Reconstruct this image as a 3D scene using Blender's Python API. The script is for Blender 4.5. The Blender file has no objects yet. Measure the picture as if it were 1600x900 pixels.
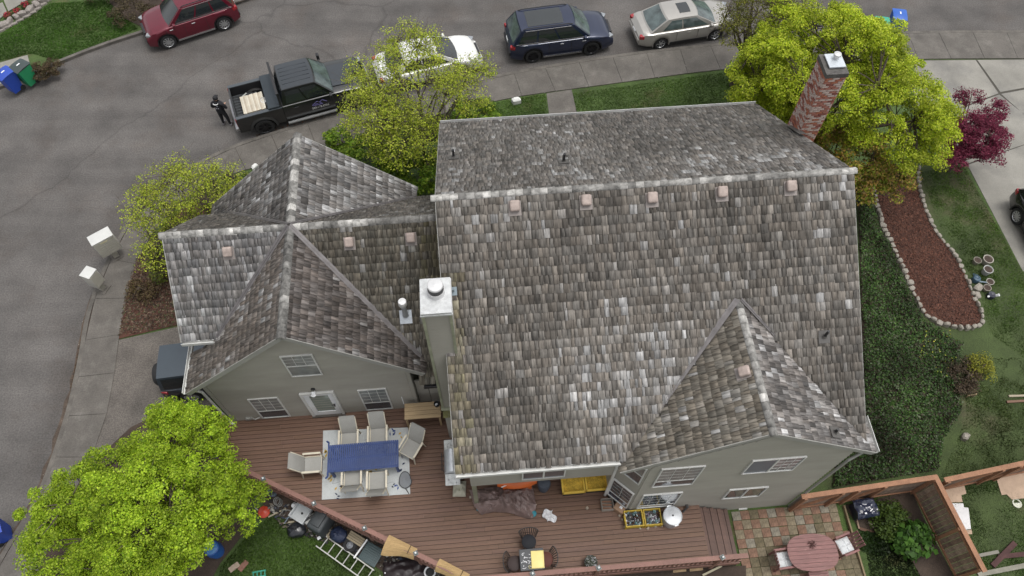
import bpy, bmesh, math, random
import numpy as np
from mathutils import Vector, Matrix, Euler

random.seed(7); rng = np.random.default_rng(7)
R = math.radians
scene = bpy.context.scene
COL = scene.collection

# ---------------------------------------------------------------- camera, sky, sun, exposure
CAM_H = 24.4
FPX = 1175.0                     # focal length in photo pixels (1600 wide)
TILT = R(30)
cam_data = bpy.data.cameras.new('camera'); cam = bpy.data.objects.new('camera', cam_data); COL.objects.link(cam)
cam.location = (0, 0, CAM_H); cam.rotation_euler = (TILT, 0, 0)
cam_data.sensor_width = 36; cam_data.lens = FPX * 36 / 1600; cam_data.clip_end = 2000
scene.camera = cam

SUN_EL, SUN_AZ = R(76), R(85)   # azimuth clockwise from +Y
world = bpy.data.worlds.new('World'); scene.world = world; world.use_nodes = True
wn = world.node_tree.nodes; wl = world.node_tree.links
bg = wn['Background']; sky = wn.new('ShaderNodeTexSky'); sky.sky_type = 'NISHITA'; sky.sun_disc = False
sky.sun_elevation = SUN_EL; sky.sun_rotation = SUN_AZ; sky.air_density = 1.0; sky.dust_density = 4.0; sky.ozone_density = 0.6
hsv = wn.new('ShaderNodeHueSaturation'); hsv.inputs['Saturation'].default_value = 0.12   # overcast: grey sky
wl.new(sky.outputs[0], hsv.inputs['Color']); wl.new(hsv.outputs[0], bg.inputs['Color'])
bg.inputs['Strength'].default_value = 0.12
sun_data = bpy.data.lights.new('sun', 'SUN'); sun = bpy.data.objects.new('sun', sun_data); COL.objects.link(sun)
sun_data.energy = 0.55; sun_data.angle = R(20); sun_data.color = (1.0, 0.96, 0.9)
sun.rotation_euler = (math.pi / 2 - SUN_EL, 0, math.pi - SUN_AZ)
scene.view_settings.view_transform = 'Standard'; scene.view_settings.look = 'None'
scene.view_settings.exposure = 0.85; scene.view_settings.gamma = 1.0
scene.view_settings.use_curve_mapping = False

# ---------------------------------------------------------------- site survey helpers
PSI = 0.0812                     # the house is turned by this much on its lot
cP, sP = math.cos(PSI), math.sin(PSI)
def hw(X, Y, z=0): return Vector((X * cP - Y * sP, X * sP + Y * cP, z))
def wh(x, y): return (x * cP + y * sP, -x * sP + y * cP)
def sm(t): t = min(1, max(0, t)); return t * t * (3 - 2 * t)
LOT = 0.10
def gz(x, y):                    # the back yard lies lower than the street
    X, Y = wh(x, y)
    return -0.8 * sm((9.5 - Y) / 5.5) * sm((X + 13.5) / 4)
def lz(x, y): return LOT + gz(x, y)
def at(px, py, z=0.0):           # point of the site at height z that the survey photo shows at px, py
    dx, dy = (px - 800) / FPX, (450 - py) / FPX
    r = Vector((dx, math.sin(TILT) + dy * math.cos(TILT), -math.cos(TILT) + dy * math.sin(TILT)))
    return Vector((0, 0, CAM_H)) + r * ((z - CAM_H) / r.z)
def lot(px, py, dz=0.0):         # the same on the lot's sloping ground
    z = LOT
    for _ in range(8):
        p = at(px, py, z + dz); z = lz(p.x, p.y)
    return Vector((p.x, p.y, z + dz))
DECK = 0.45
def dk(px, py, dz=0.0): return at(px, py, DECK + dz)

# ---------------------------------------------------------------- materials
MATS = {}
def mat(name, col, rough=.7, var=.2, scale=2.0, metal=0.0, bump=0.0, bscale=60.0, coat=0.0, spec=.5, attr=False,
        stretch=None, fine=.12, fscale=40.0, trans=0.0, sub=None):
    if name in MATS: return MATS[name]
    m = bpy.data.materials.new(name); m.use_nodes = True; MATS[name] = m
    n, l = m.node_tree.nodes, m.node_tree.links
    b = n['Principled BSDF']
    b.inputs['Roughness'].default_value = rough; b.inputs['Metallic'].default_value = metal
    b.inputs['Coat Weight'].default_value = coat; b.inputs['Coat Roughness'].default_value = .06
    b.inputs['Specular IOR Level'].default_value = spec
    tc = n.new('ShaderNodeTexCoord'); mp = n.new('ShaderNodeMapping'); l.new(tc.outputs['Object'], mp.inputs[0])
    if stretch: mp.inputs['Scale'].default_value = stretch
    n1 = n.new('ShaderNodeTexNoise'); n1.inputs['Scale'].default_value = scale; n1.inputs['Detail'].default_value = 5; n1.inputs['Roughness'].default_value = .6
    n2 = n.new('ShaderNodeTexNoise'); n2.inputs['Scale'].default_value = fscale; n2.inputs['Detail'].default_value = 3
    l.new(mp.outputs[0], n1.inputs[0]); l.new(mp.outputs[0], n2.inputs[0])
    r1 = n.new('ShaderNodeMapRange'); r1.inputs[1].default_value = .3; r1.inputs[2].default_value = .7
    r1.inputs[3].default_value = 1 - var; r1.inputs[4].default_value = 1 + var; l.new(n1.outputs[0], r1.inputs[0])
    r2 = n.new('ShaderNodeMapRange'); r2.inputs[1].default_value = .3; r2.inputs[2].default_value = .7
    r2.inputs[3].default_value = 1 - fine; r2.inputs[4].default_value = 1 + fine; l.new(n2.outputs[0], r2.inputs[0])
    mu = n.new('ShaderNodeMath'); mu.operation = 'MULTIPLY'; l.new(r1.outputs[0], mu.inputs[0]); l.new(r2.outputs[0], mu.inputs[1])
    vm = n.new('ShaderNodeVectorMath'); vm.operation = 'SCALE'; l.new(mu.outputs[0], vm.inputs['Scale'])
    if attr:
        a = n.new('ShaderNodeAttribute'); a.attribute_name = 'Col'; l.new(a.outputs['Color'], vm.inputs[0])
    elif sub:                                    # a second colour in patches
        n3 = n.new('ShaderNodeTexNoise'); n3.inputs['Scale'].default_value = sub[1]; n3.inputs['Detail'].default_value = 6; n3.inputs['Roughness'].default_value = .65
        l.new(mp.outputs[0], n3.inputs[0])
        r3 = n.new('ShaderNodeMapRange'); r3.inputs[1].default_value = sub[2]; r3.inputs[2].default_value = sub[3]; l.new(n3.outputs[0], r3.inputs[0])
        mx = n.new('ShaderNodeMix'); mx.data_type = 'RGBA'; l.new(r3.outputs[0], mx.inputs['Factor'])
        mx.inputs['A'].default_value = (*col, 1); mx.inputs['B'].default_value = (*sub[0], 1); l.new(mx.outputs['Result'], vm.inputs[0])
    else: vm.inputs[0].default_value = col
    l.new(vm.outputs[0], b.inputs['Base Color'])
    if bump:
        n4 = n.new('ShaderNodeTexNoise'); n4.inputs['Scale'].default_value = bscale; n4.inputs['Detail'].default_value = 4; l.new(mp.outputs[0], n4.inputs[0])
        bp = n.new('ShaderNodeBump'); bp.inputs['Strength'].default_value = bump; bp.inputs['Distance'].default_value = .02
        l.new(n4.outputs[0], bp.inputs['Height']); l.new(bp.outputs[0], b.inputs['Normal'])
    if trans:
        t = n.new('ShaderNodeBsdfTranslucent'); l.new(vm.outputs[0], t.inputs[0]); ms = n.new('ShaderNodeMixShader'); ms.inputs[0].default_value = trans
        l.new(b.outputs[0], ms.inputs[1]); l.new(t.outputs[0], ms.inputs[2]); l.new(ms.outputs[0], n['Material Output'].inputs[0])
    return m
def P(name, col, rough=.5, **k): return mat(name, col, rough, **{**dict(var=.08, fine=.05), **k})

def shingle_mat():
    m = bpy.data.materials.new('weathered_cedar'); m.use_nodes = True; n, l = m.node_tree.nodes, m.node_tree.links; b = n['Principled BSDF']
    b.inputs['Roughness'].default_value = .85; b.inputs['Specular IOR Level'].default_value = .25
    uv = n.new('ShaderNodeUVMap'); uv.uv_map = 'UVMap'
    mp = n.new('ShaderNodeMapping'); mp.inputs['Scale'].default_value = (17, 1.6, 1); l.new(uv.outputs[0], mp.inputs[0])
    s = n.new('ShaderNodeTexNoise'); s.inputs['Scale'].default_value = 1; s.inputs['Detail'].default_value = 4; s.inputs['Roughness'].default_value = .7; l.new(mp.outputs[0], s.inputs[0])
    rr = n.new('ShaderNodeMapRange'); rr.inputs[1].default_value = .3; rr.inputs[2].default_value = .72; rr.inputs[3].default_value = .42; rr.inputs[4].default_value = 1.85; l.new(s.outputs[0], rr.inputs[0])
    mp2 = n.new('ShaderNodeMapping'); mp2.inputs['Scale'].default_value = (1.3, .5, 1); l.new(uv.outputs[0], mp2.inputs[0])
    s2 = n.new('ShaderNodeTexNoise'); s2.inputs['Scale'].default_value = 1; s2.inputs['Detail'].default_value = 6; s2.inputs['Roughness'].default_value = .7; l.new(mp2.outputs[0], s2.inputs[0])
    r2 = n.new('ShaderNodeMapRange'); r2.inputs[1].default_value = .35; r2.inputs[2].default_value = .7; r2.inputs[3].default_value = .62; r2.inputs[4].default_value = 1.45; l.new(s2.outputs[0], r2.inputs[0])
    mu = n.new('ShaderNodeMath'); mu.operation = 'MULTIPLY'; l.new(rr.outputs[0], mu.inputs[0]); l.new(r2.outputs[0], mu.inputs[1])
    a = n.new('ShaderNodeAttribute'); a.attribute_name = 'Col'
    vm = n.new('ShaderNodeVectorMath'); vm.operation = 'SCALE'; l.new(a.outputs['Color'], vm.inputs[0]); l.new(mu.outputs[0], vm.inputs['Scale'])
    l.new(vm.outputs[0], b.inputs['Base Color'])
    bp = n.new('ShaderNodeBump'); bp.inputs['Strength'].default_value = .5; bp.inputs['Distance'].default_value = .012; l.new(s.outputs[0], bp.inputs['Height']); l.new(bp.outputs[0], b.inputs['Normal'])
    return m
CEDAR = shingle_mat()

def siding_mat():
    m = bpy.data.materials.new('grey_lap_siding'); m.use_nodes = True; n, l = m.node_tree.nodes, m.node_tree.links; b = n['Principled BSDF']
    b.inputs['Roughness'].default_value = .6
    tc = n.new('ShaderNodeTexCoord'); sx = n.new('ShaderNodeSeparateXYZ'); l.new(tc.outputs['Object'], sx.inputs[0])
    d = n.new('ShaderNodeMath'); d.operation = 'DIVIDE'; d.inputs[1].default_value = .165; l.new(sx.outputs['Z'], d.inputs[0])
    f = n.new('ShaderNodeMath'); f.operation = 'FRACT'; l.new(d.outputs[0], f.inputs[0])
    inv = n.new('ShaderNodeMath'); inv.operation = 'SUBTRACT'; inv.inputs[0].default_value = 1; l.new(f.outputs[0], inv.inputs[1])
    bp = n.new('ShaderNodeBump'); bp.inputs['Strength'].default_value = .9; bp.inputs['Distance'].default_value = .02; l.new(inv.outputs[0], bp.inputs['Height']); l.new(bp.outputs[0], b.inputs['Normal'])
    no = n.new('ShaderNodeTexNoise'); no.inputs['Scale'].default_value = .8; no.inputs['Detail'].default_value = 6; l.new(tc.outputs['Object'], no.inputs[0])
    mp = n.new('ShaderNodeMapping'); mp.inputs['Scale'].default_value = (1.2, 1.2, .5); l.new(tc.outputs['Object'], mp.inputs[0])
    n2 = n.new('ShaderNodeTexNoise'); n2.inputs['Scale'].default_value = 1; n2.inputs['Detail'].default_value = 4; l.new(mp.outputs[0], n2.inputs[0])
    ad = n.new('ShaderNodeMath'); ad.operation = 'ADD'; l.new(no.outputs[0], ad.inputs[0]); l.new(n2.outputs[0], ad.inputs[1])
    mx = n.new('ShaderNodeMix'); mx.data_type = 'RGBA'; mr = n.new('ShaderNodeMapRange'); mr.inputs[1].default_value = .75; mr.inputs[2].default_value = 1.3; l.new(ad.outputs[0], mr.inputs[0]); l.new(mr.outputs[0], mx.inputs['Factor'])
    mx.inputs['A'].default_value = (.275, .262, .228, 1); mx.inputs['B'].default_value = (.335, .32, .283, 1); l.new(mx.outputs['Result'], b.inputs['Base Color'])
    return m
SIDING = siding_mat()

def asphalt_mat():
    m = mat('asphalt', (.094, .087, .082), .85, var=.28, scale=.5, fine=.28, fscale=18, bump=.3, bscale=70, sub=((.082, .070, .062), .42, .5, .72))
    n, l = m.node_tree.nodes, m.node_tree.links; b = n['Principled BSDF']
    src = b.inputs['Base Color'].links[0].from_socket
    tc = n.new('ShaderNodeTexCoord'); no = n.new('ShaderNodeTexNoise'); no.inputs['Scale'].default_value = .5; no.inputs['Detail'].default_value = 5; l.new(tc.outputs['Object'], no.inputs[0])
    mx0 = n.new('ShaderNodeMix'); mx0.data_type = 'VECTOR'; mx0.inputs['Factor'].default_value = .6; l.new(tc.outputs['Object'], mx0.inputs['A']); l.new(no.outputs['Color'], mx0.inputs['B'])
    v = n.new('ShaderNodeTexVoronoi'); v.feature = 'DISTANCE_TO_EDGE'; v.inputs['Scale'].default_value = .13; l.new(mx0.outputs['Result'], v.inputs['Vector'])
    r = n.new('ShaderNodeMapRange'); r.inputs[1].default_value = 0; r.inputs[2].default_value = .0035; r.inputs[3].default_value = .74; r.inputs[4].default_value = 1; l.new(v.outputs['Distance'], r.inputs[0])
    # long worn wheel tracks and tar-brown patches along the street
    mp = n.new('ShaderNodeMapping'); mp.inputs['Rotation'].default_value = (0, 0, R(-18)); mp.inputs['Scale'].default_value = (.05, .9, 1); l.new(tc.outputs['Object'], mp.inputs[0])
    n5 = n.new('ShaderNodeTexNoise'); n5.inputs['Scale'].default_value = 1; n5.inputs['Detail'].default_value = 4; l.new(mp.outputs[0], n5.inputs[0])
    r5 = n.new('ShaderNodeMapRange'); r5.inputs[1].default_value = .35; r5.inputs[2].default_value = .65; r5.inputs[3].default_value = .86; r5.inputs[4].default_value = 1.12; l.new(n5.outputs[0], r5.inputs[0])
    mu = n.new('ShaderNodeMath'); mu.operation = 'MULTIPLY'; l.new(r.outputs[0], mu.inputs[0]); l.new(r5.outputs[0], mu.inputs[1])
    sc = n.new('ShaderNodeVectorMath'); sc.operation = 'SCALE'; l.new(src, sc.inputs[0]); l.new(mu.outputs[0], sc.inputs['Scale']); l.new(sc.outputs[0], b.inputs['Base Color'])
    return m
ASPHALT = asphalt_mat()
CONC = mat('sidewalk_concrete', (.108, .098, .087), .85, var=.22, scale=1.2, fine=.16, fscale=22, bump=.2, sub=((.15, .139, .124), 2.0, .5, .75))
CONC_L = mat('driveway_concrete', (.23, .22, .195), .85, var=.22, scale=.7, fine=.1, fscale=25, bump=.15, sub=((.15, .145, .135), .5, .5, .7))
CONC_A = mat('dark_aggregate_concrete', (.115, .102, .09), .9, var=.3, scale=1.0, fine=.35, fscale=26, bump=.4)
KERB = mat('kerb_concrete', (.11, .10, .088), .85, var=.3, scale=2.5, fine=.15)
SOIL = mat('bare_soil', (.05, .035, .026), .95, var=.4, scale=1.5, fine=.3, bump=.6, bscale=25)
GRASS_B = mat('lawn_ground', (.050, .082, .020), .95, var=.35, scale=.9, fine=.4, fscale=35, bump=.7, bscale=40, sub=((.075, .062, .028), .55, .56, .72))
GRASS_S = mat('patchy_lawn_ground', (.044, .064, .019), .95, var=.35, scale=.9, fine=.4, fscale=35, bump=.7, bscale=40, sub=((.085, .068, .042), .30, .55, .72))
BARK = mat('mulch_bark', (.075, .032, .021), .95, var=.3, scale=3, fine=.5, fscale=45, bump=.9, bscale=55)
STONE = mat('edging_stone', (.27, .245, .21), .85, var=.3, scale=4, fine=.15, bump=.4, bscale=14)
TRIM = P('white_trim', (.58, .58, .56), .5, fine=.06, var=.1, scale=3)
GUTTER = P('grey_gutter', (.55, .55, .54), .45)
METALF = P('valley_metal', (.14, .13, .13), .5, metal=.3, var=.25, scale=4)
GLASS = P('window_glass', (.055, .065, .075), .06, spec=.9, var=.3, scale=.7)
BLIND = P('pale_blind_glass', (.20, .215, .21), .12, spec=.8, var=.25, scale=3)
DECKM = mat('red_brown_deck_board', (.17, .088, .066), .6, var=.16, scale=1.0, fine=.14, fscale=12, stretch=(.6, 6, 6), bump=.12, attr=True)
RAILM = mat('red_brown_rail', (.21, .105, .082), .6, var=.18, scale=1.6, fine=.12)
BLACKP = P('black_plastic', (.018, .018, .02), .5)
RUBBER = P('tyre_rubber', (.016, .016, .017), .8, fine=.1)
CHROME = P('bright_metal', (.55, .55, .56), .25, metal=.9)
ALU = P('aluminium', (.40, .40, .37), .5, metal=.4, var=.15)
GALV = P('galvanised_steel', (.52, .55, .58), .35, metal=.6, var=.2, scale=5)
WHITEP = P('white_plastic', (.72, .73, .74), .45)
LAMPR = P('red_lamp', (.30, .012, .018), .2, spec=.8)
LAMPW = P('clear_lamp', (.30, .32, .34), .12, spec=.9, metal=.3)
WOODR = mat('new_fence_cedar', (.27, .135, .075), .75, var=.22, scale=3, fine=.2, stretch=(1, 1, 4))
WOODO = mat('old_fence_cedar', (.24, .165, .12), .85, var=.45, scale=2.5, fine=.3, fscale=22, sub=((.13, .085, .06), 2.2, .5, .75))

# ---------------------------------------------------------------- mesh helpers
class MB:
    def __init__(s): s.v = []; s.f = []; s.c = []; s.col = (1, 1, 1)
    def add(s, vs, fs, col=None):
        o = len(s.v); s.v.extend([tuple(p) for p in vs]); s.f.extend([tuple(i + o for i in q) for q in fs]); s.c.extend([col or s.col] * len(fs)); return s
    def box(s, c, d, rz=0, rot=None, col=None, taper=1.0):
        hx, hy, hz = d[0] / 2, d[1] / 2, d[2] / 2
        vs = [Vector((x * hx * (taper if z > 0 else 1), y * hy * (taper if z > 0 else 1), z * hz)) for z in (-1, 1) for x, y in ((-1, -1), (1, -1), (1, 1), (-1, 1))]
        M = rot if rot is not None else Matrix.Rotation(rz, 3, 'Z')
        C = Vector(c); vs = [M @ p + C for p in vs]
        return s.add(vs, [(3, 2, 1, 0), (4, 5, 6, 7), (0, 1, 5, 4), (1, 2, 6, 5), (2, 3, 7, 6), (3, 0, 4, 7)], col)
    def bar(s, a, b, w, t=None, up=(0, 0, 1), col=None):      # square bar from a to b
        a, b = Vector(a), Vector(b); d = b - a; L = d.length; x = d / L; u = Vector(up)
        if abs(x.dot(u)) > .98: u = Vector((1, 0, 0))
        y = u.cross(x).normalized(); z = x.cross(y)
        M = Matrix((x, y, z)).transposed()
        return s.box((a + b) / 2, (L, w, t or w), rot=M, col=col)
    def cyl(s, a, b, r0, r1=None, n=12, cap=True, col=None):
        a, b = Vector(a), Vector(b); r1 = r0 if r1 is None else r1; x = (b - a).normalized()
        u = Vector((0, 0, 1)) if abs(x.z) < .9 else Vector((1, 0, 0)); y = u.cross(x).normalized(); z = x.cross(y)
        vs = [p + (y * math.cos(2 * math.pi * i / n) + z * math.sin(2 * math.pi * i / n)) * r for p, r in ((a, r0), (b, r1)) for i in range(n)]
        fs = [(i, (i + 1) % n, n + (i + 1) % n, n + i) for i in range(n)]
        if cap: fs += [tuple(range(n - 1, -1, -1)), tuple(range(n, 2 * n))]
        return s.add(vs, fs, col)
    def tube(s, pts, r, n=8, col=None):
        for i in range(len(pts) - 1):
            ra = r[i] if isinstance(r, (list, tuple)) else r; rb = r[i + 1] if isinstance(r, (list, tuple)) else r
            s.cyl(pts[i], pts[i + 1], ra, rb, n, True, col)
        return s
    def lathe(s, prof, c=(0, 0, 0), n=20, M=None, col=None):  # prof: (r, z) pairs
        vs = []; fs = []; k = len(prof); C = Vector(c)
        for i in range(n):
            a = 2 * math.pi * i / n
            for r, z in prof:
                p = Vector((r * math.cos(a), r * math.sin(a), z)); vs.append((M @ p if M is not None else p) + C)
        for i in range(n):
            j = (i + 1) % n
            for q in range(k - 1): fs.append((i * k + q, j * k + q, j * k + q + 1, i * k + q + 1))
        return s.add(vs, fs, col)
    def prism(s, poly, z0, z1, col=None):                     # plan outline extruded upward
        n = len(poly); a = sum(poly[i][0] * poly[(i + 1) % n][1] - poly[(i + 1) % n][0] * poly[i][1] for i in range(n))
        if a < 0: poly = poly[::-1]
        vs = [(x, y, z0) for x, y in poly] + [(x, y, z1) for x, y in poly]
        return s.add(vs, [tuple(range(n - 1, -1, -1)), tuple(range(n, 2 * n))] + [(i, (i + 1) % n, n + (i + 1) % n, n + i) for i in range(n)], col)
    def extrude(s, poly, M, t, col=None):                     # outline in a local xy plane, thickness t along local z
        n = len(poly); vs = [M @ Vector((x, y, 0)) for x, y in poly] + [M @ Vector((x, y, t)) for x, y in poly]
        return s.add(vs, [tuple(range(n - 1, -1, -1)), tuple(range(n, 2 * n))] + [(i, (i + 1) % n, n + (i + 1) % n, n + i) for i in range(n)], col)
    def rbox(s, c, d, r=.03, seg=2, rz=0, rot=None, col=None):
        bm = bmesh.new(); bmesh.ops.create_cube(bm, size=1); bmesh.ops.scale(bm, vec=d, verts=bm.verts)
        bmesh.ops.bevel(bm, geom=bm.edges[:], offset=min(r, min(d) * .45), segments=seg, affect='EDGES', profile=.6)
        M = rot if rot is not None else Matrix.Rotation(rz, 3, 'Z'); C = Vector(c); bm.verts.index_update()
        s.add([M @ v.co + C for v in bm.verts], [[v.index for v in f.verts] for f in bm.faces], col); bm.free(); return s
    def ball(s, c, r, n=10, m=7, sc=(1, 1, 1), col=None, jit=0):
        vs = [(c[0], c[1], c[2] - r * sc[2])]; fs = []
        for j in range(1, m):
            ph = -math.pi / 2 + math.pi * j / m
            for i in range(n):
                a = 2 * math.pi * i / n; q = 1 + random.uniform(-jit, jit)
                vs.append((c[0] + r * sc[0] * q * math.cos(ph) * math.cos(a), c[1] + r * sc[1] * q * math.cos(ph) * math.sin(a), c[2] + r * sc[2] * q * math.sin(ph)))
        vs.append((c[0], c[1], c[2] + r * sc[2])); t = len(vs) - 1
        for i in range(n):
            fs.append((0, 1 + (i + 1) % n, 1 + i)); fs.append((t, t - n + i, t - n + (i + 1) % n))
            for j in range(m - 2): a = 1 + j * n; fs.append((a + i, a + (i + 1) % n, a + n + (i + 1) % n, a + n + i))
        return s.add(vs, fs, col)
    def grid(s, fn, nu, nv, col=None, flip=False):
        vs = [fn(i / nu, j / nv) for j in range(nv + 1) for i in range(nu + 1)]; w = nu + 1
        fs = [(j * w + i, j * w + i + 1, (j + 1) * w + i + 1, (j + 1) * w + i) for j in range(nv) for i in range(nu)]
        return s.add(vs, [f[::-1] for f in fs] if flip else fs, col)
    def build(s, name, m, parent=None, loc=(0, 0, 0), rz=0, smooth=False, colors=False):
        me = bpy.data.meshes.new(name); me.from_pydata(s.v, [], s.f); me.update()
        if colors:
            a = me.attributes.new('Col', 'FLOAT_COLOR', 'FACE'); a.data.foreach_set('color', np.array([(*c, 1) for c in s.c], 'f').ravel())
        if smooth:
            me.polygons.foreach_set('use_smooth', [True] * len(me.polygons))
            try: me.set_sharp_from_angle(angle=R(38))
            except Exception: pass
        me.materials.append(m)
        o = bpy.data.objects.new(name, me); COL.objects.link(o); o.location = loc; o.rotation_euler = (0, 0, rz)
        if parent is not None: o.parent = parent
        return o
def tag(o, label=None, cat=None, group=None, kind=None):
    if label: o['label'] = label
    if cat: o['category'] = cat
    if group: o['group'] = group
    if kind: o['kind'] = kind
    return o
def thing(name, label, cat, loc, rz=0, group=None):
    o = bpy.data.objects.new(name, None); COL.objects.link(o); o.location = loc; o.rotation_euler = (0, 0, rz); o.empty_display_size = .2
    return tag(o, label, cat, group)
def copy_tree(o, parent=None):
    c = o.copy(); COL.objects.link(c); c.parent = parent
    for ch in list(o.children): copy_tree(ch, c)
    return c
def raw_mesh(name, V, F4, m, colors=None, parent=None, uv=None, loc=(0, 0, 0), smooth=False):  # numpy quads or tris
    V = np.asarray(V, 'f'); F = np.asarray(F4, 'i'); k = F.shape[1]
    me = bpy.data.meshes.new(name); me.vertices.add(len(V)); me.vertices.foreach_set('co', V.ravel())
    me.loops.add(F.size); me.loops.foreach_set('vertex_index', F.ravel()); me.polygons.add(len(F))
    me.polygons.foreach_set('loop_start', np.arange(0, F.size, k, dtype='i'))
    if uv is not None:
        u = me.uv_layers.new(name='UVMap'); u.data.foreach_set('uv', np.asarray(uv, 'f').ravel())
    me.update(calc_edges=True); me.validate()
    if colors is not None:
        a = me.attributes.new('Col', 'FLOAT_COLOR', 'FACE'); c = np.ones((len(F), 4), 'f'); c[:, :3] = colors; a.data.foreach_set('color', c.ravel())
    if smooth: me.polygons.foreach_set('use_smooth', [True] * len(me.polygons))
    me.materials.append(m)
    o = bpy.data.objects.new(name, me); COL.objects.link(o); o.location = loc
    if parent is not None: o.parent = parent
    return o

# ---------------------------------------------------------------- ground sheets
def sheet(name, pts, m, off, zf=lz, step=1.2, thick=0, kind='structure', parent=None):
    bm = bmesh.new(); vs = [bm.verts.new((p[0], p[1], 0)) for p in pts]; f = bm.faces.new(vs)
    if f.normal.z < 0: f.normal_flip()
    bm.normal_update()
    if f.normal.z < 0: bmesh.ops.reverse_faces(bm, faces=bm.faces[:])
    bmesh.ops.triangulate(bm, faces=bm.faces[:])
    xs = [p[0] for p in pts]; ys = [p[1] for p in pts]
    for ax, lo, hi in ((0, min(xs), max(xs)), (1, min(ys), max(ys))):
        q = math.ceil(lo / step) * step
        while q < hi:
            no = (1, 0, 0) if ax == 0 else (0, 1, 0); co = (q, 0, 0) if ax == 0 else (0, q, 0)
            bmesh.ops.bisect_plane(bm, geom=bm.verts[:] + bm.edges[:] + bm.faces[:], plane_co=co, plane_no=no); q += step
    for v in bm.verts: v.co.z = zf(v.co.x, v.co.y) + off
    if thick:
        r = bmesh.ops.extrude_face_region(bm, geom=bm.faces[:])
        bm.normal_update()
        for v in [g for g in r['geom'] if isinstance(g, bmesh.types.BMVert)]: v.co.z += thick
        bmesh.ops.recalc_face_normals(bm, faces=bm.faces[:])
    me = bpy.data.meshes.new(name); bm.to_mesh(me); bm.free(); me.materials.append(m)
    for p in me.polygons: p.use_smooth = not thick
    o = bpy.data.objects.new(name, me); COL.objects.link(o)
    if kind: o['kind'] = kind
    if parent is not None: o.parent = parent
    return o
def polyline(pts, n):            # resample by length
    pts = [Vector((p[0], p[1])) for p in pts]; d = [0]
    for a, b in zip(pts, pts[1:]): d.append(d[-1] + (b - a).length)
    out = []
    for i in range(n + 1):
        t = d[-1] * i / n; k = 0
        while k < len(d) - 2 and d[k + 1] < t: k += 1
        out.append(pts[k].lerp(pts[k + 1], (t - d[k]) / max(1e-6, d[k + 1] - d[k])))
    return out
def spline(pts, n=8):            # Catmull-Rom through pixel points
    P_ = [Vector((p[0], p[1])) for p in pts]; P_ = [P_[0] * 2 - P_[1]] + P_ + [P_[-1] * 2 - P_[-2]]; out = []
    for i in range(1, len(P_) - 2):
        for k in range(n):
            t = k / n; a, b, c, d = P_[i - 1:i + 3]
            out.append(.5 * ((2 * b) + (c - a) * t + (2 * a - 5 * b + 4 * c - d) * t * t + (3 * b - a - 3 * c + d) * t ** 3))
    out.append(P_[-2]); return out
def inside(x, y, poly):
    c = False; n = len(poly); j = n - 1
    for i in range(n):
        xi, yi = poly[i][0], poly[i][1]; xj, yj = poly[j][0], poly[j][1]
        if (yi > y) != (yj > y) and x < (xj - xi) * (y - yi) / (yj - yi) + xi: c = not c
        j = i
    return c
def inside_np(x, y, poly):
    c = np.zeros(len(x), bool); n = len(poly); j = n - 1
    for i in range(n):
        xi, yi = poly[i][0], poly[i][1]; xj, yj = poly[j][0], poly[j][1]
        if yi != yj: c ^= ((yi > y) != (yj > y)) & (x < (xj - xi) * (y - yi) / (yj - yi) + xi)
        j = i
    return c

# ================================================================ THE SETTING
def gsheet():
    xs = [-220, -120, -70, -45] + list(np.arange(-32, 33, 2.0)) + [45, 70, 120, 220]
    ys = [-160, -80, -40] + list(np.arange(-18, 45, 2.0)) + [60, 90, 140, 260]
    V = [(x, y, gz(x, y) - .12) for y in ys for x in xs]; w = len(xs)
    F = [(j * w + i, j * w + i + 1, (j + 1) * w + i + 1, (j + 1) * w + i) for j in range(len(ys) - 1) for i in range(w - 1)]
    o = raw_mesh('ground', V, F, SOIL); o['kind'] = 'structure'
gsheet()
# kerb lines on the street (pixel survey, street level)
KP = [(-120, 1120), (-40, 950), (8, 862), (60, 775), (100, 665), (122, 575), (138, 490), (165, 418), (205, 345), (262, 285), (337, 243), (400, 218), (500, 188), (620, 157), (792, 117), (960, 89), (1130, 70), (1300, 58), (1430, 52), (1600, 51), (1850, 51)]
KERB_N = [at(p.x, p.y, 0).to_2d() for p in spline(KP, 5)]
# sidewalk's house-side edge
SP = [(10, 1120), (38, 950), (66, 880), (110, 790), (150, 700), (174, 620), (186, 530), (200, 460), (218, 400), (262, 335), (330, 283), (400, 262), (500, 236), (640, 193), (785, 156), (960, 131), (1130, 109), (1300, 98), (1430, 93), (1600, 92), (1850, 92)]
WALK_S = [at(p.x, p.y, LOT).to_2d() for p in spline(SP, 5)]
FP = [(-260, 230), (-120, 180), (0, 140), (40, 124), (96, 100), (160, 75), (230, 52), (300, 28), (380, 4), (470, -18), (640, -50), (900, -85), (1200, -105), (1850, -120)]
KERB_F = [at(p.x, p.y, 0).to_2d() for p in spline(FP, 5)]
street = sheet('street', list(KERB_N) + list(reversed(KERB_F)), ASPHALT, 0.0, zf=lambda x, y: 0.0, step=4)
far_pts = list(KERB_F) + [Vector((60, 75)), Vector((-60, 75)), Vector((-60, 30))]
sheet('far_lawn', far_pts, GRASS_B, 0, zf=lambda x, y: LOT, step=4)
lot_pts = list(KERB_N) + [Vector((45, 24)), Vector((45, -12)), Vector((-14, -12))]
yard = sheet('yard', lot_pts, GRASS_B, 0, step=.75)

def kerb_strip(name, line, side, lo=0, hi=None, w=.16):
    pts = line[lo:hi]; mb = MB()
    for i in range(len(pts) - 1):
        a, b = pts[i], pts[i + 1]; d = (b - a).normalized(); nn = Vector((-d.y, d.x)) * side
        q = [a, b, b + nn * w, a + nn * w]
        mb.prism([(v.x, v.y) for v in q], -.08, LOT + .040 + .0005 * (i % 2))
    return tag(mb.build(name, KERB), kind='structure')
kerb_strip('kerb', KERB_N, -1); kerb_strip('far_kerb', KERB_F, 1)

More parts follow.
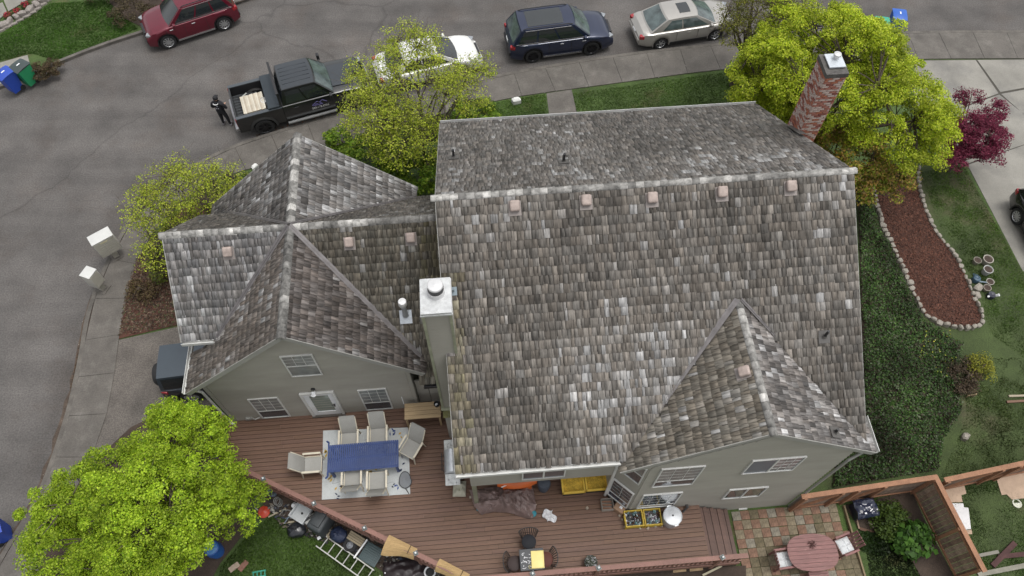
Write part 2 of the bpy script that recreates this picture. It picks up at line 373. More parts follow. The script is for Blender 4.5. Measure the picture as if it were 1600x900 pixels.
# sidewalk of single slabs, with a shallow step between them
walk = bpy.data.objects.new('sidewalk', None); COL.objects.link(walk); walk['kind'] = 'structure'
inner = polyline([Vector((p.x, p.y)) for p in KERB_N], 420); outer = polyline(WALK_S, 420)
def nearest(pts, q): return min(range(len(pts)), key=lambda i: (pts[i] - q).length_squared)
acc = 0; slabs = [0]
for i in range(1, 421):
    acc += (outer[i] - outer[i - 1]).length
    if acc > 1.45: slabs.append(i); acc = 0
for a, b in zip(slabs, slabs[1:]):
    A, B = outer[a], outer[b]
    if A.y < -2 or A.x > 24: continue
    ia, ib = nearest(inner, A), nearest(inner, B)
    d = (B - A).normalized() * .007; C_, D_ = inner[ia], inner[ib]
    ea = (C_ - A).normalized() * .17; eb = (D_ - B).normalized() * .17
    q = [A + d, B - d, D_ - eb - d, C_ - ea + d]; dz = random.uniform(0, .006)
    mb = MB(); mb.prism([(v.x, v.y) for v in q], LOT - .05, LOT + .042 + dz); mb.build('slab', CONC, walk)
sheet('kerb_strip_soil', [p for p in KERB_N if -3 < p.y < 30 and p.x < 0] + [p for p in reversed(WALK_S) if -3 < p.y < 30 and p.x < 0], SOIL, .012, zf=lambda x, y: LOT, step=.75)
gut = [p for p in KERB_N if 3 < p.y < 14 and p.x < -8]
gd = []
for i, p in enumerate(gut):
    d = (gut[min(i + 1, len(gut) - 1)] - gut[max(i - 1, 0)]).normalized(); gd.append(p + Vector((-d.y, d.x)) * (.10 + .16 * abs(math.sin(i * 1.3)) * (1 - abs(2 * i / len(gut) - 1))))
sheet('gutter_dirt', gut + gd[::-1], mat('gutter_silt', (.075, .055, .042), .95, var=.4, scale=4, fine=.3), .005, zf=lambda x, y: 0.0, step=1.0)
# neighbour's driveway: big slabs
drive = sheet('neighbour_driveway', [at(*p, LOT) for p in ((1428, 94), (1642, 92), (1642, 506), (1511, 258), (1478, 212), (1438, 192))], P('joint_dirt', (.06, .055, .045), .9), .004)
for poly in ([(1432, 95), (1524, 94), (1560, 146), (1440, 190), (1424, 130)], [(1527, 94), (1640, 93), (1640, 130), (1563, 144)],
             [(1440, 193), (1561, 148), (1640, 210), (1600, 226), (1510, 256), (1480, 210)], [(1564, 147), (1640, 133), (1640, 208), (1612, 190)],
             [(1512, 258), (1640, 213), (1640, 505)], ):
    q = [at(x, y, LOT) for x, y in poly]
    mb = MB(); mb.prism([(v.x, v.y) for v in q], LOT - .05, LOT + .012); mb.build('slab', CONC_L, drive)
ext = [at(*p, LOT) for p in ((1642, 93), (2300, 93), (2300, 900), (1900, 900), (1642, 508))]
sheet('neighbour_forecourt', ext, CONC_L, .008, step=3)
# front path, house driveway, far drive, patch of far paving
sheet('front_path', [lot(*p) for p in ((854, 146), (893, 140), (905, 190), (860, 196))], CONC, .012)
sheet('house_driveway', [lot(*p) for p in ((180, 533), (287, 509), (330, 560), (330, 640), (262, 640), (205, 672), (140, 735), (165, 622))], CONC_A, .025, step=.75)
sheet('far_driveway', [at(*p, LOT) for p in ((-200, 190), (-200, 130), (-60, 105), (0, 98), (43, 86), (48, 104), (0, 132), (-90, 168))], CONC_L, .010)
for poly in (((-60, 60), (-60, 28), (0, 7), (5, 5), (12, 20), (1, 30)), ((8, 5), (-4, -40), (70, -40), (46, 0), (14, 19))):
    sheet('far_paving_slab', [at(*p, LOT) for p in poly], CONC_L, .03, step=3, thick=.03)
# planting soil: under the front trees, by the mailbox, at the back of the patio
sheet('front_planting_bed', [lot(*p) for p in ((182, 531), (194, 452), (210, 400), (292, 320), (400, 285), (400, 380), (300, 500), (286, 506))], BARK, .032, step=.75)
sheet('tree_bed', [lot(*p) for p in ((140, 735), (165, 705), (205, 668), (262, 640), (340, 640), (345, 735), (395, 775), (385, 830), (345, 880), (300, 960), (40, 960), (60, 880), (104, 790))], SOIL, .035, step=.75)
sheet('junk_bed', [lot(*p) for p in ((345, 715), (420, 748), (560, 818), (700, 880), (780, 925), (640, 925), (580, 880), (520, 848), (470, 822), (420, 800), (400, 770))], SOIL, .045, step=.75)
sheet('fence_bed', [lot(*p) for p in ((1318, 790), (1425, 768), (1492, 905), (1440, 905), (1400, 830), (1345, 830))], SOIL, .03, step=.75)
sheet('rail_bed', [lot(*p) for p in ((740, 905), (1165, 884), (1165, 925), (740, 960))], SOIL, .05, step=.75)
sheet('far_hedge_bed', [at(*p, LOT) for p in ((172, -60), (172, 5), (196, 30), (233, 48), (380, 2), (470, -30))], SOIL, .03, step=.75)
sheet('side_yard', [lot(*p) for p in ((1335, 270), (1430, 262), (1505, 258), (1594, 420), (1700, 520), (1900, 760), (1900, 1000), (1530, 1000), (1466, 748), (1240, 778), (1300, 700))], GRASS_S, .02, step=.75)

# mulch bed with its stone edging
ML = [(1362, 296), (1368, 320), (1376, 345), (1384, 370), (1396, 390), (1406, 415), (1417, 437), (1428, 463), (1440, 488), (1457, 503), (1482, 511), (1510, 515), (1532, 509)]
MR_ = [(1534, 498), (1525, 476), (1516, 457), (1508, 434), (1497, 411), (1481, 388), (1461, 364), (1449, 340), (1441, 318), (1434, 292), (1434, 262)]
bed_px = ML + MR_
sheet('mulch_bed', [lot(*p) for p in bed_px], BARK, .07, step=.75)
# bark chips on the bed
def chips(poly, n, z, m, name, s0, s1, cols):
    xs = [p.x for p in poly]; ys = [p.y for p in poly]
    x = rng.uniform(min(xs), max(xs), n); y = rng.uniform(min(ys), max(ys), n); k = inside_np(x, y, poly); x, y = x[k], y[k]; n = len(x)
    zz = np.array([lz(a, b) for a, b in zip(x, y)]) + z; c = np.stack([x, y, zz], 1)
    ax = rng.normal(size=(n, 3)); ax[:, 2] *= .35; ax /= np.linalg.norm(ax, axis=1)[:, None]
    bx = np.cross(ax, rng.normal(size=(n, 3)) * [.3, .3, 1]); bx /= np.linalg.norm(bx, axis=1)[:, None]
    L = rng.uniform(s0, s1, (n, 1)); W = L * rng.uniform(.3, .6, (n, 1))
    V = np.stack([c - ax * L, c + bx * W, c + ax * L, c - bx * W], 1).reshape(-1, 3)
    cc = np.array(cols)[rng.integers(0, len(cols), n)] * rng.uniform(.6, 1.4, (n, 1))
    o = raw_mesh(name, V, np.arange(4 * n).reshape(-1, 4), m, cc); return tag(o, kind='stuff')
CHIPM = mat('bark_chip', (1, 1, 1), .9, attr=True, var=.1, fine=.1)
o = chips([lot(*p) for p in bed_px], 16000, .085, CHIPM, 'bark_chips', .018, .05, [(.105, .038, .023), (.07, .026, .017), (.13, .056, .036), (.045, .019, .014)])
tag(o, 'dark red bark chips covering the stone-edged mulch bed', 'mulch')
o = chips([lot(*p) for p in ((186, 526), (198, 452), (214, 404), (300, 330), (320, 400), (300, 500), (286, 506))], 9000, .05, CHIPM, 'bed_litter', .02, .07, [(.07, .04, .028), (.10, .055, .038), (.045, .03, .02), (.06, .065, .025), (.14, .10, .07)])
tag(o, 'brown bark and leaf litter on the bed beside the garage wing', 'litter')
edge = thing('stone_edging', 'low edging of pale broken stones round the red mulch bed', 'edging', lot(1447, 430))
def stone(p, a, b, h, rz, parent, name='stone', m=STONE):
    mb = MB(); n = 7; ring = []
    for i in range(n):
        t = 2 * math.pi * i / n; q = random.uniform(.78, 1.12); ring.append((math.copysign(abs(math.cos(t)) ** .6, math.cos(t)) * a * q, math.copysign(abs(math.sin(t)) ** .6, math.sin(t)) * b * q))
    vs = [(x * 1.06, y * 1.06, 0) for x, y in ring] + [(x, y, h * random.uniform(.7, 1)) for x, y in ring] + [(x * .6, y * .6, h * random.uniform(.95, 1.15)) for x, y in ring]
    fs = [(i, (i + 1) % n, n + (i + 1) % n, n + i) for i in range(n)] + [(n + i, n + (i + 1) % n, 2 * n + (i + 1) % n, 2 * n + i) for i in range(n)] + [tuple(range(2 * n, 3 * n))]
    mb.add(vs, fs); o = mb.build(name, m, parent); o.location = (p - parent.location) if parent else p; o.rotation_euler = (0, 0, rz); return o
loop = [lot(*p) for p in ML + MR_]
seg = polyline([(v.x, v.y) for v in loop], 64)
for i in range(64):
    a, b = seg[i], seg[i + 1]; mid = (a + b) / 2
    rgt = i > 32; L = (b - a).length
    stone(Vector((mid.x, mid.y, lz(mid.x, mid.y) + .02)), L * random.uniform(.36, .52), random.uniform(.05, .10) if rgt else random.uniform(.06, .14), random.uniform(.09, .2),
          math.atan2((b - a).y, (b - a).x) + random.uniform(-.35, .35), edge)
for i, (px, py, sz) in enumerate(((1527, 451, .2), (1526, 463, .15))):
    o = stone(lot(px, py), sz, sz * .7, .14, .6 + i, None, 'loose_stone'); tag(o, ('larger pale stone lying loose beside the blue watering can', 'smaller pale stone lying loose beside the mulch bed edging')[i], 'stone')
# far garden: rocks, low block edging, red flowers
FROCK = mat('pinkish_rock', (.235, .21, .19), .85, var=.35, scale=4, fine=.2, bump=.4, bscale=14)
fe = thing('far_rock_edging', 'pale rock edging curving along the far lawn', 'edging', at(30, 30, LOT))
for i, p in enumerate(polyline([(v.x, v.y) for v in [at(*q, LOT) for q in ((-30, 66), (2, 49), (30, 34), (56, 18), (78, -2), (90, -20))]], 14)):
    stone(Vector((p.x, p.y, LOT)), .2, .07, .08, R(35), fe, 'edging_block', FROCK)
for i, (px, py, a) in enumerate(((8, 41, .42), (17, 35, .3), (28, 29, .3), (36, 24, .34), (48, 17, .36), (59, 9, .34), (68, 1, .4))):
    tag(stone(at(px, py, LOT), a * .72, a * .42, .2, R(30) + i, None, 'garden_rock', FROCK), ['first', 'second', 'third', 'fourth', 'fifth', 'sixth', 'seventh'][i] + ' grey garden rock from the photo edge by the far red flowers', 'rock', 'garden rocks across the street')

# ================================================================ THE HOUSE (built in its own axes)
HC = (3.0, 11.0)
house = thing('house', 'grey two-storey house with weathered cedar shingle roof and low garage wing', 'house', hw(HC[0], HC[1], 0), PSI)
HL = (-HC[0], -HC[1], 0)
def hpart(mb, name, m, parent=None, **k):
    if parent is None: return mb.build(name, m, house, loc=HL, **k)
    return mb.build(name, m, parent, **k)
def wall_prism_x(prof, x0, x1, name='wall', m=SIDING):     # profile in (Y,z), extruded along X
    mb = MB(); n = len(prof)
    mb.add([(x0, y, z) for y, z in prof] + [(x1, y, z) for y, z in prof], [tuple(range(n)), tuple(range(2 * n - 1, n - 1, -1))] + [(i, n + i, n + (i + 1) % n, (i + 1) % n) for i in range(n)])
    return hpart(mb, name, m)
def wall_prism_y(prof, y0, y1, name='wall', m=SIDING):
    mb = MB(); n = len(prof)
    mb.add([(x, y0, z) for x, z in prof] + [(x, y1, z) for x, z in prof], [tuple(range(n - 1, -1, -1)), tuple(range(n, 2 * n))] + [((i + 1) % n, n + (i + 1) % n, n + i, i) for i in range(n)])
    return hpart(mb, name, m)
# main block with the upper floor jutting out over the deck, rear gable with its cut corner, garage wing, wing gables
wall_prism_x([(6.95, -1.2), (17.25, -1.2), (17.25, 5.2), (11.68, 8.72), (5.97, 5.1), (5.97, 2.75), (6.95, 2.75)], -.70, 9.52)
gb = MB(); plan = [(3.5, 6.0), (4.06, 5.45), (9.50, 5.45), (9.50, 8.6), (3.5, 8.6)]
gb.prism(plan, -1.2, 4.98)
gb.add([(x, y, z) for y in (5.452, 8.6) for x, z in ((3.9, 4.9), (9.4, 4.9), (6.65, 7.08))], [(0, 1, 2), (5, 4, 3), (0, 3, 4, 1), (1, 4, 5, 2), (2, 5, 3, 0)])
hpart(gb, 'wall', SIDING)
wall_prism_x([(10.75, -.5), (14.6, -.5), (14.6, 4.6), (12.7, 6.5), (10.75, 4.6)], -4.6, -.702)
wall_prism_y([(-8.56, -1.0), (-2.35, -1.0), (-2.35, 3.85), (-5.32, 6.55), (-8.56, 3.68)], 9.44, 9.60)
wall_prism_y([(-4.6, -1.0), (-2.352, -1.0), (-2.352, 3.84), (-4.6, 5.85)], 9.601, 12.6)
wall_prism_y([(-8.5, -.4), (-2.35, -.4), (-2.35, 3.85), (-5.32, 6.55), (-8.5, 3.68)], 12.75, 15.85)
wall_prism_x([(9.602, -1.0), (9.95, -1.0), (9.95, 2.35), (12.3, 2.35), (12.3, -1.0), (12.748, -1.0), (12.748, 3.62), (9.602, 3.62)], -8.56, -8.42)     # garage doorway
wall_prism_x([(10.75, 3.621), (14.6, 3.621), (14.6, 4.6), (12.7, 6.45), (10.75, 4.6)], -8.5, -8.36)
mb = MB(); mb.box((-6.5, 11.15, 0.03), (3.8, 3.0, .2)); hpart(mb, 'garage_floor', CONC_A)
# corner boards and the strip under the first-floor overhang
for x, z, h in ((-8.5, 1.6, 4.0), (-2.42, 2.0, 3.4)): mb = MB(); mb.box((x, 9.425, z), (.12, .03, h)); hpart(mb, 'corner_board', SIDING)
mb = MB(); mb.box((-.62, 6.06, 1.6), (.13, .13, 2.3)); hpart(mb, 'porch_post', P('mossy_post', (.20, .20, .14), .8, var=.3))
for y, h in ((6.55, 5), (8.1, 3)): mb = MB(); mb.box((-.71, y, 2.0), (.03, .09, h)); hpart(mb, 'corner_board', P('putty_trim', (.33, .32, .28), .6))

# ---- roof planes: name, (x0,x1,y0,y1) footprint, height function, eave start, along, up-slope (horizontal), run, rise per run
def mk(name, fx, O, u, U, d, run, slope): return dict(name=name, fx=fx, O=Vector(O), u=Vector(u), U=U, d=Vector(d), run=run, s=slope, L=run * math.hypot(1, slope))
SL, SG, SW, SS = .637, .67, 1.0, .89
PL = [
    mk('main_rear', (-1.0, 9.85, 5.69, 11.68), (-1.0, 5.69, 9 - SL * 5.99), (1, 0, 0), 10.85, (0, 1, 0), 5.99, SL),
    mk('main_front', (-1.0, 9.85, 11.68, 17.6), (9.85, 17.6, 9 - SL * 5.92), (-1, 0, 0), 10.85, (0, -1, 0), 5.92, SL),
    mk('gable_west', (3.28, 6.65, 5.40, 9.1), (3.28, 9.1, 7.3 - SG * 3.37), (0, -1, 0), 3.7, (1, 0, 0), 3.37, SG),
    mk('gable_east', (6.65, 10.08, 5.40, 9.1), (10.08, 5.40, 7.3 - SG * 3.43), (0, 1, 0), 3.7, (-1, 0, 0), 3.43, SG),
    mk('wing_rear_west', (-8.88, -5.32, 10.45, 12.7), (-8.88, 10.45, 6.78 - 2.25), (1, 0, 0), 3.56, (0, 1, 0), 2.25, SW),
    mk('wing_rear_east', (-5.32, -.98, 9.1, 12.7), (-5.32, 9.1, 6.78 - 3.6), (1, 0, 0), 4.34, (0, 1, 0), 3.6, SW),
    mk('wing_front_west', (-8.88, -5.32, 12.7, 14.9), (-5.32, 14.9, 6.78 - 2.2), (-1, 0, 0), 3.56, (0, -1, 0), 2.2, SW),
    mk('wing_front_east', (-5.32, -.98, 12.7, 15.7), (-.98, 15.7, 6.78 - 3.0), (-1, 0, 0), 4.34, (0, -1, 0), 3.0, SW),
    mk('south_west', (-8.92, -5.32, 9.2, 12.7), (-8.92, 12.7, 6.78 - SS * 3.6), (0, -1, 0), 3.5, (1, 0, 0), 3.6, SS),
    mk('south_east', (-5.32, -1.85, 9.2, 12.7), (-1.85, 9.2, 6.78 - SS * 3.47), (0, 1, 0), 3.5, (-1, 0, 0), 3.47, SS),
    mk('north_west', (-8.95, -5.32, 12.7, 16.1), (-8.95, 16.1, 6.78 - SS * 3.63), (0, -1, 0), 3.4, (1, 0, 0), 3.63, SS),
    mk('north_east', (-5.32, -2.0, 12.7, 16.1), (-2.0, 12.7, 6.78 - SS * 3.32), (0, 1, 0), 3.4, (-1, 0, 0), 3.32, SS),
]
def pz(p, x, y): q = (Vector((x, y, 0)) - Vector((p['O'].x, p['O'].y, 0))).dot(p['d']); return p['O'].z + p['s'] * q
def hidden(p, x, y, z, tol=.03):
    for q in PL:
        if q is p: continue
        a, b, c, d = q['fx']
        if a < x < b and c < y < d and pz(q, x, y) > z + tol: return True
    if p['name'] == 'wing_rear_east' and y < 9.75 and x < -2.05: return True
    if p['name'] == 'gable_east' and x > 9.85 and y > 6.45: return True
    if p['name'] == 'south_west' and x < -8.56 and y > 11.05: return True
    if p['name'] in ('south_west', 'north_west') and x < -7.9 and 10.5 < y < 14.9 and z < 4.5: return p['name'] == 'north_west' or y > 11.0
    return False
roof = hpart(MB(), 'roof', METALF)       # filled below with the boarding under the shingles
bm_ = MB()
for p in PL:
    O, u, d, U, run, s = p['O'], p['u'], p['d'], p['U'], p['run'], p['s']
    n = 12; k = 12
    up = Vector((d.x, d.y, s))
    for i in range(n):
        for j in range(k):
            c = O + u * U * (i + .5) / n + up * run * (j + .5) / k
            if hidden(p, c.x, c.y, c.z, .35): continue
            qs = [O + u * U * a / n + up * run * b / k for a, b in ((i, j), (i + 1, j), (i + 1, j + 1), (i, j + 1))]
            dz = Vector((0, 0, .02)); lo = Vector((0, 0, .14))
            bm_.add([q - dz for q in qs] + [q - lo for q in qs], [(0, 1, 2, 3), (7, 6, 5, 4), (0, 4, 5, 1), (1, 5, 6, 2), (2, 6, 7, 3), (3, 7, 4, 0)])
me = roof.data; me.from_pydata(bm_.v, [], bm_.f); me.update(); me.materials.clear(); me.materials.append(P('roof_boarding', (.06, .052, .045), .9))
from mathutils import noise as mnoise
CAMH = Vector((*wh(0, 0), CAM_H))
def lerp_(a, b, t): return a + (b - a) * t
SH = []        # (score, verts, colour, uv)
for pi, p in enumerate(PL):
    O, u, d, U, run, s = p['O'], p['u'], p['d'], p['U'], p['run'], p['s']
    up = Vector((d.x, d.y, s)).normalized(); nrm = u.cross(up).normalized()
    L = p['L']; ex = L / max(1, round(L / .238)); rows = int(round(L / ex))
    main = p['name'].startswith('main')
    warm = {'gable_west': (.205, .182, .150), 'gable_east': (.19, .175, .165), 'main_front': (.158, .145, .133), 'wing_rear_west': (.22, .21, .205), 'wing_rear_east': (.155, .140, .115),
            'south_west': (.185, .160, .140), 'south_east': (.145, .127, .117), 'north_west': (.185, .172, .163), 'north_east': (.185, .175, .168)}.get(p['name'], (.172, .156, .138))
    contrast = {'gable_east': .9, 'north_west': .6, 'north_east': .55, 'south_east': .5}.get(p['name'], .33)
    ph = random.uniform(0, 9)
    for r in range(rows):
        v0 = r * ex - .05; x = -.012
        while x < U:
            w = random.choice((.085, .10, .12, .14, .16, .18, .21)) * random.uniform(.9, 1.1)
            if U - (x + w) < .07: w = U - x + .012
            a, b = x + .006, x + w - .006; x += w
            jl = random.gauss(0, .009); q0 = v0 + jl; q1 = min(v0 + ex * 1.28, L)
            c = O + u * ((a + b) / 2) + up * (q0 + ex * .5)
            if hidden(p, c.x, c.y, c.z): continue
            t0, t1 = random.uniform(.013, .026), .004; sk = random.gauss(0, .0035); tw = random.gauss(0, .003)
            cor = [(a + sk, q0, 0), (b + sk, q0 + random.gauss(0, .004), 0), (b, q1, -.012), (a, q1, -.012), (a + sk, q0, t0 + tw), (b + sk, q0, t0 - tw), (b, q1, t1), (a, q1, t1)]
            V = [O + u * i + up * j + nrm * k for i, j, k in cor]
            # weathering: pale bleached streak zones, dark old ones, odd new shingles
            z = 1.5 * mnoise.noise(Vector((a * .42 + ph, q0 * .26, pi))) + .9 * mnoise.noise(Vector((a * 1.7, q0 * .55 + ph, pi))) + (.45 * math.exp(-((a - 4.6) / 1.9) ** 2) * (q0 > 1) if pi == 0 else 0)
            lum = .93 + z * .24 + random.gauss(0, contrast * .42)
            if random.random() < .05 + .28 * max(0, z): lum *= random.uniform(1.3, 2.1)
            lum = min(2.6, max(.58, lum)); g = random.uniform(-.03, .03)
            col = (warm[0] * lum * (1 + g), warm[1] * lum, warm[2] * lum * (1 - g))
            k_ = min(1, max(0, (lum - 1.15) / .9)) * .8; gy = sum(col) / 3; col = tuple(lerp_(q_, gy, k_) for q_ in col)
            if (pi == 0 and a < .45 and q0 < 5) or (pi == 5 and c.x > -1.7): m_ = random.uniform(.72, 1); col = (col[0] * 1.0, col[1] * .98, col[2] * m_)
            ou, ov = random.uniform(0, 40), random.uniform(0, 40)
            uv = [(ou + i, ov + j) for i, j, k in cor]
            dist = (c - CAMH).length; face = max(0.02, nrm.dot((CAMH - c) / dist))
            SH.append(((b - a) * ex * face / dist ** 2, V, col, uv))
SH.sort(key=lambda t: -t[0])
SF = [(4, 5, 6, 7), (0, 1, 5, 4), (1, 2, 6, 5), (3, 0, 4, 7)]
def shingle_mesh(name, items, parent, off):
    V = []; F = []; C = []; UV = []
    for _, v, c, uv in items:
        o = len(V); V += [tuple(q + off) for q in v]
        for f in SF: F.append([o + i for i in f]); C.append(c); UV += [uv[i] for i in f]
    return raw_mesh(name, V, F, CEDAR, np.array(C), parent, UV)
hv = Vector((0, 0, 0))
for it in SH[:290]:
    c = it[1][0]; o = shingle_mesh('shingle', [it], roof, -c); o.location = c
o = shingle_mesh('shingle_field', SH[290:], roof, hv); o['kind'] = 'stuff'
# ridge caps: folded shingles lapped along each ridge
def ridge(a, b, s, step=.205, w=.10, pale=.75, parent=roof):
    a, b = Vector(a), Vector(b); d = (b - a); L = d.length; d.normalize(); side = Vector((-d.y, d.x, 0)).normalized(); n = int(L / step)
    for i in range(n):
        t0 = i * L / n - .03; t1 = (i + 1.25) * L / n; l = pale * random.choice((.7, .85, 1, 1.15, 1.3, 1.6)) * random.uniform(.9, 1.1); col = (.19 * l, .185 * l, .175 * l)
        V = []; 
        for t, h in ((t0, .05), (t1, .028)):
            c = a + d * t
            for k in (-1, 0, 1):
                q = c + side * k * w * random.uniform(.93, 1.07) + Vector((0, 0, h - abs(k) * w * s)); V.append(q)
        V += [q - Vector((0, 0, .03)) for q in V]
        F = [(0, 1, 4, 3), (1, 2, 5, 4), (6, 0, 3, 9), (2, 8, 11, 5), (6, 7, 1, 0), (7, 8, 2, 1), (3, 4, 10, 9), (4, 5, 11, 10)]
        ou = random.uniform(0, 50); uv = []
        base = a + d * (t0 + .1)
        for f in F: uv += [(ou + (V[i] - base).dot(d) * .25 + 0, ou + (V[i] - base).dot(side) * 4) for i in f]
        raw_mesh('ridge_cap', [tuple(q - base) for q in V], F, CEDAR, np.array([col] * len(F)), parent, uv).location = base
ridge((9.92, 11.68, 9.0), (-1.08, 11.68, 9.0), SL, pale=1.15)
ridge((6.65, 5.36, 7.3), (6.65, 9.0, 7.3), SG, pale=1.25)
ridge((-8.95, 12.7, 6.78), (-5.4, 12.7, 6.78), SW, w=.12, pale=1.2)
ridge((-1.0, 12.7, 6.78), (-5.25, 12.7, 6.78), SW, w=.12, pale=1.0)
ridge((-5.32, 9.16, 6.78), (-5.32, 12.6, 6.78), SS, w=.13)
ridge((-5.32, 16.14, 6.78), (-5.32, 12.8, 6.78), SS, w=.13, pale=1.2)
# valley flashing
def valley(a, b, w=.075, m=METALF, rise=.05):
    a, b = Vector(a), Vector(b); d = (b - a).normalized(); mb = MB(); z = Vector((0, 0, 1)); sd = d.cross(z).normalized()
    for k in (-1, 1): mb.bar(a + sd * k * w * .5 + z * rise, b + sd * k * w * .5 + z * rise, w * .96, .012, up=(0, 0, 1))
    mb.bar(a + z * (rise + .012), b + z * (rise + .012), .018, .02); return hpart(mb, 'valley_flashing', m)
valley((6.6, 9.0, 7.3), (3.30, 5.66, 7.3 - SG * 3.35)); valley((6.7, 9.0, 7.3), (9.9, 5.95, 7.3 - SG * 3.25), .05)
vy = 6.78 - 4.53
valley((-5.35, 12.67, 6.78), (-5.32 - vy / SS, 12.7 - vy, 4.53)); valley((-5.29, 12.67, 6.78), (-1.95, 12.7 - 3.37 * SS, 6.78 - 3.37 * SS))
valley((-5.35, 12.73, 6.78), (-5.32 - 2.2 / SS, 14.9, 4.58), .05); valley((-5.29, 12.73, 6.78), (-2.05, 12.7 + 3.27 * SS, 6.78 - 3.27 * SS), .05)
# fascia, gutters and rake boards
def board(a, b, h=.16, t=.03, m=TRIM, name='fascia', dz=-.11): 
    mb = MB(); mb.bar(Vector(a) + Vector((0, 0, dz)), Vector(b) + Vector((0, 0, dz)), t, h); return hpart(mb, name, m)
def gutter(a, b, nrm, m=GUTTER):
    mb = MB(); a, b = Vector(a), Vector(b); n_ = Vector(nrm); z = Vector((0, 0, 1))
    mb.bar(a + n_ * .05 - z * .115, b + n_ * .05 - z * .115, .10, .012); mb.bar(a + n_ * .1 - z * .06, b + n_ * .1 - z * .06, .014, .13); mb.bar(a + n_ * .005 - z * .07, b + n_ * .005 - z * .07, .012, .12)
    return hpart(mb, 'gutter', m)
e = PL[0]['O'].z
gutter((-1.0, 5.66, e), (3.30, 5.66, e), (0, -1, 0), TRIM); gutter((9.85, 17.63, PL[1]['O'].z), (-1.0, 17.63, PL[1]['O'].z), (0, 1, 0))
gutter((-8.95, 9.2, PL[8]['O'].z), (-8.95, 11.0, PL[8]['O'].z), (-1, 0, 0), TRIM); gutter((-8.88, 10.42, 4.53), (-7.9, 10.42, 4.53), (0, -1, 0), TRIM)
gutter((10.1, 5.4, PL[3]['O'].z), (10.1, 6.4, PL[3]['O'].z), (1, 0, 0), TRIM); gutter((-1.95, 9.07, 3.18), (-1.42, 9.07, 3.18), (0, -1, 0), BLACKP)
for a, b in (((9.86, 11.68, 9.0), (9.86, 5.9, 9 - SL * 5.78)), ((9.86, 11.68, 9.0), (9.86, 17.6, 9 - SL * 5.92)), ((-1.01, 11.68, 9.0), (-1.01, 5.69, 9 - SL * 5.99)), ((-1.01, 11.68, 9.0), (-1.01, 17.6, 9 - SL * 5.92)),
             ((6.65, 5.385, 7.3), (3.30, 5.385, 7.3 - SG * 3.35)), ((6.65, 5.385, 7.3), (10.08, 5.385, 7.3 - SG * 3.43)), ((-5.32, 9.185, 6.78), (-8.92, 9.185, 6.78 - SS * 3.6)), ((-5.32, 9.185, 6.78), (-1.9, 9.185, 6.78 - SS * 3.42)),
             ((-5.32, 16.115, 6.78), (-8.95, 16.115, 6.78 - SS * 3.63)), ((-5.32, 16.115, 6.78), (-2.0, 16.115, 6.78 - SS * 3.32)), ((-8.895, 12.7, 6.78), (-8.895, 10.45, 4.53)), ((-8.895, 12.7, 6.78), (-8.895, 14.9, 4.58))):
    board(a, b, m=P('grey_rake_board', (.30, .295, .275), .6), name='rake_board', dz=-.10)
# down-pipes
mb = MB(); mb.tube([(-8.75, 9.3, 3.45), (-8.62, 9.35, 3.2), (-8.62, 9.37, .5), (-8.5, 9.3, .45)], .04, 8); hpart(mb, 'down_pipe', GUTTER)
mb = MB(); mb.tube([(3.36, 5.62, 4.95), (3.42, 5.75, 4.6), (3.44, 5.95, 4.3), (3.44, 5.97, .5)], .045, 8); hpart(mb, 'down_pipe', TRIM)
mb = MB(); mb.tube([(9.95, 5.5, 4.9), (9.6, 5.40, 4.4), (9.56, 5.40, -.6)], .04, 8); hpart(mb, 'down_pipe', P('grey_pipe', (.28, .28, .26), .5))

# ---- windows: frame, sash bars, panes
def window(c, axis, out, w, h, cols=3, rows=2, split=None, pane=GLASS, name='window', lower=None, vertical=False):
    """c: lower-left corner on the wall, axis: along the wall, out: outward; split = height fraction (or width, vertical) of the sash bar"""
    c, ax, o_, z = Vector(c), Vector(axis), Vector(out), Vector((0, 0, 1)); c = c + o_ * .03; fr = MB(); F = .038
    M = Matrix((ax, z, o_)).transposed()
    def bx(mb, x0, x1, y0, y1, t0, t1): mb.box(c + ax * (x0 + x1) / 2 + z * (y0 + y1) / 2 + o_ * (t0 + t1) / 2, (x1 - x0, y1 - y0, t1 - t0), rot=M)
    for a in ((-F, 0, -F, h + F), (w, w + F, -F, h + F), (0, w, -F, 0), (0, w, h, h + F)): bx(fr, a[0], a[1], a[2], a[3], -.02, .034)
    fo = hpart(fr, name, TRIM)
    pm = MB(); sp = (split or 0)
    if vertical:
        bx(fr2 := MB(), w * sp - .025, w * sp + .025, 0, h, -.01, .028); sb = fr2.build('sash_bar', TRIM, fo)
        for k, (a, b) in enumerate(((0, w * sp - .03), (w * sp + .03, w))):
            q = MB(); bx(q, a, b, 0, h, -.01, .012); q.build('pane', pane if k else (lower or pane), fo)
        rng_ = [(w * sp + .03, w, 0, h)]
    elif split:
        bx(fr2 := MB(), 0, w, h * sp - .02, h * sp + .02, -.01, .026); fr2.build('sash_bar', TRIM, fo)
        q = MB(); bx(q, 0, w, 0, h * sp - .03, -.01, .012); q.build('pane', lower or pane, fo)
        q = MB(); bx(q, 0, w, h * sp + .03, h, -.01, .016); q.build('pane', pane, fo); rng_ = [(0, w, h * sp + .03, h)]
    else:
        q = MB(); bx(q, 0, w, 0, h, -.01, .012); q.build('pane', pane, fo); rng_ = [(0, w, 0, h)]
    if cols > 1 or rows > 1:
        g = MB()
        for x0, x1, y0, y1 in rng_:
            for i in range(1, cols): x = x0 + (x1 - x0) * i / cols; bx(g, x - .006, x + .006, y0, y1, .01, .019)
            for j in range(1, rows): y = y0 + (y1 - y0) * j / rows; bx(g, x0, x1, y - .005, y + .005, .01, .018)
        g.build('muntins', TRIM, fo)
    return fo
XA, SO = (1, 0, 0), (0, -1, 0)
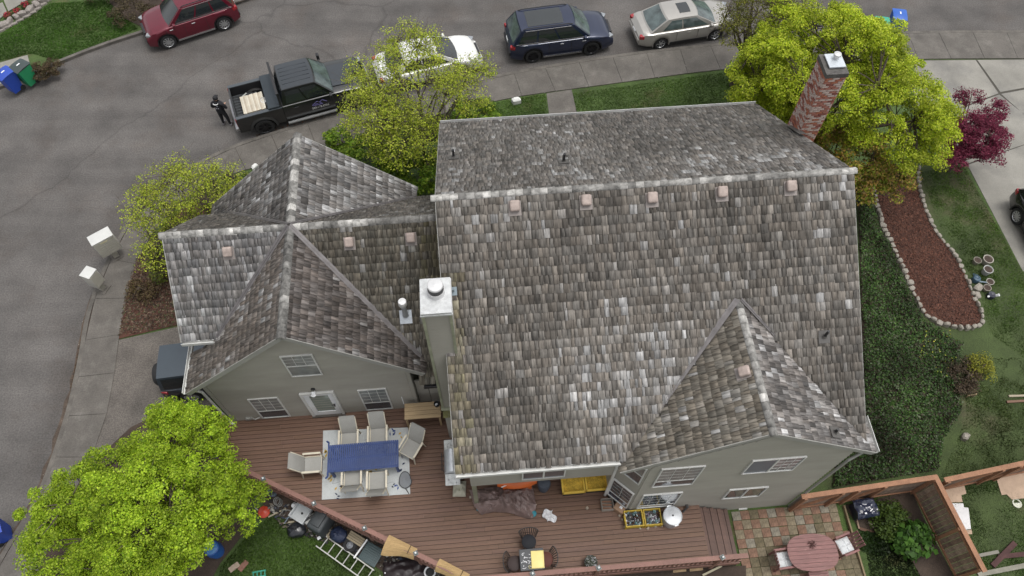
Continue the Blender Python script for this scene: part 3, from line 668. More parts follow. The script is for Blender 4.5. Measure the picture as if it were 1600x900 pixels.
# lap siding on the two rear gable walls: single boards, lapped
def siding(Y, z0, z1, span, e=.19):
    z = z0
    while z < z1:
        t = min(z + e, z1); a0, a1 = span(z); b0, b1 = span(t)
        if b1 - b0 > .05:
            q = MB(); q.add([(a0, Y - .002, z), (a1, Y - .002, z), (b1, Y - .002, t), (b0, Y - .002, t), (a0, Y - .030, z), (a1, Y - .030, z), (b1, Y - .004, t), (b0, Y - .004, t)], [(4, 5, 6, 7), (0, 1, 5, 4), (1, 2, 6, 5), (3, 0, 4, 7), (2, 3, 7, 6)]); hpart(q, 'siding_board', SIDEB)
        z += e
SIDEB = mat('grey_siding_board', (.315, .30, .263), .6, var=.1, scale=.7, fine=.05, stretch=(1, 1, 3))
siding(9.44, .36, 6.4, lambda z: (-8.43 if z < 3.75 else -8.43 + (z - 3.75) / SS, -2.49 if z < 3.9 else -2.49 - (z - 3.9) / SS))
siding(5.45, -.8, 6.95, lambda z: (4.10 if z < 5.05 else 4.10 + (z - 5.05) / SG, 9.49 if z < 5.2 else 9.49 - (z - 5.2) / SG))
Y1 = 9.44
window((-5.76, Y1, 3.75), XA, SO, .84, 1.35, 3, 3, .5, BLIND, lower=BLIND)
g = MB(); [g.box((-5.76 + .84 * i / 3, Y1 - .02, 4.07), (.013, .02, .62)) for i in (1, 2)]; [g.box((-5.34, Y1 - .019, 3.75 + .645 * j / 3), (.84, .018, .013)) for j in (1, 2)]; hpart(g, 'muntins', TRIM)
window((-7.52, Y1, .62), XA, SO, .86, 1.6, 3, 4, .36, BLIND, lower=GLASS)
window((-4.08, Y1, .62), XA, SO, .82, 1.66, 3, 4, .36, BLIND, lower=GLASS)
Y2 = 5.45
window((4.42, Y2, 3.22), XA, SO, 1.1, 1.68, 3, 4, .3, BLIND, lower=GLASS)
window((4.33, Y2, .85), XA, SO, 1.1, 1.45, 4, 4, .16, GLASS, lower=GLASS)
window((6.82, Y2, 3.86), XA, SO, 1.38, 1.14, 3, 4, .5, BLIND, lower=P('pale_screen', (.12, .14, .17), .3), vertical=True)
window((6.94, Y2, 1.14), XA, SO, 1.1, .97, 1, 1, .5, P('reflecting_glass', (.10, .10, .085), .1, spec=.8), lower=GLASS, vertical=True)
ax45 = Vector((.56, -.55, 0)).normalized(); o45 = Vector((-.55, -.56, 0)).normalized()
window(Vector((3.5, 6.0, .78)) + ax45 * .06, ax45, o45, .66, 1.6, 2, 4, .26, GLASS, lower=P('blue_glass', (.03, .035, .06), .08, spec=.9))
window(Vector((3.5, 6.0, 3.45)) + ax45 * .06, ax45, o45, .66, 1.4, 1, 1, .5, BLIND, lower=GLASS)
window((.80, 5.97, 3.2), XA, SO, 1.15, 1.0, 1, 1, .5, GLASS, lower=GLASS, vertical=True)
# back door: frame, leaf with its big pane, handle; wall lamp above
fr = MB(); 
for x0, x1, z0, z1 in ((-5.92, -5.83, .45, 2.4), (-4.93, -4.84, .45, 2.4), (-5.83, -4.93, 2.31, 2.4)): fr.box(((x0 + x1) / 2, Y1 - .03, (z0 + z1) / 2), (x1 - x0, .12, z1 - z0))
door = hpart(fr, 'back_door', TRIM)
lf = MB()
for x0, x1, z0, z1 in ((-5.83, -5.68, .5, 2.31), (-5.08, -4.93, .5, 2.31), (-5.68, -5.08, .5, .78), (-5.68, -5.08, 2.14, 2.31)): lf.box(((x0 + x1) / 2, Y1 - .02, (z0 + z1) / 2), (x1 - x0, .06, z1 - z0))
lf.build('door_leaf', WHITEP, door)
q = MB(); q.box((-5.38, Y1 - .012, 1.46), (.6, .03, 1.36)); q.build('pane', P('green_grey_glass', (.20, .25, .22), .12, spec=.8), door)
q = MB(); q.box((-5.02, Y1 - .09, 1.35), (.03, .05, .16)); q.cyl((-5.02, Y1 - .09, 1.38), (-5.1, Y1 - .1, 1.38), .013); q.build('handle', BLACKP, door)
q = MB(); q.box((-5.38, Y1 - .06, .475), (1.1, .14, .05)); q.build('threshold', P('dark_sill', (.08, .07, .06), .7), door)
q = MB(); q.cyl((-5.42, Y1 + .01, 2.66), (-5.42, Y1 - .06, 2.66), .07, .07, 14); lamp = hpart(q, 'wall_light', BLACKP)
for s_ in (-1, 1):
    q = MB(); M = Matrix.Rotation(R(35) * s_, 3, 'Y') @ Matrix.Rotation(R(-35), 3, 'X')
    q.lathe([(0, .0), (.03, .0), (.045, -.05), (.075, -.17), (.07, -.17), (0, -.12)], (-5.42 + s_ * .05, Y1 - .1, 2.62), 14, M); q.build('lamp_head', WHITEP, lamp, smooth=True)
q = MB(); q.cyl((-8.57, 9.9, 2.1), (-8.68, 9.86, 2.05), .05, .06); q.ball((-8.75, 9.82, 1.98), .08); hpart(q, 'wall_light', WHITEP)
# tap and hose bib, small vents, soffit under the overhang
q = MB(); q.tube([(-7.9, Y1 - .03, .7), (-7.75, Y1 - .12, .72), (-7.6, Y1 - .03, .68)], .025); q.box((-8.0, Y1 - .05, .66), (.16, .08, .12)); hpart(q, 'hose_bib', P('grey_metal', (.3, .3, .28), .5))
q = MB(); q.cyl((5.93, Y2 + .02, .62), (5.93, Y2 - .12, .62), .05); q.tube([(5.93, Y2 - .1, .62), (5.80, Y2 - .2, .48)], .03); hpart(q, 'dryer_vent', P('dark_metal', (.05, .05, .05), .5))
q = MB(); q.box((8.02, Y2 - .03, -.55), (.28, .06, .1)); hpart(q, 'crawl_vent', TRIM)

# ---- roof furniture
VENTM = P('pink_beige_vent', (.34, .275, .245), .6, var=.25, scale=6)
FLANGE = P('vent_flange', (.24, .21, .195), .6)
def roof_frame(p, X, Y, dz=.035):
    s, d = p['s'], p['d']; z = pz(p, X, Y); up = Vector((d.x, d.y, s)).normalized(); n_ = p['u'].cross(up).normalized()
    return Vector((X, Y, z)) + n_ * dz, p['u'], up, n_
def box_vent(p, X, Y):
    c, u, up, n_ = roof_frame(p, X, Y); M = Matrix((u, up, n_)).transposed()
    f = MB(); f.box(c - up * .06, (.33, .38, .012), rot=M); fo = hpart(f, 'roof_vent', FLANGE)
    b = MB(); b.rbox(c + n_ * .085, (.26, .29, .14), .06, 3, rot=M); b.build('hood', VENTM, fo, smooth=True)
hX = lambda px, py, p: roof_hit(px, py, p)
def roof_hit(px, py, p):        # where the survey ray meets a roof plane
    a = at(px, py, 9.5); b = at(px, py, 2.5)
    lo, hi = 0.0, 1.0
    for _ in range(40):
        t = (lo + hi) / 2; q = a.lerp(b, t); X, Y = wh(q.x, q.y)
        if q.z > pz(p, X, Y): lo = t
        else: hi = t
    return X, Y
for px, py in ((804, 320), (915, 311), (1018, 307), (1127, 298), (1234, 289)): box_vent(PL[0], *roof_hit(px, py + 2, PL[0]))
box_vent(PL[4], *roof_hit(357, 392, PL[4])); box_vent(PL[5], *roof_hit(546, 377, PL[5])); box_vent(PL[5], *roof_hit(642, 370, PL[5])); box_vent(PL[2], *roof_hit(1165, 582, PL[2]))
def pipe_vent(p, X, Y, h=.32, r=.035):
    c, u, up, n_ = roof_frame(p, X, Y); q = MB(); q.cyl(c, c + Vector((0, 0, h)), r, r, 10); o = hpart(q, 'vent_pipe', BLACKP)
    M = Matrix((u, up, n_)).transposed(); f = MB(); f.box(c, (.3, .34, .01), rot=M); f.cyl(c, c + Vector((0, 0, .08)), r * 2, r * 1.2, 10, False); f.build('flashing', P('lead_flashing', (.09, .085, .08), .6), o)
pipe_vent(PL[1], *roof_hit(709, 247, PL[1])); pipe_vent(PL[1], *roof_hit(881, 254, PL[1])); pipe_vent(PL[0], *roof_hit(1287, 526, PL[0])); pipe_vent(PL[3], *roof_hit(1303, 676, PL[3]), h=.22)
c, u, up, n_ = roof_frame(PL[5], *roof_hit(634, 492, PL[5]))
q = MB(); q.cyl(c, c + Vector((0, 0, .3)), .10, .07, 16); q.cyl(c + Vector((0, 0, .3)), c + Vector((0, 0, .62)), .075, .075, 16); fo = hpart(q, 'flue_pipe', GALV, smooth=True)
q = MB(); q.lathe([(0, .86), (.11, .85), (.125, .82), (.125, .66), (.11, .62), (0, .62)], c, 18); q.build('flue_cap', P('white_galvanised', (.7, .7, .7), .4, metal=.3), fo, smooth=True)
M = Matrix((u, up, n_)).transposed(); q = MB(); q.box(c - up * .05, (.36, .42, .012), rot=M); q.build('flashing', GALV, fo)
c, u, up, n_ = roof_frame(PL[0], *roof_hit(708, 455, PL[0])); q = MB(); q.box(c, (.2, .22, .012), rot=Matrix((u, up, n_)).transposed()); q.tube([c, c + Vector((0, 0, .14)), c + Vector((.0, -.08, .16))], .035, 8); hpart(q, 'vent_pipe', P('blue_grey_metal', (.25, .30, .33), .4, metal=.4))

# ---- siding-clad chimney between wing and house
ZC = 9.05
q = MB(); q.box((-1.08, 8.74, (ZC + 3.1) / 2), (.66, .88, ZC - 3.1)); ch = hpart(q, 'sided_chimney', SIDING)
MT = P('mossy_trim', (.27, .28, .20), .7, var=.3)
for x in (-1.40, -.76): q = MB(); q.box((x, 8.29, (ZC + 3.1) / 2), (.07, .03, ZC - 3.1 - .06)); q.build('corner_board', MT, ch)
q = MB(); q.box((-1.08, 8.285, 3.06), (.74, .12, .05)); q.build('sill_board', MT, ch)
q = MB(); q.box((-1.08, 8.74, ZC + .03), (.72, .95, .06)); q.box((-1.08, 8.74, ZC - .04), (.75, .98, .05)); cap = q.build('chimney_cap', P('white_metal_cap', (.50, .51, .51), .4, metal=.2, var=.2, scale=7, sub=((.35, .35, .34), 6, .55, .8)), ch)
q = MB(); q.lathe([(.205, 0), (.205, .15), (.17, .152)], (-1.06, 8.82, ZC + .06), 28); q.lathe([(.15, .29), (.185, .292), (.185, .35), (.17, .365), (0, .38)], (-1.06, 8.82, ZC + .06), 28); q.build('round_cowl', P('white_cowl', (.56, .56, .56), .35, metal=.25), cap, smooth=True)
q = MB(); q.lathe([(.19, .14), (.19, .30), (.1, .302)], (-1.06, 8.82, ZC + .06), 24); q.build('cowl_slot', BLACKP, cap)
q = MB(); q.box((-1.08, 8.6, 1.5), (.62, .7, 3.0)); q.build('wall', SIDING, ch)
# small mossy shingle hood at the chimney's foot
for j in range(2):
    for i in range(4):
        q = MB(); M = Matrix.Rotation(R(38), 3, 'X'); l = random.uniform(.6, 1.4); q.box((-1.34 + i * .17, 8.18 + j * .13, 2.88 + j * .1), (.16, .24, .03), rot=M); o = q.build('hood_shingle', P('mossy_shingle', (.13, .125, .05), .9, var=.4, scale=9), ch)
# ---- brick chimney at the right gable
BX0, BX1, BY0, BY1, BT = 9.86, 10.44, 14.62, 15.36, 9.35
q = MB(); q.box(((BX0 + BX1) / 2, (BY0 + BY1) / 2, (BT - .5) / 2), (BX1 - BX0 - .012, BY1 - BY0 - .012, BT + .5 - .02)); bc = hpart(q, 'brick_chimney', mat('mortar', (.46, .42, .38), .9, var=.3, scale=6, fine=.2))
BRICK = [mat('brick_red', (.33, .14, .105), .85, var=.35, scale=6, fine=.25), mat('brick_dark', (.22, .075, .058), .85, var=.35, scale=6, fine=.25), mat('brick_limed', (.47, .37, .33), .85, var=.35, scale=8, fine=.3), mat('brick_orange', (.36, .13, .075), .85, var=.3, scale=6, fine=.25)]
bh, bl = .0745, .205; proto = {}
def brick(c, L, alongx, mi):
    k = (round(L, 3), alongx, mi)
    if k not in proto:
        b = MB(); b.box((0, 0, 0), (L - .02, .035, bh - .019) if alongx else (.035, L - .02, bh - .019)); o = b.build('brick', BRICK[mi], bc); proto[k] = o
    else: o = proto[k].copy(); COL.objects.link(o); o.parent = bc
    o.location = c
nz = int((BT - 5.7) / bh); rest = MB()
for r in range(nz):
    z = BT - bh * (r + .5); off = (r % 2) * bl / 2
    for alongx, a0, a1, fixed in ((True, BX0, BX1, BY0 - .006), (False, BY0, BY1, BX0 - .006), (True, BX0, BX1, BY1 + .006), (False, BY0, BY1, BX1 + .006)):
        x = a0 - off
        while x < a1 - .02:
            p0, p1 = max(x, a0), min(x + bl, a1); x += bl
            if p1 - p0 < .03: continue
            c = ((p0 + p1) / 2, fixed, z) if alongx else (fixed, (p0 + p1) / 2, z); mi = random.choices((0, 1, 2, 3), (3, 1, 5, 2))[0]
            if fixed in (BY0 - .006, BX0 - .006): brick(c, p1 - p0, alongx, mi)
            else: rest.box(c, (p1 - p0 - .012, .035, bh - .013) if alongx else (.035, p1 - p0 - .012, bh - .013))
o = rest.build('brick_courses', BRICK[0], bc); o['kind'] = 'stuff'
q = MB(); q.box(((BX0 + BX1) / 2, (BY0 + BY1) / 2, BT + .07), (BX1 - BX0 + .05, BY1 - BY0 + .05, .14)); q.build('crown', mat('sooty_mortar', (.09, .085, .08), .9, var=.4, scale=7), bc)
q = MB(); q.box(((BX0 + BX1) / 2 + .03, (BY0 + BY1) / 2 + .06, BT + .20), (.46, .52, .03)); q.box(((BX0 + BX1) / 2 + .03, (BY0 + BY1) / 2 + .06, BT + .165), (.40, .46, .05)); cp = q.build('chimney_cap', P('pale_metal', (.58, .62, .66), .3, metal=.4), bc)
q = MB(); q.lathe([(.07, 0), (.07, .08), (.10, .09), (.10, .16), (0, .19)], ((BX0 + BX1) / 2 + .07, (BY0 + BY1) / 2 + .14, BT + .215), 18); q.build('round_cowl', P('white_cowl', (.74, .74, .74), .35), cp, smooth=True)
q = MB(); q.box((BX0 - .06, BY0 + .1, 9 - SL * (BY0 + .1 - 11.68) + .09), (.2, .9, .02), rot=Matrix.Rotation(-math.atan(SL), 3, 'X')); q.build('flashing', P('lead_flashing', (.09, .085, .08), .6), bc)

# ================================================================ DECK
deck = thing('deck', 'red-brown timber deck with railing behind the grey house', 'deck', hw(-1, 6.5, 0), PSI)
DL = (1.0, -6.5, 0)
def dpart(mb, name, m, parent=deck, **k): return mb.build(name, m, parent, loc=DL if parent is deck else (0, 0, 0), **k)
RX0, RC, RD = -8.66, (-8.66, 7.92), (-.95, 3.66)
def deck_span(y):       # board extents along X at house coordinate y
    if y > RC[1]: x0 = RX0
    else: x0 = RC[0] + (RC[1] - y) * (RD[0] - RC[0]) / (RC[1] - RD[1])
    out = []
    if y < 5.38: out = [(x0, 6.36)]
    elif y < 6.02: out = [(x0, 3.44 + (6.02 - y) * .9)]
    elif y < 6.9: out = [(x0, 3.46)]
    elif y < 9.4: out = [(x0, -.72)]
    else: out = [(-2.33, -1.42)]
    return out
pitch = .138; y = 3.72; k = 0
while y < 9.75:
    for x0, x1 in deck_span(y):
        cuts = [x0]
        c = x0 + random.uniform(1.5, 4.5)
        while c < x1 - 1.2: cuts.append(c); c += random.uniform(3.2, 4.9)
        cuts.append(x1)
        for a, b in zip(cuts, cuts[1:]):
            l = random.uniform(.9, 1.09); mb = MB(); mb.box((0, 0, -.014), (b - a - .006, pitch - .0125, .028), col=(.138 * l, .076 * l, .050 * l * random.uniform(.94, 1.06)))
            o = mb.build('board', DECKM, deck, colors=True); o.location = ((a + b) / 2 + DL[0], y + DL[1], DECK)
    y += pitch; k += 1
mb = MB(); mb.prism([(-8.6, 9.42), (-8.6, 7.95), (-.95, 3.72), (6.3, 3.72), (6.3, 5.5), (3.4, 6.9), (-.7, 6.9), (-.7, 9.42)], -.9, DECK - .06); dpart(mb, 'substructure', P('dark_deck_frame', (.035, .022, .018), .9))
# steps at the right end: boards run the other way, stepping down to the patio
for i in range(8):
    z = DECK - .02 - .18 * (1 + i // 2) ; x = 6.43 + i * .135; l = random.uniform(.75, 1.05)
    mb = MB(); mb.box((0, 0, -.014), (.118, 1.70, .028), col=(.118 * l, .064 * l, .048 * l)); o = mb.build('step_board', DECKM, deck, colors=True); o.location = (x + DL[0], 4.55 + DL[1], z)
    if i % 2 == 0: mb = MB(); mb.box((x + .06, 4.55, (z - .03 - .75) / 2), (.26, 1.66, z - .03 + .75)); dpart(mb, 'step_riser', P('dark_deck_frame', (.035, .022, .018), .9))
# railing
POSTM = RAILM; CAPM = P('post_cap', (.16, .18, .18), .4, metal=.4)
def rail_run(a, b, posts, z=DECK, balus=True, zb=None):
    a, b = Vector((*a, 0)), Vector((*b, 0)); L = (b - a).length; d = (b - a) / L
    mb = MB(); mb.bar(a + Vector((0, 0, z + .92)), b + Vector((0, 0, z + .92)), .135, .035); rl = dpart(mb, 'top_rail', RAILM)
    mb = MB(); mb.bar(a + Vector((0, 0, z + .12)), b + Vector((0, 0, z + .12)), .04, .08); mb2 = dpart(mb, 'bottom_rail', RAILM)
    mb = MB(); mb.bar(a + Vector((0, 0, z + .83)), b + Vector((0, 0, z + .83)), .04, .08); dpart(mb, 'under_rail', RAILM)
    nrm = Vector((-d.y, d.x, 0)); s = 1 if nrm.y < 0 else -1
    mb = MB(); mb.bar(a + nrm * s * .03 + Vector((0, 0, z - .16)), b + nrm * s * .03 + Vector((0, 0, z - .16)), .03, .26); dpart(mb, 'rim_board', RAILM)
    n = int(L / .14)
    for i in range(1, n):
        p = a + d * L * i / n; mb = MB(); mb.box((p.x, p.y, z + .475), (.035, .035, .66), rz=math.atan2(d.y, d.x)); dpart(mb, 'baluster', RAILM)
    for t in posts:
        p = a + d * L * t; mb = MB(); mb.box((p.x, p.y, z + .17), (.10, .10, 1.6), rz=math.atan2(d.y, d.x)); po = dpart(mb, 'post', RAILM)
        mb = MB(); mb.box((p.x, p.y, z + .985), (.13, .13, .03), rz=.4); mb.box((p.x, p.y, z + 1.02), (.11, .11, .04), taper=.6, rz=.4); cp = mb.build('post_cap', CAPM, po)
        mb = MB(); mb.ball((p.x, p.y, z + 1.05), .032, 10, 6); mb.build('cap_light', P('cap_lens', (.75, .77, .78), .2), cp, smooth=True)
rail_run((RX0 + .06, 9.3), (RX0 + .06, RC[1]), [])
rail_run((RC[0] + .06, RC[1]), RD, [0, .196, .404, .605, .802, 1])
rail_run(RD, (7.25, 3.66), [.225, .46, .905])

# ================================================================ PATIO (structure) with single pavers
patio = bpy.data.objects.new('patio', None); COL.objects.link(patio); patio['kind'] = 'structure'; patio.location = hw(9.4, 4.2, 0); patio.rotation_euler = (0, 0, PSI)
PVM = [mat('paver_' + n_, c_, .9, var=.3, scale=5, fine=.2, fscale=30, bump=.25) for n_, c_ in (('terracotta', (.19, .112, .076)), ('buff', (.19, .157, .105)), ('grey', (.205, .185, .145)), ('mossy', (.125, .103, .062)))]
pv = .292
for i in range(13):
    for j in range(13):
        X, Y = 7.62 + pv * (i + .5), 5.36 - pv * (j + .5)
        if Y < 1.6: continue
        if X > 11.25 + (5.36 - Y) * .02: continue
        w_ = hw(X, Y); z = lz(w_.x, w_.y)
        mi = (0 if (i + j) % 2 else random.choice((1, 1, 2))) if random.random() > .22 else random.choice((0, 1, 3, 3))
        if j > 3 and random.random() < .3: mi = 3
        mb = MB(); mb.box((0, 0, 0), (pv - .012, pv - .012, .05)); o = mb.build('paver', PVM[mi], patio); o.location = (X - 9.4 + random.gauss(0, .003), Y - 4.2 + random.gauss(0, .003), z + .02 + random.uniform(-.006, .006)); o.rotation_euler = (0, 0, random.gauss(0, .012))
mb = MB(); mb.bar(lot(1318, 790, .05), lot(1352, 905, .05), .05, .14); tag(mb.build('patio_edging', P('timber_edging', (.20, .15, .085), .8)), 'thin timber edging along the right side of the checkered patio', 'edging')

# ================================================================ FENCES: each board its own piece
FBM = [WOODO] + [mat('old_fence_cedar_%d' % i, c_, .85, var=.45, scale=2.5, fine=.3, fscale=22, sub=((.13, .085, .06), 2.2, .5, .75)) for i, c_ in enumerate(((.19, .125, .09), (.29, .21, .155), (.22, .16, .125)))]
def fence(label, a_px, b_px, posts, zt_off=1.62, inner=1, seed=1, start=None, gate=False, board_m=WOODO, z0=None, braces=()):
    a, b = lot(*a_px), lot(*b_px); random.seed(seed)
    if z0 is not None: a.z = b.z = z0
    d = (b - a); L = Vector((d.x, d.y)).length; dirv = Vector((d.x, d.y, 0)) / L; ang = math.atan2(dirv.y, dirv.x)
    t = thing('fence', label, 'fence', a, ang, None)
    zs = lambda x: (b.z - a.z) * x / L
    n = int(L / .145)
    for i in range(n):
        x = (i + .5) * L / n; h = zt_off - .06; mb = MB(); mb.box((0, 0, h / 2), (L / n - .012, .02, h)); o = mb.build('board', random.choice(FBM), t); o.location = (x, 0, zs(x) + .03); 
    for z in (.12, zt_off - .16):
        mb = MB(); mb.bar((0, .035 * inner, z), (L, .035 * inner, z + zs(L)), .04, .085); mb.build('rail', WOODR, t)
    mb = MB(); mb.bar((-.05, 0, zt_off), (L + .05, 0, zt_off + zs(L)), .15, .036); mb.build('cap_board', WOODR, t)
    for x in posts:
        mb = MB(); mb.box((x * L, .06 * inner, (zt_off - .05) / 2 + zs(x * L)), (.09, .09, zt_off - .02)); mb.build('post', WOODR, t)
    for x0, x1 in braces:
        mb = MB(); mb.bar((x0 * L, .045 * inner, .25 + zs(x0 * L)), (x1 * L, .045 * inner, zt_off - .2 + zs(x1 * L)), .03, .085, up=(0, 1, 0)); mb.build('brace', WOODR, t)
    return t
fence('cedar fence with orange cap running from the grey house wall to the fence corner', (1229, 796), (1425, 767), (0.02, .30, .42, .62, .99), inner=-1, seed=3, braces=((.05, .28), (.44, .6)))
fence('weathered cedar fence with orange cap running down from the fence corner', (1425, 767), (1494, 905), (.02, .56, .99), inner=-1, seed=4)
fence('cedar fence section with diagonal braces at the right edge, behind the cardboard', (1440, 771), (1640, 728), (.02, .42, .55, .97), inner=-1, seed=5, braces=((.1, .36), (.46, .7)), board_m=WOODO)

# ================================================================ DECK FURNITURE
CREAM = P('cream_frame', (.60, .55, .44), .5); SLING = mat('grey_sling', (.30, .295, .275), .75, var=.1, fine=.1, fscale=60)
def sling_chair():
    t = thing('patio_chair', 'x', 'chair', (0, 0, 0), 0, 'sling chairs round the blue table')
    def slab(fn, name):
        mb = MB(); mb.grid(lambda u, v: fn(u, v, 0), 4, 8); mb.grid(lambda u, v: fn(u, v, -.018), 4, 8, flip=True); return mb.build(name, SLING, t, smooth=True)
    slab(lambda u, v, o: (-.24 + .52 * v, -.25 + .5 * u, .43 - .02 * math.sin(math.pi * v) + o), 'seat')
    slab(lambda u, v, o: (-.25 - .30 * v - .05 * max(0, v - .8) * 5 + o, -.25 + .5 * u, .42 + .60 * v + .03 * math.sin(math.pi * v)), 'backrest')
    for s in (-1, 1):
        mb = MB(); mb.rbox((.0, s * .30, .635), (.56, .065, .03), .012, 2); mb.build('armrest', CREAM, t)
        mb = MB(); mb.bar((.27, s * .29, .63), (.30, s * .29, .0), .035); mb.build('leg', CREAM, t)
        mb = MB(); mb.bar((-.26, s * .29, .63), (-.36, s * .29, .0), .035); mb.build('leg', CREAM, t)
        mb = MB(); mb.bar((-.24, s * .262, .42), (.29, s * .262, .435), .03); mb.bar((-.25, s * .262, .42), (-.56, s * .262, 1.02), .03); mb.build('side_rail', CREAM, t)
    mb = MB(); mb.bar((.28, -.27, .41), (.28, .27, .41), .03); mb.build('front_rail', CREAM, t)
    return t
c0 = sling_chair()
CH = [((488, 726), 0, 'grey sling chair at the left end of the blue table'), ((546, 688), -90, 'left-hand grey sling chair on the house side of the blue table'), ((591, 681), -90, 'right-hand grey sling chair on the house side of the blue table'),
      ((642, 700), -122, 'grey sling chair turned askew at the right end of the blue table'), ((551, 746), 90, 'grey sling chair nearest the rail, on the left'), ((590, 752), 90, 'grey sling chair nearest the rail, beside the oval net')]
for i, ((px, py), a, lb) in enumerate(CH):
    o = c0 if i == 0 else copy_tree(c0); o.location = dk(px, py, .435) ; o.location.z = DECK + .012; o.rotation_euler = (0, 0, R(a) + PSI); o['label'] = lb
# rug: woven sheet with raised-print leaves and flowers
A, B, C_, D_ = [dk(*p) for p in ((505, 673), (638, 668), (641, 772), (503, 781))]
rc = (A + B + C_ + D_) / 4
mb = MB(); mb.grid(lambda u, v: Vector((*(D_.lerp(C_, u).lerp(A.lerp(B, u), v) - rc).to_2d(), .012 + .004 * math.sin(u * 17) * math.sin(v * 13))), 20, 16)
mb.grid(lambda u, v: Vector((*(D_.lerp(C_, u).lerp(A.lerp(B, u), v) - rc).to_2d(), .002)), 2, 2, flip=True)
rug = mb.build('rug', mat('pale_rug', (.47, .49, .49), .9, var=.12, scale=1.2, fine=.12, fscale=50), None, loc=(rc.x, rc.y, DECK)); tag(rug, 'pale outdoor rug printed with dark blue leaves under the blue table', 'rug')
pr = MB(); random.seed(21)
for k in range(34):
    u, v = random.uniform(.05, .95), random.uniform(.04, .96); c = D_.lerp(C_, u).lerp(A.lerp(B, u), v) - rc
    colr = random.choice(((.02, .03, .07), (.03, .04, .06), (.02, .05, .20), (.03, .03, .03), (.45, .30, .06), (.22, .22, .24)))
    for q in range(random.choice((2, 3, 5, 6))):
        a = random.uniform(0, 6.28); e = Vector((math.cos(a), math.sin(a), 0)); f = Vector((-e.y, e.x, 0)); l, w_ = random.uniform(.04, .085), random.uniform(.02, .04); cc = Vector((c.x + random.uniform(-.12, .12), c.y + random.uniform(-.12, .12), .0175))
        pr.add([cc - e * l, cc - f * w_, cc + e * l, cc + f * w_], [(0, 1, 2, 3)], colr)
for k in range(10):
    u, v = random.uniform(.05, .9), random.uniform(.04, .9); c = D_.lerp(C_, u).lerp(A.lerp(B, u), v) - rc; a = random.uniform(0, 6.28); p0 = Vector((c.x, c.y, .0172))
    for q in range(6):
        a += random.uniform(-.5, .5); p1 = p0 + Vector((math.cos(a), math.sin(a), 0)) * .07; 
        if abs(p1.x) < 1.2 and abs(p1.y) < .95: pr.bar(p0, p1, .008, .002, col=(.16, .17, .18))
        p0 = p1
pr.build('leaf_print', mat('rug_print', (1, 1, 1), .9, attr=True, var=.05), rug, colors=True)['kind'] = 'stuff'
# blue slatted table
ZT = DECK + .74
TA, TB, TC, TD = [at(*p, ZT) for p in ((511, 696), (622, 687), (624, 730), (512, 738))]
tc = (TA + TB + TC + TD) / 4; ang = math.atan2((TB - TA).y, (TB - TA).x); tl = ((TB - TA).length + (TC - TD).length) / 2; tw = ((TA - TD).length + (TB - TC).length) / 2
tb = thing('patio_table', 'long blue slatted table on the patterned rug', 'table', (tc.x, tc.y, DECK + .012), ang)
BLUE = mat('blue_paint', (.024, .050, .165), .55, var=.18, scale=2, fine=.12, fscale=30)
ns = 36; mb = MB()
for i in range(ns): x = -tl / 2 + tl * (i + .5) / ns; mb.box((x, 0, .715 + random.uniform(-.002, .002)), (tl / ns - .012, tw, .028))
mb.build('table_top', BLUE, tb)
mb = MB()
for s in (-1, 1): mb.box((0, s * (tw / 2 - .06), .675), (tl - .1, .05, .05))
mb.box((0, 0, .675), (tl - .1, .06, .05)); mb.build('apron', BLUE, tb)
for sx in (-1, 1):
    for sy in (-1, 1): mb = MB(); mb.box((sx * (tl / 2 - .1), sy * (tw / 2 - .08), .33), (.07, .07, .66)); mb.build('leg', BLUE, tb)
for sy in (-1, 1):
    mb = MB(); mb.tube([(-tl / 2 + .02, sy * (tw / 2 - .02), .70), (-tl / 2 + .02, sy * (tw / 2 + .10), .68), (-tl / 2 - .05, sy * (tw / 2 + .16), .66)], .028, 8); mb.build('corner_bracket', BLUE, tb)
# fishing-net style oval screen leaning on the rug
p = dk(634, 752); t = thing('oval_net', 'dark oval mesh net with a short handle lying on the rug corner', 'net', (p.x, p.y, DECK + .02), PSI)
ring = [Vector((.21 * math.cos(a) * (1 if math.sin(a) < 0 else .85), .24 * math.sin(a), .05 + .10 * (math.sin(a) + 1))) for a in np.linspace(0, 2 * math.pi, 19)]
mb = MB(); mb.tube(ring, .012, 6); mb.build('rim', BLACKP, t)
mb = MB(); n_ = len(ring) - 1; mb.add([Vector((0, 0, .11))] + ring[:-1], [(0, 1 + i, 1 + (i + 1) % n_) for i in range(n_)]); mb.build('mesh', P('grey_net', (.17, .18, .19), .7), t)
mb = MB(); mb.cyl((0, -.24, .05), (.10, -.42, .02), .014, .014, 6); mb.build('handle', BLACKP, t)
# plank bench by the chimney + helmet-like dark pot on it
WOODN = mat('pale_plank', (.40, .29, .165), .7, var=.15, scale=2, stretch=(1, 8, 8), fine=.15)
BZ = .85
q4 = [at(*p, DECK + BZ) for p in ((632, 630), (688, 628), (688, 652), (633, 655))]; bc_ = sum(q4, Vector()) / 4; bw = (q4[1] - q4[0]).length; bd = (q4[3] - q4[0]).length
t = thing('plank_workbench', 'pale plank workbench standing by the sided chimney', 'bench', (bc_.x, bc_.y, DECK), PSI)
for i in range(4): mb = MB(); mb.box((0, -bd / 2 + bd * (i + .5) / 4, BZ - .02), (bw, bd / 4 - .008, .04)); mb.build('plank', WOODN, t)
for sx in (-1, 1):
    for sy in (-1, 1): mb = MB(); mb.box((sx * (bw / 2 - .05), sy * (bd / 2 - .05), BZ / 2 - .02), (.06, .06, BZ - .04)); mb.build('leg', WOODN, t)
mb = MB(); mb.cyl((-bw / 2 - .02, bd / 2, BZ), (-bw / 2 - .05, bd / 2 + .1, BZ + .35), .012); mb.build('side_rod', WHITEP, t)
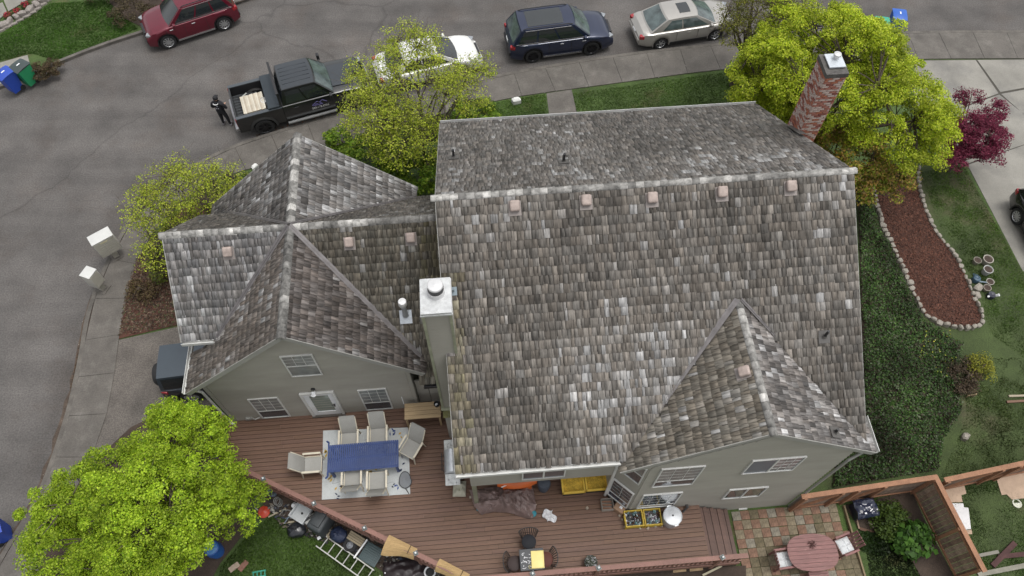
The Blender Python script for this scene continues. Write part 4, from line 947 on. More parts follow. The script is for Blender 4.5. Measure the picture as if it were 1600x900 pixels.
p = at(683, 633, DECK + BZ); t = thing('dark_pot', 'small black pot with white stones inside on the plank workbench', 'pot', (p.x, p.y, DECK + BZ), 0)
mb = MB(); mb.lathe([(0, 0), (.08, 0), (.105, .12), (.095, .12), (.085, .05), (0, .05)], n=16); mb.build('shell', BLACKP, t, smooth=True)
mb = MB(); [mb.ball((random.uniform(-.05, .05), random.uniform(-.05, .05), .07), .028, 7, 5) for _ in range(6)]; mb.build('stones', WHITEP, t)
for i, (a, b) in enumerate((((-2.33, 9.62), (-1.95, 9.62)), ((-1.93, 9.60), (-1.42, 9.60)))):
    mb = MB(); mb.box(((a[0] + b[0]) / 2, a[1], 1.35), (b[0] - a[0], .05, 1.8)); mb.bar((a[0], a[1] - .03, 2.27), (b[0], b[1] - .03, 2.27), .05, .05); hpart(mb, 'side_panel', SIDING)
# grill
p = dk(710, 734); t = thing('gas_grill', 'stainless gas grill with side shelves beside the house corner', 'grill', (p.x, p.y, DECK), PSI - R(90))
STEEL = P('stainless_steel', (.55, .57, .59), .28, metal=.7, var=.15, scale=6)
mb = MB(); mb.box((0, 0, .42), (.72, .5, .74)); mb.build('cabinet', P('dark_cabinet', (.10, .10, .105), .5), t)
mb = MB(); mb.grid(lambda u, v: (-.36 + .72 * u, .27 * math.cos(math.pi * v), .82 + .26 * math.sin(math.pi * v) ** .8), 2, 10); mb.add([(-.36, .27 * math.cos(math.pi * v / 10), .82 + .26 * math.sin(math.pi * v / 10) ** .8) for v in range(11)] + [(.36, .27 * math.cos(math.pi * v / 10), .82 + .26 * math.sin(math.pi * v / 10) ** .8) for v in range(11)], [tuple(range(11)), tuple(range(21, 10, -1))]); mb.build('lid', STEEL, t, smooth=True)
mb = MB(); mb.cyl((-.28, -.33, .92), (.28, -.33, .92), .015); mb.build('lid_handle', BLACKP, t)
for s in (-1, 1): mb = MB(); mb.rbox((s * .55, -.02, .83), (.36, .46, .03), .01, 1); mb.build('side_shelf', P('white_shelf', (.60, .61, .60), .4, var=.25, scale=8, sub=((.15, .15, .15), 9, .58, .7)), t)
for k in range(4): mb = MB(); mb.cyl((-.24 + .16 * k, -.26, .74), (-.24 + .16 * k, -.30, .74), .028); mb.build('knob', BLACKP, t)
p = dk(718, 764); mb = MB(); mb.grid(lambda u, v: ((u - .5) * .42, (v - .5) * .5, .02 + .34 * (math.sin(math.pi * u) * math.sin(math.pi * v)) ** .35 * (.75 + .5 * mnoise.noise(Vector((u * 4, v * 4, 7))))), 16, 16); tag(mb.build('cream_sack', P('cream_cloth', (.46, .45, .36), .85, bump=.4, bscale=12), None, (p.x, p.y, DECK), smooth=True), 'crumpled cream sack slumped below the grill', 'sack')
# crumpled brown tarp over a heap
TPX = [(733, 765), (790, 756), (833, 758), (838, 790), (832, 810), (800, 801), (775, 797), (752, 803), (741, 790)]
tp = [dk(*q, .25) for q in TPX]; tcx = sum(tp, Vector()) / len(tp); mb = MB(); N = 64
rim = polyline([(v.x, v.y) for v in tp + [tp[0]]], N)
vs = [(0, 0, .55)]; fs = []; K = 18
for k in range(1, K + 1):
    for i in range(N):
        f = k / K; q = (rim[i] - tcx.to_2d()) * f
        h = .46 * (1 - f ** 2.2) + .10 * abs(math.sin(i * 2 * math.pi / N * 4.5 + 1)) * f * (1 - .4 * f) + .06 + .26 * (mnoise.noise(Vector((q.x * 3.4, q.y * 3.4, 3))) + .9 * (.5 - abs(mnoise.noise(Vector((q.x * 5 + q.y * 2, q.y * 6, 9))))) - .2) * (1 - f * .45)
        vs.append((q.x, q.y, max(.015, h)))
for i in range(N): fs.append((0, 1 + i, 1 + (i + 1) % N))
for k in range(K - 1):
    for i in range(N): a = 1 + k * N; fs.append((a + i, a + N + i, a + N + (i + 1) % N, a + (i + 1) % N))
mb.add(vs, fs); o = mb.build('tarp', P('brown_tarp', (.175, .125, .115), .45, var=.2, scale=3, bump=.25, bscale=5), None, (tcx.x, tcx.y, DECK), smooth=False); tag(o, 'crumpled brown tarp draped over a heap below the rear eave', 'tarp')
p = dk(808, 756, .5); mb = MB(); mb.grid(lambda u, v: (-.62 + 1.24 * u, (-.16 + .32 * v) * (.25 + math.sin(math.pi * min(1, u * 1.0)) * .8), .5 + .14 * math.sin(math.pi * v) + .05 * math.sin(math.pi * u)), 14, 8); mb.box((0, 0, .28), (.9, .22, .44))
tag(mb.build('orange_kayak_hull', P('orange_shell', (.52, .11, .02), .45), None, (p.x, p.y, DECK), PSI, smooth=True), 'long orange shell pushed against the wall behind the brown tarp', 'boat shell')
mb = MB(); mb.bar((-.5, -.1, .61), (.3, .14, .67), .03, .02); o = mb.build('strap', WHITEP, bpy.data.objects['orange_kayak_hull'])
p = dk(849, 762); mb = MB(); mb.lathe([(0, 0), (.17, 0), (.22, .5), (.19, .62), (.08, .66), (0, .66)], n=12); tag(mb.build('slate_bag', P('slate_cloth', (.055, .065, .085), .7, bump=.5, bscale=8), None, (p.x, p.y, DECK), smooth=True), 'slate blue bag at the right end of the orange shell', 'bag')
# teal scraps, white cloth
TEAL = P('teal_plastic', (.03, .20, .25), .45)
for i, (px, py, s, lb) in enumerate(((749, 795, .1, 'small teal blob at the left foot of the brown tarp'), (831, 803, .14, 'larger teal bag at the right foot of the brown tarp'))):
    p = dk(px, py); mb = MB(); mb.ball((0, 0, s * .5), s, 10, 7, (1, .85, .6), jit=.16); tag(mb.build('teal_bag', TEAL, None, (p.x, p.y, DECK + .0), smooth=True), lb, 'bag')
p = dk(858, 807); mb = MB(); mb.grid(lambda u, v: (-.16 + .32 * u + .05 * math.sin(v * 7), -.18 + .36 * v + .06 * math.sin(u * 6), .02 + .05 * abs(math.sin(u * 9 + v * 4)) + .04 * abs(math.sin(v * 11))), 12, 12); tag(mb.build('white_cloth', P('white_cloth', (.66, .66, .68), .8), None, (p.x, p.y, DECK), R(20), smooth=True), 'crumpled white cloth lying alone on the deck', 'cloth')
# yellow trays
YEL = mat('yellow_tray', (.72, .49, .07), .6, var=.15, scale=3); YDIRT = mat('yellow_residue', (.58, .38, .05), .85, var=.35, scale=7, fine=.3, bump=.8, bscale=14)
for i, (pp, lb) in enumerate(((((876, 748), (912, 744), (915, 767), (879, 772)), 'left yellow mortar tray under the overhanging wall'), (((913, 744), (949, 741), (951, 763), (916, 767)), 'right yellow mortar tray under the overhanging wall'))):
    q = [dk(*a, .42) for a in pp]; c = sum(q, Vector()) / 4; w_ = (q[1] - q[0]).length; d_ = (q[3] - q[0]).length + .12
    t = thing('mortar_tray', lb, 'tray', (c.x, c.y + .05, DECK), PSI, 'yellow trays')
    mb = MB()
    for s in (-1, 1): mb.rbox((s * (w_ / 2 - .03), 0, .36), (.06, d_, .14), .02, 2); mb.rbox((0, s * (d_ / 2 - .03), .36), (w_, .06, .14), .02, 2)
    mb.box((0, 0, .30), (w_ - .04, d_ - .04, .03)); mb.build('tub', YEL, t, smooth=True)
    mb = MB(); mb.grid(lambda u, v: ((u - .5) * (w_ - .12), (v - .5) * (d_ - .12), .355 + .02 * mnoise.noise(Vector((u * 6, v * 6, i)))), 14, 12); mb.build('residue', YDIRT, t, smooth=True)
    mb = MB(); mb.box((0, 0, .14), (w_ - .08, d_ - .08, .28)); mb.build('stand', P('dark_stand', (.02, .018, .016), .8), t)
# crates with bottles, drum, wooden crate, cardboard box
random.seed(33)
CRATES = [(((976, 799), (1003, 797), (1005, 820), (979, 823)), 'left yellow crate of bottles below the bay window'),
          (((1006, 797), (1031, 795), (1034, 817), (1009, 821)), 'right yellow crate of bottles beside the steel drum')]
for i, (pp, lb) in enumerate(CRATES):
    q = [dk(*a, .3) for a in pp]; c = sum(q, Vector()) / 4; w_ = (q[1] - q[0]).length; d_ = (q[3] - q[0]).length
    t = thing('bottle_crate', lb, 'crate', (c.x, c.y, DECK), PSI, 'yellow crates of bottles'); YC = P('yellow_crate', (.52, .36, .03), .5)
    mb = MB()
    for s in (-1, 1): mb.box((s * (w_ / 2), 0, .28), (.025, d_ + .02, .06)); mb.box((0, s * (d_ / 2), .281), (w_ + .02, .025, .06)); mb.box((s * w_ / 2, 0, .15), (.02, d_, .05)); mb.box((0, s * d_ / 2, .151), (w_, .02, .05))
    mb.box((0, 0, .02), (w_, d_, .03)); [mb.box((sx * w_ / 2, sy * d_ / 2, .15), (.04, .04, .29)) for sx in (-1, 1) for sy in (-1, 1)]
    mb.rbox((-w_ / 2 - .02, 0, .27), (.03, .14, .05), .01, 1); mb.build('crate_frame', YC, t)
    mb = MB(); mb.box((0, 0, .10), (w_ - .03, d_ - .03, .12)); mb.build('contents', BLACKP, t)
    for k in range(38):
        x, y = random.uniform(-w_ / 2 + .05, w_ / 2 - .05), random.uniform(-d_ / 2 + .05, d_ / 2 - .05); mb = MB(); h = random.uniform(.2, .3); r_ = random.uniform(.025, .04)
        mb.lathe([(0, 0), (r_, 0), (r_, h * .6), (r_ * .4, h * .8), (r_ * .4, h), (0, h)], n=9); o = mb.build('bottle', random.choice((P('bottle_dark', (.02, .025, .03), .2), P('bottle_pale', (.5, .55, .58), .25), P('bottle_aqua', (.25, .4, .42), .2), P('bottle_brown', (.10, .05, .03), .2), WHITEP, P('bottle_mauve', (.35, .28, .36), .4))), t, smooth=True); o.location = (x, y, .04); o.rotation_euler = (random.uniform(-.3, .3), random.uniform(-.3, .3), 0)
p = dk(1051, 806, .55); t = thing('steel_drum', 'round steel drum with a flat pale lid by the crates', 'drum', (p.x, p.y, DECK), .3)
mb = MB(); mb.lathe([(0, 0), (.26, 0), (.27, .2), (.275, .21), (.27, .22), (.27, .56)], n=28); mb.build('drum_wall', GALV, t, smooth=True)
mb = MB(); mb.lathe([(.29, .54), (.29, .58), (.27, .585), (.26, .575), (.03, .60), (0, .60)], n=28); mb.build('lid', P('pale_lid', (.50, .52, .54), .4, metal=.3, var=.15, scale=5), t, smooth=True)
mb = MB(); mb.cyl((0, 0, .59), (0, 0, .64), .03, .025, 10); mb.build('knob', BLACKP, t); mb = MB(); mb.box((.0, .295, .56), (.12, .05, .03)); mb.box((.0, -.295, .56), (.12, .05, .03)); mb.build('ear', GALV, t)
p = dk(948, 790); t = thing('wooden_crate', 'small slatted wooden crate holding sticks, left of the bay window', 'crate', (p.x, p.y, DECK), PSI)
GW = P('grey_wood', (.30, .27, .235), .8, var=.25)
for s in (-1, 1):
    for z in (.05, .17): mb = MB(); mb.box((0, s * .17, z), (.36, .015, .09)); mb.build('slat', GW, t); mb = MB(); mb.box((s * .18, 0, z + .002), (.015, .33, .09)); mb.build('slat', GW, t)
mb = MB(); mb.box((0, 0, .012), (.34, .32, .02)); mb.build('base', GW, t)
for k in range(3): mb = MB(); mb.bar((-.15, -.1 + .1 * k, .12), (.14, -.13 + .1 * k, .15), .045, .03); mb.build('stick', P('stick_wood', (.25, .13, .08), .8), t)
p = dk(967, 796); t = thing('cardboard_box', 'small brown cardboard box with a white label beside the wooden crate', 'box', (p.x, p.y, DECK), R(-35))
mb = MB(); mb.rbox((0, 0, .13), (.34, .26, .26), .008, 1); mb.build('carton', P('cardboard', (.30, .19, .12), .8), t); mb = MB(); mb.box((.03, .02, .262), (.09, .08, .004)); mb.build('paper_label', WHITEP, t)
rb = [(972, 812), (977, 823), (968, 806), (1000, 826), (1012, 826), (1024, 823), (1034, 822), (740, 783), (735, 777), (836, 789), (917, 794)]
PB = ['below the left corner of the left bottle crate', 'just in front of the left bottle crate', 'between cardboard box and left bottle crate', 'leftmost in front of the bottle crates', 'below the gap between the bottle crates', 'in front of the right bottle crate', 'between right bottle crate and drum', 'at the left side of the brown tarp', 'left of the tarp near the cream sack', 'at the right side of the brown tarp', 'alone on the deck below the yellow trays']
for i, (px, py) in enumerate(rb):
    p = dk(px, py); o = stone(p, random.uniform(.03, .06), random.uniform(.03, .05), .05, i, None, 'pebble', P('pale_pebble', (.34, .29, .23), .8)); tag(o, 'small pale pebble ' + PB[i], 'pebble', 'pebbles on the deck')

# ================================================================ BISTRO SET AT THE FRONT RAIL
BRZ = P('dark_bronze', (.03, .028, .028), .5, metal=.3)
p = at(831, 874, DECK + .7); t = thing('bistro_table', 'square dark bistro table with a black metal top at the front rail', 'table', (p.x, p.y, DECK), PSI)
mb = MB(); mb.rbox((0, 0, .69), (.72, .62, .03), .03, 2); mb.build('table_top', P('dark_slate_top', (.022, .026, .032), .4, var=.3), t)
mb = MB(); mb.cyl((0, 0, .02), (0, 0, .68), .04, .035, 12); mb.build('pedestal', BRZ, t); mb = MB(); mb.lathe([(0, 0), (.24, 0), (.22, .025), (.05, .05), (0, .05)], n=20); mb.build('base', BRZ, t, smooth=True)
mb = MB(); random.seed(5)
for k in range(26):
    a = random.uniform(0, 6.28); c = Vector((-.12 + random.uniform(-.17, .17), -.02 + random.uniform(-.18, .18), .7075)); r_ = random.uniform(.03, .07); pts = [c + Vector((r_ * math.cos(a + q * .7), r_ * .7 * math.sin(a + q * .7), 0)) for q in range(4)]
    for u, v in zip(pts, pts[1:]): mb.bar(u, v, .012, .003)
mb.build('white_scrollwork', WHITEP, t)
def bistro_chair(label, px, py, a, seatm):
    p = dk(px, py); t = thing('bistro_chair', label, 'chair', (p.x, p.y, DECK), R(a) + PSI, 'dark bistro chairs')
    mb = MB(); mb.lathe([(0, .46), (.19, .46), (.22, .44), (.22, .42), (0, .42)], n=18); mb.build('seat', seatm, t, smooth=True)
    top = [Vector((-.20 - .14 * math.cos(q), .30 * math.sin(q), .82)) for q in np.linspace(-1.45, 1.45, 12)]
    mb = MB(); mb.tube(top, .014, 6); mb.build('back_rail', BRZ, t)
    for k in range(12):
        q = -1.4 + 2.8 * k / 11; mb = MB(); mb.bar((-.20 - .14 * math.cos(q), .30 * math.sin(q), .82), (-.10 - .10 * math.cos(q), .21 * math.sin(q), .44), .022, .01); mb.build('back_slat', BRZ, t)
    for sx in (-1, 1):
        for sy in (-1, 1): mb = MB(); mb.cyl((sx * .15, sy * .15, .43), (sx * .20, sy * .20, 0), .014, .014, 6); mb.build('leg', BRZ, t)
    return t
bistro_chair('dark bistro chair with a black cushion on the house side of the bistro table', 826, 851, -90, P('black_cushion', (.012, .013, .018), .8))
bistro_chair('dark brown bistro chair left of the bistro table', 804, 884, 0, P('brown_seat', (.045, .03, .028), .7))
bistro_chair('dark bistro chair with a rust red seat right of the bistro table', 852, 878, 180, P('rust_seat', (.10, .03, .02), .7))
p = at(840, 874, DECK + .74); t = thing('yellow_tray', 'bright pale yellow tray lying on the bistro table', 'tray', (p.x, p.y, DECK + .708), PSI + R(-2))
mb = MB(); mb.rbox((0, 0, .018), (.38, .50, .03), .03, 3); mb.build('tray', P('pale_yellow', (.74, .62, .22), .45), t, smooth=True)
mb = MB(); [mb.box((s * .17, 0, .038), (.02, .44, .012)) for s in (-1, 1)]; [mb.box((0, s * .225, .0385), (.36, .02, .012)) for s in (-1, 1)]; mb.build('rim', P('pale_yellow', (.74, .62, .22), .45), t)
p = at(829, 886, DECK + .72); mb = MB(); mb.lathe([(.035, 0), (.06, .0), (.06, .03), (.035, .03), (.035, 0)], n=16); tag(mb.build('ashtray', P('olive_dish', (.20, .17, .04), .4), None, (p.x, p.y, DECK + .708), smooth=True), 'small round olive dish at the edge of the bistro table', 'dish')
# black planter with pale flowers on the front rail side
LEAFW = mat('pale_petal', (1, 1, 1), .7, attr=True, var=.05, trans=.2)
def tuft(name, parent, c, r, n, size, cols, m, flat=.8, up=.6):
    d = rng.normal(size=(n, 3)); d /= np.linalg.norm(d, axis=1)[:, None]; d[:, 2] = np.abs(d[:, 2]) * flat
    C = np.array(c) + d * (r * rng.uniform(.45, 1, (n, 1)) ** .6); return leaves(name, C, d, size, cols, m, parent, up)
def leaves(name, C, D, size, cols, m, parent=None, up=.6, elong=1.5):
    n = len(C); nr = D + rng.normal(size=(n, 3)) * .55 + np.array([0, 0, up]); nr /= np.linalg.norm(nr, axis=1)[:, None]
    a = np.cross(nr, rng.normal(size=(n, 3))); a /= np.linalg.norm(a, axis=1)[:, None] + 1e-9; b = np.cross(nr, a)
    L = size * rng.uniform(.6, 1.35, (n, 1)); W = L / elong
    V = np.stack([C - a * L * .5, C + b * W * .5 + nr * L * .06, C + a * L * .5, C - b * W * .5 + nr * L * .06], 1).reshape(-1, 3)
    cc = np.array(cols)[rng.integers(0, len(cols), n)] * rng.uniform(.72, 1.28, (n, 1))
    return raw_mesh(name, V, np.arange(4 * n).reshape(-1, 4), m, cc, parent)
p = dk(922, 881); t = thing('flower_planter', 'round black planter of pale flowers by the front rail', 'planter', (p.x, p.y, DECK), 0)
mb = MB(); mb.lathe([(0, 0), (.14, 0), (.2, .3), (.18, .3), (.16, .25), (0, .25)], n=18); mb.build('pot', BLACKP, t, smooth=True)
tuft('flowers', t, (0, 0, .3), .2, 320, .06, [(.45, .45, .46), (.3, .3, .3), (.10, .12, .08), (.05, .06, .04)], LEAFW)

# ================================================================ PATIO FURNITURE
REDW = mat('pink_red_wood', (.19, .085, .078), .6, var=.25, scale=3, fine=.2, stretch=(1, 9, 9), sub=((.36, .27, .25), 6, .62, .75))
p0 = lot(1270, 863); ztab = p0.z + .74; q = at(1270, 863, ztab)
t = thing('oval_table', 'large oval weathered red wooden table on the checkered patio', 'table', (q.x, q.y, p0.z + .03), R(4))
a_, b_ = .78, .56
for i in range(9):
    y0, y1 = -b_ + 2 * b_ * i / 9 + .004, -b_ + 2 * b_ * (i + 1) / 9 - .004
    def ex(y): return a_ * max(0.02, (1 - abs(y / b_) ** 2.6)) ** (1 / 2.6)
    pts = [(-ex(y0), y0), (-ex((y0 + y1) / 2), (y0 + y1) / 2), (-ex(y1), y1), (ex(y1), y1), (ex((y0 + y1) / 2), (y0 + y1) / 2), (ex(y0), y0)]
    mb = MB(); mb.prism(pts, .69, .72); mb.build('table_slat', REDW, t)
for sx in (-1, 1):
    for sy in (-1, 1): mb = MB(); mb.box((sx * .45, sy * .28, .34), (.07, .07, .68)); mb.build('leg', REDW, t)
mb = MB(); mb.box((0, 0, .66), (1.0, .06, .05)); mb.box((-.45, 0, .661), (.06, .6, .05)); mb.box((.45, 0, .661), (.06, .6, .05)); mb.build('apron', REDW, t)
p = at(1268, 851, ztab); t2 = thing('twig_bundle', 'small dark bundle of dry twigs on the oval red table', 'twigs', (p.x, p.y, ztab + .02), 0); random.seed(2)
for k in range(14): a = random.uniform(0, 6.28); mb = MB(); mb.tube([(0, 0, .02), (.08 * math.cos(a), .08 * math.sin(a), .05), (.14 * math.cos(a + .4), .14 * math.sin(a + .4), .03)], .008, 5); mb.build('twig', P('dark_twig', (.05, .018, .015), .9), t2)
CUSH = mat('white_cushion', (.60, .62, .63), .85, var=.08, fine=.08, bump=.15)
def wood_chair(label, px, py, a):
    p = lot(px, py); q = at(px, py, p.z + .46); p = Vector((q.x, q.y, p.z)); t = thing('wooden_armchair', label, 'chair', (p.x, p.y, p.z + .04), R(a), 'red wooden armchairs on the patio')
    for i in range(5): mb = MB(); mb.box((-.2 + .1 * i, 0, .40), (.085, .48, .02)); mb.build('seat_slat', REDW, t)
    for i in range(5): mb = MB(); mb.box((-.30 , -.2 + .1 * i, .68), (.02, .075, .56), rot=Matrix.Rotation(R(-12), 3, 'Y')); mb.build('back_slat', REDW, t)
    for s in (-1, 1):
        mb = MB(); mb.rbox((-.02, s * .28, .60), (.52, .07, .025), .01, 1); mb.build('armrest', REDW, t)
        for x in (-.24, .22): mb = MB(); mb.box((x, s * .26, .295), (.05, .05, .59)); mb.build('leg', REDW, t)
    mb = MB(); mb.grid(lambda u, v: (-.22 + .44 * u, -.22 + .44 * v, .42 + .07 * (math.sin(math.pi * u) * math.sin(math.pi * v)) ** .4 - .03 * (abs(math.sin(2 * math.pi * u) * math.sin(2 * math.pi * v)) < .12) * (0 < u < 1 and 0 < v < 1)), 16, 16)
    c = mb.build('cushion', CUSH, t, smooth=True); return t
wood_chair('wooden armchair with a tufted white cushion left of the oval table', 1224, 874, 8)
wood_chair('wooden armchair with a white cushion at the right end of the oval table', 1320, 852, 200)
p = lot(1272, 902); mb = MB(); [mb.box((0, -.16 + .08 * i, .42), (.62, .07, .03)) for i in range(5)]; [mb.box((sx * .26, sy * .14, .21), (.05, .05, .4)) for sx in (-1, 1) for sy in (-1, 1)]
o = mb.build('wooden_bench', REDW, None, (p.x, p.y - .1, p.z + .03), R(4)); tag(o, 'low red wooden bench partly cut off below the oval table', 'bench')
p = lot(1343, 800); t = thing('covered_bin', 'dark bin under navy plastic in the fence corner', 'bin', p, R(10))
mb = MB(); mb.rbox((0, 0, .3), (.6, .5, .6), .06, 2); mb.build('tub', P('navy_plastic', (.018, .02, .035), .3), t, smooth=True)
mb = MB(); mb.grid(lambda u, v: (-.36 + .72 * u, -.3 + .6 * v, .6 + .1 * mnoise.noise(Vector((u * 4, v * 4, 2))) + .05 * abs(math.sin(u * 9 + v * 5)) - .3 * max(0, abs(u - .5) * 2 - .75) - .3 * max(0, abs(v - .5) * 2 - .75)), 14, 14); mb.build('plastic_sheet', P('navy_sheet', (.02, .025, .05), .2, spec=.8), t, smooth=True)
mb = MB(); mb.box((.05, -.12, .72), (.12, .03, .02), rz=.5); mb.build('white_scrap', WHITEP, t)
mb = MB(); mb.box((-.15, -.18, .68), (.06, .05, .03)); mb.build('white_scrap', WHITEP, t)
for i, (pa, pb, lb) in enumerate((((1338, 810), (1342, 826), 'short timber offcut standing in the patio bed'), ((1343, 826), (1372, 834), 'weathered brown log lying below the corner shrub'), ((1357, 815), (1366, 824), 'pale short stick lying under the corner shrub'))):
    a, b = lot(*pa, .06), lot(*pb, .06); mb = MB(); m_ = (a + b) / 2; mb.bar(a - m_, b - m_, .09 if i == 1 else .05, .06); tag(mb.build('timber_offcut', (WOODO, P('brown_log', (.11, .06, .04), .9), P('pale_stick', (.42, .38, .27), .8))[i], None, m_), lb, 'timber')

# ================================================================ JUNK ALONG THE DECK RAIL
def junk(name, label, cat, px, py, dz=0, rz=0, group=None): return thing(name, label, cat, lot(px, py, .02 + dz), R(rz), group)
t = junk('fire_pit', 'red round lid lying on the grass below the deck rail', 'lid', 413, 800); mb = MB(); mb.lathe([(.19, 0), (.20, .03), (.14, .10), (0, .13)], n=20); mb.build('dome', P('red_enamel', (.42, .045, .02), .4), t, smooth=True); mb = MB(); mb.tube([(-.2, .05, .04), (-.3, .12, .03)], .02); mb.build('handle', P('grey_metal', (.3, .3, .28), .5), t)
t = junk('utility_sink', 'white plastic sink lying face up in the junk below the rail', 'sink', 471, 803, .1, -30); mb = MB(); mb.rbox((0, 0, .02), (.52, .48, .04), .018, 1)
SINK = P('grey_white_plastic', (.48, .50, .51), .4)
mb.build('basin_floor', SINK, t, smooth=True)
for s in (-1, 1): mb = MB(); mb.rbox((s * .26, 0, .10), (.05, .53, .18), .02, 2); mb.build('basin_wall', SINK, t, smooth=True); mb = MB(); mb.rbox((0, s * .24, .10), (.5, .05, .178), .02, 2); mb.build('basin_wall', SINK, t, smooth=True)
mb = MB(); mb.cyl((.02, .02, .04), (.02, .02, .06), .04, .03, 12); mb.build('drain', BLACKP, t)
t = junk('tool_case', 'white and black power tool beside the white sink', 'tool', 486, 812, .08, 35); mb = MB(); mb.rbox((0, 0, .08), (.40, .22, .16), .06, 3); mb.build('housing', P('off_white_plastic', (.42, .42, .40), .5), t, smooth=True); mb = MB(); mb.rbox((0, .02, .19), (.46, .07, .06), .02, 2); mb.build('handle', BLACKP, t, smooth=True)
t = junk('grill_cover', 'dark grey covered grill standing in the junk by the rail', 'cover', 509, 818, 0, -28); mb = MB(); mb.rbox((0, 0, .42), (.52, .85, .84), .1, 3); mb.build('cover', P('charcoal_cover', (.04, .046, .05), .6, bump=.4, bscale=7), t, smooth=True); mb = MB(); mb.rbox((0, 0, .87), (.3, .6, .08), .03, 2); mb.build('ridge', P('charcoal_cover', (.04, .046, .05), .6), t, smooth=True)
t = junk('rubbish_bag', 'black rubbish bag slumped on the grass below the covered grill', 'bag', 465, 830); mb = MB(); mb.ball((0, 0, .16), .30, 14, 9, (1, .8, .65), jit=.12); mb.build('sack', P('black_bag', (.012, .013, .017), .3, spec=.7), t, smooth=True); mb = MB(); mb.cyl((0, 0, .33), (.02, .03, .42), .04, .06, 8); mb.build('knot', BLACKP, t)
t = junk('navy_bag', 'navy blue bag behind the ladder in the junk heap', 'bag', 531, 838); mb = MB(); mb.ball((0, 0, .2), .28, 14, 9, (1, .9, .8), jit=.14); mb.build('sack', P('navy_bag', (.02, .028, .06), .4), t, smooth=True); mb = MB(); mb.cyl((0, 0, .38), (.02, .03, .46), .04, .06, 8); mb.build('knot', P('navy_bag', (.02, .028, .06), .4), t)
t = junk('spare_tyre', 'black tyre with a pale hub in the junk above the ladder', 'tyre', 547, 852, .12, 20); mb = MB(); mb.lathe([(.12, -.07), (.2, -.08), (.235, -.04), (.235, .04), (.2, .08), (.12, .07), (.12, -.07)], n=22); mb.build('tyre', RUBBER, t, smooth=True); mb = MB(); mb.lathe([(.125, .0), (.06, .03), (.05, .05), (0, .05)], n=16); mb.build('hub', P('grey_hub', (.2, .21, .23), .4), t, smooth=True)
t = junk('bin_lid', 'grey-green ribbed plastic panel lying at the ladder end', 'panel', 580, 866, .16, -28); RIB = P('grey_green_plastic', (.065, .095, .10), .5)
mb = MB(); mb.rbox((0, 0, 0), (.62, .60, .04), .05, 2); mb.build('panel', RIB, t, smooth=True)
for k in range(9): mb = MB(); mb.rbox((.0, -.26 + .065 * k, .03), (.58, .032, .03), .01, 1); mb.build('rib', RIB, t)
t = junk('plank_stack', 'short stack of pale boards by the tyre under the deck rail', 'boards', 556, 842, .2, -30); 
for k in range(4): mb = MB(); mb.box((0, -.1 + .07 * k, .02 * (k % 2)), (.55, .06, .03)); mb.build('plank', P('dull_board', (.30, .25, .17), .8), t)
a, b = lot(574, 843, .30), lot(553, 872, .26); mb = MB(); m_ = (a + b) / 2; mb.bar(a - m_, b - m_, .045, .045); tag(mb.build('white_rail', WHITEP, None, m_), 'straight white rail lying across the junk beside the ribbed panel', 'rail')
# aluminium ladder: two rails, single rungs
La, Lb = lot(494, 853, .16), lot(566, 905, .16); Lc = lot(507, 846, .16); wv = (Lc - La); wv = Vector((wv.x, wv.y, 0)); dv = (Lb - La); dv = Vector((dv.x, dv.y, 0)); L = dv.length; dn = dv.normalized(); side = Vector((-dn.y, dn.x, 0)) * .40
t = thing('ladder', 'aluminium ladder lying on the lawn below the deck rail', 'ladder', La, 0)
for o_ in (Vector(), side): mb = MB(); mb.bar(o_, o_ + dn * L * 1.1, .035, .085, up=(0, 0, 1)); mb.build('side_rail', ALU, t)
for k in range(8): mb = MB(); c = dn * (.16 + k * .30); mb.cyl(c, c + side, .019, .019, 8); mb.build('rung', ALU, t)
# straw mats thrown over the rail
STRAW = mat('straw_mat', (.40, .27, .125), .85, var=.2, scale=3, fine=.25, stretch=(2, 14, 2), fscale=20, bump=.4)
def rail_mat(label, pa, pb, hang, w2, seedz):
    a, b = dk(*pa, .96), dk(*pb, .96); d = b - a; d.z = 0; L = d.length; d.normalize(); n_ = Vector((d.y, -d.x, 0))
    if n_.y > 0: n_ = -n_
    mb = MB()
    def fn(u, v, o=0):
        c = d * L * u; s = (v - .3)
        wob = .03 * math.sin(u * 6 + seedz) 
        if s < 0: q = c - n_ * (.09 - .0 * s) * (-s / .3 + .0) + Vector((0, 0, .03 + s * .12 + o))
        else: q = c + n_ * (s * (hang + w2 * (1 - u)) * .75 + wob) + Vector((0, 0, .035 - s * s * .55 + o))
        return q
    mb.grid(fn, 14, 12); mb.grid(lambda u, v: fn(u, v, -.02), 14, 12, flip=True)
    t = thing('straw_mat', label, 'mat', a, 0); mb.build('sheet', STRAW, t, smooth=True)
    mb = MB(); pts = [d * L * .78 + n_ * (-.11 + .14 * k) + Vector((0, 0, .06 - .02 * k)) for k in range(3)]; mb.tube(pts, .01, 6); mb.build('cord', P('dark_cord', (.05, .035, .02), .9), t)
rail_mat('straw mat flaring out over the deck rail, farther from the corner', (606, 840), (650, 862), .35, .55, 1)
rail_mat('rolled straw mat over the deck rail nearest the rail corner', (685, 877), (732, 902), .42, .1, 3)
